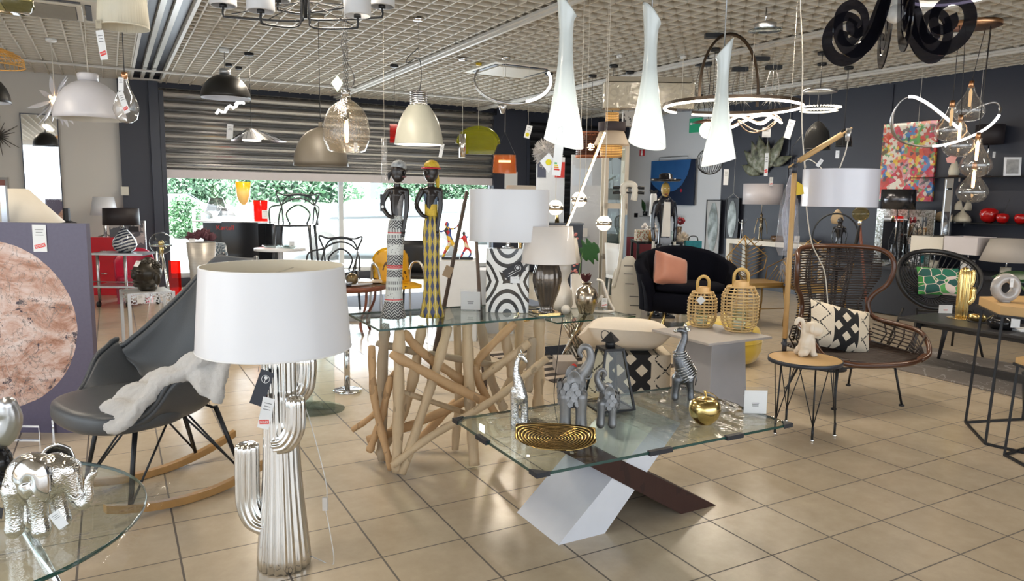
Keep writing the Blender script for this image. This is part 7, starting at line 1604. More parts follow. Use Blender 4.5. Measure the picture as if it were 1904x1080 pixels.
# ================================================================ hanging lamps
def pend(name, label, px, py, Y, group=None, cat='pendant lamp', rz=None):
    """root at the point seen at (px, py); local z up; returns root, metres per pixel, height left up to the ceiling"""
    p = at(px, py, Y); r = thing(name, label, cat, p, RZ if rz is None else rz, group); return r, mpp(Y), ZC-p.z
def cord(r, z0, z1, x=0, mat=BCORD, rad=.003, can=.05, cm=BLACKM, y=0):
    MB().cyl((x, y, z0), (x, y, z1), rad, n=6).build('cord', mat, r)
    if can: MB().lathe([(0, z1-.03), (can*.9, z1-.03), (can, z1-.02), (can, z1), (0, z1)], 24, (x, y, 0)).build('ceiling_cup', cm, r)
def dome(name, label, px, pyb, Y, hw, pytop, mat, inner, prof=None, glow_=0, cordm=BCORD, cup=BLACKM, neck=None, neckm=None):
    r, k, up = pend(name, label, px, pyb, Y); H = (pyb-pytop)*k; R = hw*k
    pf = prof or [(1, 0), (.985, .12), (.94, .32), (.84, .54), (.68, .74), (.46, .89), (.25, .965), (.12, 1)]
    sh = MB().lathe([(R*a, H*b) for a, b in pf], 56).build('lamp_shade', mat, r, sol=.004)
    MB().lathe([(R*a*.975, H*b*.975) for a, b in pf], 48).build('inner_face', inner, sh)
    MB().sph((0, 0, H*.45), min(.045, R*.25), 12).build('bulb', glow('warm_bulb', (1, .85, .65), glow_) if glow_ else M('opal_bulb'), r)
    MB().cyl((0, 0, H*.97), (0, 0, H*1.0+.05), .02, .016, 14).build('lamp_holder', neckm or mat, r); cord(r, H+.04, up, 0, cordm, .003, .05, cup); return r, k, up, H, R
r, k, up, H, R = dome('dome_pendant', 'large pale lilac white dome pendant with a small flat cap', 168, 222, 6.5, 59, 152, M('lilac_white_lacquer', (.62, .62, .67), .35), M('cool_inside', (.65, .62, .56), .6), cordm=WCORD, cup=WHITEP)
MB().lathe([(0, H+.0), (.28*R, H-.01), (.3*R, H+.045), (.27*R, H+.055), (0, H+.055)], 32).build('cap', MC['lilac_white_lacquer'], r)
r, k, up, H, R = dome('dome_pendant', 'black dome pendant with a white inside and a silver cap before the shutters', 420, 183, 8.0, 43, 141, M('matt_black_lacquer', (.012, .011, .010), .4), M('cool_white_inside', (.72, .74, .80), .5), cup=WHITEP); MB().cyl((0, 0, H), (0, 0, H+.06), .055, n=20).build('cap', GREYM, r)
r, k, up, H, R = dome('dome_pendant', 'large taupe grey dome pendant hanging low before the shutters', 597, 309, 6.5, 49, 240, M('taupe_lacquer', (.115, .10, .078), .45), M('taupe_inside', (.35, .31, .26), .6), cup=M('beige_cup', (.35, .30, .22), .5))
PI = [(1, 0), (1, .02), (.97, .14), (.92, .35), (.80, .60), (.62, .82), (.46, .96), (.42, 1)]
r, k, up, H, R = dome('factory_pendant', 'cream industrial pendant with a ribbed chrome neck', 779, 269, 6.5, 44, 199, M('cream_enamel', (.50, .50, .42), .35), M('white_enamel', (.8, .79, .75), .4, emit=(1, .93, .8), es=.7), PI, 6, cordm=GREYM, cup=CHROME)
m = MB()
for q in range(6): m.lathe([(.07, 0), (.082, .006), (.07, .012)], 28, (0, 0, H+.01+q*.019))
m.lathe([(.066, H), (.066, H+.12), (0, H+.125)], 24).build('ribbed_neck', CHROME, r)
price_tag(r, (R*.95, -.03, -.05), .03, .12, (pi/2, .2, 0), None, False)
MB().tube(spline([(0, 0, up-.25), (-.09, 0, up-.33), (-.10, 0, up-.38), (0, .01, up-.34), (.02, 0, up-.5), (0, 0, up-.65)], 6), .004, 6).build('spare_cable', BCORD, r)
r, k, up, H, R = dome('dome_pendant', 'edge of a black dome pendant at the left picture edge', -30, 190, 6.5, 42, 140, MC['matt_black_lacquer'], MC['cool_white_inside'])
# pleated cream shade and clear bulb
r, k, up = pend('drum_pendant', 'cream pleated drum pendant at the top of the picture', 230, 52, 4.6); R0, R1 = 42*k, 37*k; H = 75*k
MB().lathe([(R0, 0), (R1, H)], 120, fn=lambda a, z: 1+.014*cos(52*a)).build('lamp_shade', M('cream_pleats', (.70, .66, .54), .6), r, sol=.002); MB().lathe([(R0*.97, .002), (R0*.97, 0), (R0*1.012, 0), (R0*1.012, .008)], 60).build('rim', M('cream_pleats'), r); cord(r, .05, up, can=.05, cm=WHITEP, mat=WCORD)
t_ = price_tag(r, (-.075, -.14, -.01), .035, .05, (pi/2, 0, 0), None, False, mat=M('tan_card', (.45, .40, .30), .7)); price_tag(r, (-.062, -.14, -.13), .045, .17, (pi/2, -.12, 0))
BG = thin_glass('bulb_glass', (.96, .95, .93), 2.1, .02, milk=.035)
def bulbglass(m, R, H, c=(0, 0, 0)): return m.lathe([(0, 0), (R*.4, H*.015), (R*.78, H*.09), (R, H*.28), (R*.93, H*.42), (R*.70, H*.58), (R*.42, H*.74), (R*.27, H*.88), (R*.22, H)], 36, c)
r, k, up = pend('bulb_pendant', 'big clear drop shaped bulb pendant with sale tags, unlit', 236, 229, 4.9); H = 82*k; bulbglass(MB(), 22*k, H).build('glass_bulb', BG, r); MB().cyl((0, 0, H*.95), (0, 0, H+.03), .019, n=18).build('copper_cap', COPPER, r); cord(r, H+.02, up, can=.045)
price_tag(r, (0, -.05, H*.82), .035, .085, (pi/2, .05, 0), None, True); price_tag(r, (.025, -.075, H*.42), .04, .14, (pi/2, -.3, 0))
# glass jar and rattan shade at the left edge
r, k, up = pend('glass_jar_pendant', 'olive ribbed glass jar pendant cut by the top left corner', 22, 22, 4.3); MB().lathe([(0, 0), (.09, .0), (.115, .03), (.11, .10), (.12, .18), (.08, .26), (.03, .29)], 40, fn=lambda a, z: 1+.02*sin(z*160)).build('glass_jar', thin_glass('olive_glass', (.78, .78, .55), 1.5, bump=.4, bs=30), r); cord(r, .28, up); price_tag(r, (-.02, -.13, .02), .045, .09, (pi/2, 0, 0), None, False)
r, k, up = pend('rattan_pendant', 'wide flat rattan pendant cut by the left picture edge', -18, 122, 5.5); R = 53*k; m = MB()
for z, q in ((0, 1), (.055, .97), (.08, .86), (.10, .7), (.115, .5)): m.tube([(R*q*cos(a), R*q*sin(a), z) for a in [2*pi*j/48 for j in range(48)]], .005, 6, True)
for j in range(36): a = 2*pi*j/36; m.tube([(R*cos(a), R*sin(a), 0), (R*.97*cos(a), R*.97*sin(a), .055), (R*.5*cos(a), R*.5*sin(a), .115), (.03*cos(a), .03*sin(a), .13)], .0025, 5)
m.build('rattan_shade', M('honey_rattan', (.50, .27, .06), .5), r); cord(r, .12, up); MB().sph((0, 0, .06), .05, 12).build('bulb', glow('warm_bulb_low', (1, .7, .4), 2), r)
# glass flower lamp
r, k, up = pend('glass_flower_lamp', 'pendant with a burst of long frosted glass petals and warm light', 102, 186, 7.6); rd = random.Random(21); PG = thin_glass('frosted_petal', (.95, .95, .97), 1.45, .1, milk=.7, milkcol=(.85, .85, .9))
for q in range(22):
    a = rd.uniform(0, 2*pi); e = rd.uniform(-1.2, 1.25); d = V(cos(a)*cos(e), sin(a)*cos(e), sin(e)); leafshape(MB(), d*.04, d*rd.uniform(.24, .31), .055, d.cross(V(.3, .5, .9)).normalized(), .01).build('petal', PG, r, sol=.003)
MB().sph((0, 0, 0), .04, 14).build('hub', glow('warm_hub', (1, .6, .3), 8), r); cord(r, .03, up, mat=WCORD, cm=WHITEP)
# spider chandelier with white cylinder shades
r, k, up = pend('arm_chandelier', 'black wire arm chandelier with white cylinder shades at the top', 568, 34, 4.7)
for x, y, dz, qx in ((-.53, .05, .04, 0), (-.21, -.20, -.05, 0), (.35, -.12, -.05, 0), (.46, .1, .06, 0), (-.28, .35, .15, 0), (.18, .38, .18, 0)):
    sg = 1 if x > 0 else -1; P = [(sg*.02, 0, .22), (sg*.025, 0, .02+dz*.2), (sg*.06, y*.15, -.035+dz*.5), (x*.9, y*.9, dz-.03), (x, y, dz-.015), (x, y, dz+.03)]
    MB().tube(spline(P, 7), .0075, 8).build('arm', BLACKM, r); MB().tube([(sg*.02, 0, .10), (x*.9, y*.9, dz-.01)], .003, 6).build('stay_rod', BLACKM, r)
    s_ = MB().lathe([(.075, dz+.04), (.08, dz+.045), (.08, dz+.225), (.075, dz+.23)], 36, (x, y, 0)).build('cylinder_shade', M('white_cylinder_shade', (.66, .67, .70), .5), r, sol=.003); MB().cyl((x, y, dz+.028), (x, y, dz+.05), .022, n=14).build('cup', BLACKM, r)
MB().cyl((0, 0, .0), (0, 0, up), .012, n=10).build('stem', BLACKM, r); MB().disc((0, 0, up-.03), .06, .03).build('ceiling_cup', BLACKM, r)
# bubble glass pendant on chains
r, k, up = pend('bubble_glass_pendant', 'lit bubbly glass pendant hanging on dark chains', 645, 283, 5.3); H = 92*k; R = 42.5*k
MB().lathe([(R*.62, 0), (R*.78, H*.03), (R*.96, H*.22), (R, H*.42), (R*.92, H*.65), (R*.70, H*.85), (R*.38, H*.97), (R*.20, H*1.02), (R*.18, H*1.12)], 56).build('glass_globe', thin_glass('seeded_glass', (.97, .94, .90), 2.0, .12, bump=1, bs=45, milk=.05, milkcol=(1, .85, .6)), r)
MB().cyl((0, 0, H*.62), (0, 0, H*1.1), .006).cyl((0, 0, H*.62), (0, 0, H*.76), .022, n=14).lathe([(.035, H*.97), (.03, H), (.01, H*1.03)], 20).build('lamp_holder', BLACKM, r)
MB().lathe([(0, H*.18), (.013, H*.2), (.016, H*.5), (.01, H*.62)], 14).build('filament_bulb', glow('filament_tube', (1, .60, .26), 7), r)
MB().cyl((0, 0, H*1.08), (0, 0, H*1.2), .032, n=20).build('crown', CHROME, r)
for s, x in ((0, 0), (1, .012), (2, -.014)):
    m = MB(); z = H*1.2; i = 0
    while z < up:
        a = pi/2*(i % 2); m.tube([(x+.006*cos(q)*cos(a), .006*cos(q)*sin(a), z+.013*sin(q)) for q in [2*pi*j/8 for j in range(8)]], .0018, 4, True); z += .021; i += 1
    m.build('chain', BLACKM, r)
MB().tube(spline([(0, 0, H*1.2), (.05, 0, H*1.3), (.055, 0, H*1.5), (.01, 0, H*1.75), (-.03, 0, H*2.1), (.01, 0, H*2.6), (.0, 0, up)], 6), .003, 6).build('cable', BCORD, r)
MB().prism([V(0, 0, .055), V(.04, 0, 0), V(0, 0, -.065), V(-.045, 0, .0)], (-.055, -.02, H*1.33), (0, .001, 0)).build('mint_tag', M('mint_card', (.50, .62, .54), .6), r); price_tag(r, (.085, -.10, .03), .025, .06, (pi/2, 0, 0), None)
# lime acrylic pendant
r, k, up = pend('acrylic_pendant', 'lime yellow translucent acrylic arch shaped pendant', 889, 287, 8.6); LY = thin_glass('lime_acrylic', (.66, .66, .03), 1.45, .02, milk=.3, milkcol=(.5, .5, .02)); R = 36*k
MB().prism([V(R*cos(pi*q/16), 0, .12+R*.75*sin(pi*q/16)) for q in range(17)]+[V(-R*.8, 0, 0), V(R*.8, 0, 0)], (0, -.05, 0), (0, .10, 0)).build('lamp_shade', LY, r)
MB().tube([(R*1.03*cos(pi*q/16), 0, .12+R*.8*sin(pi*q/16)) for q in range(17)], .024, 10).build('acrylic_rim', LY, r); cord(r, R*.8+.1, up, rad=.002, can=.035, cm=M('yellow_plug', (.55, .38, .01), .4), mat=WCORD)
r, k, up = pend('tube_pendant', 'slim chrome tube pendant left of the lime acrylic one', 860, 293, 8.3); MB().cyl((0, 0, 0), (0, 0, .26), .038, n=20).build('tube_shade', CHROMEW, r); cord(r, .26, up, rad=.002, mat=WCORD, cm=CHROME)
# copper acrylic pendant
r, k, up = pend('acrylic_pendant', 'orange translucent drum pendant with a glowing bar inside', 938, 322, 8.2); R = 22*k; MB().lathe([(R, 0), (R*1.0, .003), (R*.92, 33*k)], 48).build('lamp_shade', thin_glass('copper_acrylic', (.95, .45, .22), 1.45, .05, milk=.35, milkcol=(.8, .3, .1)), r); MB().cyl((-R*.5, 0, .13), (R*.5, 0, .13), .012).build('glowing_bar', glow('warm_bar', (1, .7, .4), 12), r)
for s in (-1, 1): MB().tube([(s*R*.9, 0, 33*k), (0, 0, .45)], .0015, 5).build('stay_wire', BCORD, r)
cord(r, .45, up, rad=.002, mat=WCORD, cm=CHROME)
# glass tubes
r, k, up = pend('tube_pendant', 'long clear glass tube pendant left of the cream industrial lamp', 715, 340, 5.6); MB().lathe([(.012, 0), (.022, .002), (.022, 80*k), (.012, 80*k+.005)], 20).build('glass_tube', thin_glass('pale_glass', (.95, .96, .97), 1.45, milk=.1), r); cord(r, 80*k, up, rad=.0012, mat=WCORD, can=.03, cm=CHROME)
# black fan wing lamp and wavy led
r, k, up = pend('wing_pendant', 'asymmetric black wire wing pendant with a small white lit drum', 468, 262, 8.2); m = MB()
for q in range(34): a = 2*pi*q/34; L_ = 62*k*(.55+.45*abs(cos(a/2-.15))) ; m.tube([(.05*cos(a), .05*sin(a), .13), (L_*.5*cos(a), L_*.5*sin(a), .085), (L_*cos(a), L_*sin(a)*.8, .0)], .0022, 4)
m.surf(lambda u, v: V(62*k*(.55+.45*abs(cos(pi*u-.15)))*cos(2*pi*u)*v, 62*k*(.55+.45*abs(cos(pi*u-.15)))*sin(2*pi*u)*.8*v, .13*(1-v)), 34, 3, True)
m.build('wing_shade', thin_glass('black_gauze', (.35, .35, .36), 1.2, .3, milk=.55, milkcol=(.03, .03, .03)), r); MB().lathe([(.10, 0), (.10, .075), (.05, .10)], 28).build('lamp_drum', glow('lit_drum', (1, .94, .82), 1.6), r); cord(r, .12, up)
price_tag(r, (-.20, -.1, .09), .07, .16, (pi/2, .1, 0), None)
r, k, up = pend('wavy_led_lamp', 'short wavy glowing led strip pendant under the black dome', 428, 200, 8.9); MB().tube([(-.17+.034*q, 0, -.075+.015*q+.028*sin(q*1.7)) for q in range(11)], .016, 6).build('led_strip', LEDC, r); MB().box((0, 0, .09), (.36, .02, .006)).build('carrier_bar', CHROME, r)
cord(r, .09, up, rad=.0015, mat=WCORD, can=.04)
r, k, up = pend('wavy_led_lamp', 'second wavy led strip pendant nearer to the black dome', 446, 190, 9.1); MB().tube([(-.06+.03*q, 0, -.03+.015*q+.02*sin(q*1.9)) for q in range(5)], .014, 6).build('led_strip', LEDC, r); cord(r, .0, up, rad=.0015, mat=WCORD, can=.04)
# small red card lamp
r, k, up = pend('red_pendant', 'small red translucent box pendant left of the cream industrial lamp', 734, 266, 8.8); MB().box((0, 0, .11), (.10, .10, .22)).build('lamp_shade', RA, r); cord(r, .22, up, rad=.002)
# curved led hoop
r, k, up = pend('led_arc_lamp', 'thin silver open hoop pendant with a lit led segment under the air outlet', 955, 150, 7.0); R = 70*k
def hoop(a0, a1, rx, rz_, tilt, n=30, yy=.35): return [(rx*cos(a0+(a1-a0)*q/n), yy*rx*sin(a0+(a1-a0)*q/n+tilt), rz_*sin(a0+(a1-a0)*q/n)) for q in range(n+1)]
MB().tube(hoop(pi*.86, pi*2.12, R, 44*k, .4), .012, 8, flat=.6).build('hoop', SILVER, r); MB().tube([Vector(q)+V(-.012, -.012, .01) for q in hoop(pi*1.62, pi*2.12, R, 44*k, .4, 16)], .013, 8).build('led_strip', LEDC, r)
MB().lathe([(0, 0), (.015, .0), (.05, .09), (.0, .10)], 18, (-.1, 0, -43*k-.08)).build('driver_cone', SILVER, r)
for x, z in ((-.1, -42*k), (R*.9, 20*k)): MB().tube([(x, 0, z), (x, 0, up)], .0012, 5).build('suspension_wire', WCORD, r)
# trumpet pendants
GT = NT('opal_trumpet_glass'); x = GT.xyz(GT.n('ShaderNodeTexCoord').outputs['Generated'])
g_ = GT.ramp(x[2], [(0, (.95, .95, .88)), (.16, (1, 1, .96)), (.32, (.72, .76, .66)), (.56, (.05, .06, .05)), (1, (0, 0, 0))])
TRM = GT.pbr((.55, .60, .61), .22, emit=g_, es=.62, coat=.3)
def trumpet(label, px, pyb, Y, hp, tx, rz):
    r, k, up = pend('trumpet_pendant', label, px, pyb, Y, 'white glass trumpet pendants', rz=rz); H = hp*k; s = H/.57
    pf = [(.083, 0), (.078, .04), (.066, .10), (.052, .17), (.040, .25), (.031, .33), (.027, .40), (.0275, .46), (.032, .52), (.038, .57)]
    P = spline([(a, z, 0) for a, z in pf], 4); m = MB(); n = 40; L_ = len(P)
    def f(u, v):
        q = P[min(L_-1, int(round(v*(L_-1))))]; a = 2*pi*u; top = max(0, (v-.86)/.14); bot = max(0, (.12-v)/.12)
        z = q.y*s+top*(.030*cos(a-pi)+.0)*s*1.6-bot*.012*s*cos(a-.4)*2
        return V(q.x*s*cos(a)*(1+.10*top), q.x*s*sin(a), z)
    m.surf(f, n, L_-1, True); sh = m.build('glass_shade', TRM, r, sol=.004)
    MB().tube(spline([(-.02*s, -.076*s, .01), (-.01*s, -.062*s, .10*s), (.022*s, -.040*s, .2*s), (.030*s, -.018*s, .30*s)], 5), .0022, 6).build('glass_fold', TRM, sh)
    MB().cyl((0, 0, .20*s), (0, 0, .26*s), .016, n=12).sph((0, 0, .16*s), .028, 14).build('bulb', glow('neutral_bulb', (1, .93, .82), 5), r); cord(r, .2*s, up, rad=.003, mat=M('steel_cable', (.25, .26, .27), .3, .8), cm=CHROME); return r, s
r, s = trumpet('tallest white glass trumpet pendant with dangling tags, nearest the top', 1048, 266, 2.95, 243, 0, RZ)
MB().prism([V(0, 0, .035), V(.03, 0, 0), V(0, 0, -.045), V(-.035, 0, 0)], (-.06, -.03, -.075), (0, .001, 0)).build('energy_tag', PAPER, r); MB().disc((0, 0, 0), .012, .0008, 18).build('yellow_dot', M('yellow_ink', (.75, .65, .02), .6), r, loc=(-.06, -.0305, -.078), rot=(pi/2, 0, 0))
t_ = MB().box((0, 0, 0), (.035, .12, .0012)).build('energy_tag', PAPER, r, loc=(-.025, -.04, -.07), rot=(pi/2, .08, 0)); m = MB()
for q, c in enumerate(((.02, .35, .08), (.7, .6, .02), (.7, .25, .02), (.65, .03, .02))): MB().box((-.006+.002*q, -.012-.008*q, .0010), (.010+.004*q, .006, .0006)).build('colour_bar', M('energy_colour_'+'abcd'[q], c, .6), t_)
MB().tube(spline([(-.03, -.05, 0), (-.035, -.07, .04), (-.01, -.085, .055), (-.02, -.06, .0)], 5), .001, 5).build('tag_string', PAPER, r)
trumpet('middle white glass trumpet pendant with its slanted top to the left', 1203, 268, 3.05, 228, 0, RZ+.3)
trumpet('lowest white glass trumpet pendant in front of the bronze led ring', 1336, 302, 3.15, 203, 0, RZ+pi-.2)
# big bronze led rings
r, k, up = pend('led_ring_pendant', 'big bronze open ring pendant with a warm led edge and an upright arch', 1361, 196, 6.9); BZm = M('bronze_aluminium', (.07, .05, .035), .35, .7)
def flatring(rx, ry, a0, a1, n=60, dz=0, cx_=0, tilt=0): return [(cx_+rx*cos(a0+(a1-a0)*q/n), ry*sin(a0+(a1-a0)*q/n), dz+tilt*rx*cos(a0+(a1-a0)*q/n)) for q in range(n+1)]
RG = flatring(120*k, 120*k, radians(134), radians(134+338), dz=0, tilt=.0); MB().tube(RG, .020, 4, up=(0, 0, 1)).build('ring_profile', BZm, r); MB().tube([(q[0]*.998, q[1]*.998, q[2]-.021) for q in RG], .014, 6).build('led_strip', LEDW, r)
A_ = [(-72*k+66*k*(1-cos(pi*q/24)), -.25+.02*q, .02+120*k*sin(pi*q/24)**.9) for q in range(25)]; MB().tube(A_, .016, 4).build('arch_profile', BZm, r)
for x, y in ((-.4, .3), (.45, .25), (0, -.55)): MB().tube([(x, y, 0), (x, y, up)], .0015, 5).build('suspension_wire', WCORD, r)
MB().box((-.2, 0, up-.03), (.16, .06, .04)).build('driver_box', BLACKM, r)
r, k, up = pend('led_knot_pendant', 'small knotted warm led loop pendant under the bronze ring', 1408, 224, 8.0)
def knot(q, o=0): a = 2*pi*q; return V(46*k*cos(a), .16*sin(2*a+.6), .045*sin(3*a+o)+.02*cos(a))
MB().tube([knot(q/70) for q in range(70)], .014, 6, True).build('led_strip', LEDW, r); MB().tube([knot(q/70)+V(0, .012, .018) for q in range(70)], .012, 4, True).build('loop_profile', M('champagne_metal', (.40, .30, .22), .35, .8), r); MB().tube([(34*k*cos(a), .1*sin(a), -.06+.06*cos(2*a)) for a in [2*pi*q/40 for q in range(40)]], .008, 6, True).build('lower_loop', MC['champagne_metal'], r)
for x in (-.15, .18): MB().tube([(x, 0, .03), (x, 0, up)], .0015, 5).build('suspension_wire', WCORD, r)
MB().box((0, 0, up-.02), (.18, .06, .035)).build('driver_box', BLACKM, r); price_tag(r, (.09, -.05, -.13), .09, .10, (pi/2, 0, 0), None, False)
# cage bulbs behind the ring
for px, Y, lab in ((1304, 8.3, 'left black wire cage pendant behind the bronze ring'), (1372, 8.6, 'middle black wire cage pendant behind the bronze ring'), (1434, 8.45, 'right black wire cage pendant behind the bronze ring')):
    r, k, up = pend('cage_pendant', lab, px, 205, Y, 'wire cage pendants'); m = MB()
    for q in range(12): a = 2*pi*q/12; m.tube([(.02*cos(a), .02*sin(a), .12), (.09*cos(a), .09*sin(a), .08), (.15*cos(a), .15*sin(a), .01)], .003, 5)
    m.build('wire_cage', BLACKM, r); MB().cyl((0, 0, .10), (0, 0, .17), .022, n=12).build('lamp_holder', BLACKM, r)
    for x in (-.06, .0, .06): MB().tube(spline([(x, 0, .15), (x*1.3, 0, up*.5), (x*.4, 0, up-.02)], 4), .003, 5).build('cord', BCORD, r)
    MB().box((0, 0, up-.03), (.17, .08, .04)).build('ceiling_box', BLACKM, r)
# wrapped textile box pendant
r, k, up = pend('box_pendant', 'long cream textile box pendant still wrapped in clear plastic', 1204, 203, 8.0); t = NT('cream_leaf_weave'); MB().rbox((0, 0, 22*k), (162*k, .22, 44*k), .05).build('lamp_shade', t.pbr(t.mix(t.math('GREATER_THAN', t.noise(6, dist=3), .5), (.60, .54, .42), (.52, .46, .36)), .6), r); MB().rbox((0, 0, 22*k), (165*k, .24, 46*k), .055).build('plastic_wrap', thin_glass('wrap_film', (.97, .97, .96), 1.5, .1, bump=1, bs=9), r)
for x in (-.32, .36): cord(r, 44*k, up, x, WCORD, .002, .03, WHITEP)
MB().box((0, 0, 44*k+.04), (.9, .16, .05)).build('carrier_plate', M('beige_cup'), r)
# globe bulb on wooden cap
r, k, up = pend('globe_pendant', 'glowing white globe bulb under a flat brown cap near the exit sign', 1316, 242, 8.0); MB().sph((0, 0, 0), 15*k, 20).build('globe_bulb', glow('globe_glow', (1, .80, .62), 4), r); MB().lathe([(.02, .12), (.15, .09), (.16, .08), (.05, .085)], 32).build('cap', M('dark_walnut', (.10, .045, .02), .4), r); cord(r, .1, up)
# wire ball lamp
r, k, up = pend('wire_globe_pendant', 'dark wire mesh globe pendant half hidden by the lowest trumpet pendant', 1320, 300, 7.6); m = MB(); R = 24*k
for q in range(14): a = pi*q/14; m.tube([(R*cos(a)*cos(b2), R*sin(a)*cos(b2), R*sin(b2)) for b2 in [2*pi*j/24 for j in range(24)]], .0025, 4, True)
m.build('wire_globe', BLACKM, r); MB().cyl((0, 0, -.05), (0, 0, .09), .018).build('bulb', M('amber_dim', (.3, .15, .05), .3), r); cord(r, R, up); price_tag(r, (.16, -.05, -.16), .05, .16, (pi/2, 0, 0), None, False)
# stacked rattan pendant and fretwork drum
r, k, up = pend('stacked_pendant', 'three tier pendant of rattan, grey felt and linen rings', 1136, 292, 8.6); HR = M('honey_webbing', (.62, .34, .08), .6, emit=(1, .5, .12), es=.35)
t = NT('lit_webbing'); x = t.xyz(t.co()); e = t.math('MAXIMUM', t.math('LESS_THAN', t.math('FRACT', t.math('MULTIPLY', x[2], 55)), .35), t.math('LESS_THAN', t.math('FRACT', t.math('MULTIPLY', t.math('ARCTAN2', x[1], x[0]), 9)), .3)); LW2 = t.pbr(t.mix(e, (.75, .45, .15), (.18, .07, .02)), .6, emit=t.mix(e, (1, .55, .15), (.1, .03, .01)), es=.6)
MB().lathe([(20*k, 0), (20*k, 20*k)], 40).build('lower_webbing', LW2, r, sol=.003); MB().lathe([(32*k, 21*k), (31*k, 24*k), (22*k, 46*k)], 40).build('linen_tier', M('linen_shade', (.50, .44, .36), .7, emit=(1, .6, .3), es=.12), r, sol=.003); MB().lathe([(24.5*k, 46*k), (24.5*k, 62*k)], 40).build('felt_band', M('grey_felt', (.07, .055, .06), .9), r, sol=.004); MB().lathe([(12*k, 62*k), (12*k, 79*k)], 40).build('upper_webbing', LW2, r, sol=.003); cord(r, 75*k, up)
r, k, up = pend('fretwork_pendant', 'brown fretwork drum pendant glowing orange inside', 1098, 291, 9.3); t = NT('fretwork'); x = t.xyz(t.co()); an = t.math('MULTIPLY', t.math('ARCTAN2', x[1], x[0]), 3.2)
fx = t.math('PINGPONG', an, .5); fz = t.math('PINGPONG', t.math('MULTIPLY', x[2], 8.5), .5); ee = t.math('MAXIMUM', fx, fz); al = t.math('GREATER_THAN', t.math('SINE', t.math('MULTIPLY', ee, 28)), -.1); R = 27*k
MB().lathe([(R, 0), (R, 42*k)], 48).build('lamp_shade', t.pbr((.10, .03, .012), .5, alpha=al), r, sol=.004); MB().lathe([(R*1.02, -.01), (R*1.02, .012)], 40).lathe([(R*1.02, 42*k-.01), (R*1.02, 42*k+.01)], 40).build('rim', M('copper_rim', (.40, .14, .06), .4), r); MB().sph((0, 0, .12), .045, 14).build('bulb', glow('orange_bulb', (1, .6, .25), 12), r); cord(r, 40*k, up)
# fluffy pendant, small globes, light stick
r, k, up = pend('fluffy_pendant', 'grey white fluffy ball pendant behind the tallest trumpet pendant', 1018, 285, 9.2); m = MB(); rd = random.Random(33); R = 28*k
for q in range(420): a, b2 = rd.uniform(0, 2*pi), rd.uniform(-1, 1); d = Vector((cos(a)*sqrt(1-b2*b2), sin(a)*sqrt(1-b2*b2), b2)); m.tube([d*R*.6, d*R*rd.uniform(.9, 1.08)], [.007, .003], 4)
m.sph((0, 0, 0), R*.7, 16).build('fluff', M('grey_fluff', (.55, .53, .52), .9, var=.3, vs=40), r); cord(r, R*.5, up)
for q, (px, py, Y) in enumerate(((1033, 386, 5.6), (1077, 371, 5.4), (1123, 415, 5.3))):
    r, k, up = pend('chrome_globe_pendant', ('left', 'middle', 'right')[q]+' small white globe pendant with a chrome belt', px, py, Y, 'chrome belted globe pendants'); R = 14.2*k
    MB().lathe([(0, -R*.98), (R*.5, -R*.9), (R*.88, -R*.48), (R*.97, -R*.15)], 32).build('lower_glass', glow('globe_glass_lit', (1, .88, .68), 1.5), r); MB().lathe([(R*.97, R*.15), (R*.88, R*.48), (R*.5, R*.9), (0, R*.98)], 32).build('upper_glass', glow('globe_glass_lit', (1, .88, .68), 1.5), r)
    MB().lathe([(R*.97, -R*.28), (R*1.04, -R*.26), (R*1.04, R*.26), (R*.97, R*.28)], 32).build('chrome_belt', CHROMEW, r); cord(r, R*.9, up, rad=.0022, mat=WCORD, cm=CHROME)
a, b_ = at(1125, 246, 5.0), at(1052, 428, 5.0); r = thing('light_stick', 'long slanted glowing led stick pendant', 'pendant lamp', a, 0); MB().tube([V(0, 0, 0), b_-a], .007, 8).build('led_strip', LEDW, r); MB().tube([V(.004, .012, .004), b_-a+V(.004, .012, .004)], .008, 4).build('profile', BRASS, r); MB().tube([(0, 0, 0), (0, 0, ZC-a.z)], .0012, 5).build('suspension_wire', WCORD, r); MB().tube([(b_-a)*.5, V(*((b_-a)*.5).xy, ZC-a.z)], .0012, 5).build('suspension_wire', WCORD, r)
MB().disc((0, 0, ZC-a.z-.02), .05, .02).build('ceiling_cup', WHITEP, r)
r, k, up = pend('small_box_pendant', 'small white paper box pendant with dark marks beyond the trumpets', 1168, 233, 9.0); t = NT('marked_paper'); MB().box((0, 0, .07), (.14, .14, .17)).build('lamp_shade', t.pbr(t.mix(t.math('GREATER_THAN', t.noise(22), .58), (.55, .55, .55), (.06, .06, .07)), .6), r); cord(r, .15, up)
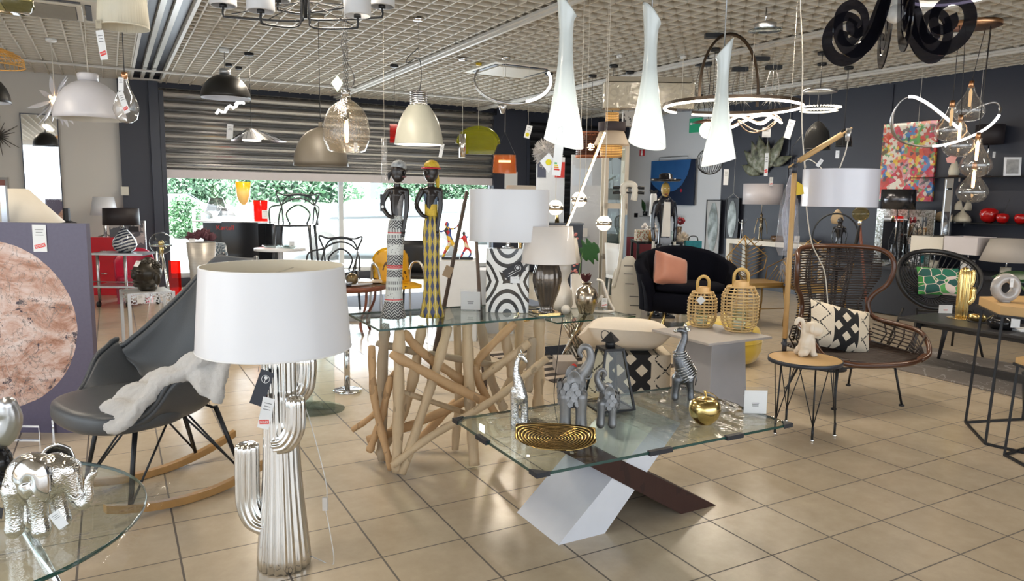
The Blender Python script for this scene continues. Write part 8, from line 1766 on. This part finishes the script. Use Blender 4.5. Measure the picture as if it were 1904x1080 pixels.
# scroll chandelier of smoked acrylic
r, k, up = pend('scroll_chandelier', 'translucent black acrylic scroll chandelier with a white bulb', 1664, 40, 4.1); SA = thin_glass('smoked_acrylic', (.16, .16, .22), 1.5, .05, milk=.22, milkcol=(.02, .02, .03))
def scroll(s=1.):
    P = []
    P += [(.01, .30), (.03, .18), (.06, .06), (.10, -.06), (.16, -.14), (.235, -.165), (.30, -.12), (.325, -.04), (.30, .035), (.235, .065), (.175, .03), (.165, -.04), (.205, -.075), (.245, -.05), (.235, -.01)]
    W_ = [.020, .026, .034, .036, .034, .032, .030, .028, .026, .024, .022, .022, .024, .028, .030]
    return spline([(a*s, b*s, 0) for a, b in P], 5), spline([(a*s, 0, 0) for a in W_], 5)
for q in range(6):
    a = radians(15+60*q); d = V(cos(a), sin(a), 0); P, W_ = scroll(1.05); m = MB(); n = len(P); vs_ = []
    for i, p in enumerate(P):
        tg_ = (P[min(i+1, n-1)]-P[max(i-1, 0)]).normalized(); nr = V(-tg_.y, tg_.x, 0)
        for sg in (-1, 1):
            e = p+nr*(W_[i].x*sg)
            for th_ in (-.004, .004): vs_.append(d*(e.x+.02)+V(0, 0, e.y)+V(-sin(a), cos(a), 0)*th_)
    m.add(vs_, [(4*i+a1, 4*i+b1, 4*i+4+b1, 4*i+4+a1) for i in range(n-1) for a1, b1 in ((0, 1), (1, 3), (3, 2), (2, 0))], False); m.build('scroll_arm', SA, r)
MB().sph((0, 0, .04), 15*k*1.1, 18).build('bulb', M('opal_bulb'), r); MB().cyl((0, 0, .09), (0, 0, .20), .03, n=16).build('lamp_holder', WHITEP, r); cord(r, .2, up, rad=.006, can=.07)
# bulb cluster
pp_ = G(1814, 42, ZC); Yb2 = pp_.dot(FW); r = thing('bulb_cluster', 'cluster of giant clear filament bulbs hanging from a round brown ceiling plate', 'pendant lamp', pp_, RZ); k = mpp(Yb2)
MB().disc((0, 0, -.035), 42*k, .035, 40).build('ceiling_plate', COPPER, r)
for px, yt, yb, dy, lit in ((1800, 150, 226, .1, 0), (1765, 188, 262, -.06, 0), (1780, 213, 292, .0, 1), (1812, 245, 330, -.08, 1), (1806, 300, 377, .04, 1)):
    Y = Yb2+dy; c0 = at(px, yb, Y)-pp_; x, y = c0.dot(RT), c0.dot(FW); H = (yb-yt)*k*.82; z0 = c0.z; gb = bulbglass(MB(), 27*k, H, (x, y, z0)).build('glass_bulb', BG, r)
    MB().cyl((x, y, z0+H*.98), (x, y, z0+H+.05), .024, .018, 16).build('copper_cap', COPPER, gb); MB().cyl((x, y, z0+H+.04), (max(-.15, min(.15, x*1.6)), y*.5, -.03), .003, n=6).build('cord', BCORD, gb)
    MB().lathe([(0, z0+H*.42), (.012, z0+H*.45), (.014, z0+H*.85), (.006, z0+H*.95)], 10, (x, y, 0)).build('filament', glow('filament_tube') if lit else M('dim_filament', (.5, .4, .2), .3, emit=(1, .6, .3), es=.6), gb)
c0 = at(1768, 296, Yb2)-pp_; MB().prism([V(0, 0, .03), V(.05, 0, .02), V(.035, 0, -.035), V(-.03, 0, -.03), V(-.045, 0, .01)], (c0.dot(RT), c0.dot(FW), c0.z), (0, .001, 0)).build('pink_tag', M('pink_card', (.65, .32, .30), .6), r)
# curling led ribbon
r, k, up = pend('led_ribbon_pendant', 'curling silver ribbon pendant with bright led edge around the bulb cluster', 1758, 232, 6.8)
P = spline([(28*k, .05, -5*k), (-40*k, 0, 38*k), (-78*k, -.02, 46*k), (-97*k, 0, 18*k), (-88*k, .05, -15*k), (-60*k, .1, -32*k), (-10*k, .1, -38*k), (30*k, 0, -28*k), (70*k, -.05, -5*k), (97*k, 0, 25*k), (92*k, .05, 42*k), (60*k, .1, 30*k), (20*k, .1, 0), (-20*k, .05, -12*k)], 7)
MB().tube(P, .016, 6, flat=.45, up=(0, .3, 1)).build('ribbon_profile', SILVER, r)
MB().tube([p+V(0, -.012, .004) for p in P[:14]], .013, 6).build('led_strip', LEDC, r); MB().tube([p+V(0, -.012, .004) for p in P[42:62]], .012, 6).build('led_strip', LEDC, r)
for x, z in ((-.25, -.1), (.3, .05)): MB().tube([(x, 0, z), (x, 0, up)], .0012, 5).build('suspension_wire', WCORD, r)
MB().disc((.02, 0, up-.02), .05, .02).build('ceiling_cup', WHITEP, r)
# led arc at the top right
r, k, up = pend('led_ring_pendant', 'lit led ring pendant cut by the top edge near the right', 1768, -12, 4.6); R = 64*k; C2 = flatring(R, R, 0, 2*pi, 60)[:-1]; MB().tube(C2, .012, 4, True).build('ring_profile', WHITEP, r); MB().tube([(q[0], q[1], -.013) for q in C2], .010, 6, True).build('led_strip', LEDW, r)
for a in (0, 2, 4): MB().tube([(R*cos(a), R*sin(a), 0), (R*cos(a), R*sin(a), up)], .001, 5).build('suspension_wire', WCORD, r)
# crystal ring
r, k, up = pend('crystal_ring_pendant', 'flat ring pendant of glowing crystal rods under a silver disc', 1523, 200, 7.7); R = 36*k; m = MB()
for q in range(40): a = 2*pi*q/40; m.tube([(R*.8*cos(a), R*.8*sin(a), .0), (R*1.06*cos(a), R*1.06*sin(a), .0)], .007, 4)
m.build('crystal_rods', glow('crystal_glow', (1, .88, .62), 2.2), r); MB().lathe([(R*.80, -.02), (R*.92, -.035), (R*.80, -.04)], 40).build('lower_ring', glow('soft_glow', (1, .9, .7), 1.2), r)
MB().disc((0, 0, .15), 29*k, .03, 40).build('silver_disc', SILVER, r)
for a in (0, 2.1, 4.2): MB().tube([(.12*cos(a), .12*sin(a), 0), (.12*cos(a), .12*sin(a), .15)], .0012, 5).build('suspension_wire', WCORD, r)
cord(r, .18, up)
for px, yb, hw, Y, lab in ((1518, 278, 23, 8.3, 'larger black gauze dome pendant under the crystal ring'), (1568, 272, 14, 8.5, 'smaller black gauze dome pendant beside the crane lamp arm')):
    r, k, up = pend('gauze_pendant', lab, px, yb, Y); R = hw*k; MB().lathe([(R, 0), (R*1.02, R*.5), (R*.85, R*1.4), (R*.4, R*2.0), (.02, R*2.2)], 36).build('lamp_shade', thin_glass('black_gauze'), r); MB().tube([(R*cos(a), R*sin(a), 0) for a in [2*pi*j/32 for j in range(32)]], .004, 6, True).build('rim', BLACKM, r); cord(r, R*2.1, up)
r, k, up = pend('ceiling_spot', 'round silver ceiling lamp with a glass edge above the bronze ring', 1423, 56, 6.0); MB().disc((0, 0, 0), .085, .05, 32).build('body', SILVER, r); MB().disc((0, 0, -.004), .13, .004, 32).build('glass_edge', GLASS, r); MB().cyl((0, 0, .05), (0, 0, up), .006).build('stem', CHROME, r)
# hanging price tags of their own on long threads
for px, py, Y, w_, h_, lab in ((1032, 0, 0, 0, 0, ''), (982, 245, 7.0, .055, .12, 'pair of small tags with a yellow dot hanging left of the tallest trumpet'), (1468, 240, 5.5, .05, .14, 'white diamond tag hanging beside the led knot')):
    if not w_: continue
    r, k, up = pend('hanging_tag', lab, px, py, Y, cat='price tag'); t_ = price_tag(r, (0, 0, 0), w_, h_, (pi/2, .25, 0), None, False, name='tag_card'); string(r, (0, 0, h_*.5), (0, 0, up), .001, WCORD)
    if px == 982: MB().disc((0, -h_*.22, .0008), .018, .0006, 16).build('yellow_dot', MC['yellow_ink'], t_)
# air conditioning cassettes
CAS = M('cassette_plastic', (.58, .54, .46), .45)
def cassette(label, cx_, cy_, w_, h_, grille=False):
    r = thing('air_cassette', label, 'air conditioner', (cx_, cy_, ZC), 0); MB().box((0, 0, -.012), (w_, h_, .024)).build('outer_frame', CAS, r, bev=.004); MB().box((0, 0, -.034), (w_*.72, h_*.72, .02)).build('inner_plate', CAS, r, bev=.006)
    for s in (-1, 1): MB().box((s*w_*.41, 0, -.026), (w_*.055, h_*.70, .012)).build('air_slot', DARK, r); MB().box((0, s*h_*.41, -.026), (w_*.70, h_*.055, .012)).build('air_slot', DARK, r)
    if grille:
        m = MB()
        for q in range(22): m.box((0, -h_*.3+h_*.6*q/21, -.047), (w_*.6, .006, .008))
        m.build('grille', M('grille_dark', (.30, .27, .22), .6), r)
        if hasattr(m, 'v'): MB().box((0, 0, -.0445), (w_*.62, h_*.62, .002)).build('grille_back', M('grille_shadow', (.06, .05, .045), .8), r)
q = G(950, 128, ZC); cassette('flat cream air conditioning cassette in the ceiling behind the silver hoop', q.x, q.y, .84, .84)
q = G(30, 5, ZC); q2 = G(150, 28, ZC); cassette('cream air conditioning cassette with a grille at the top left corner', G(75, 8, ZC).x, G(75, 8, ZC).y, .84, .84, True)
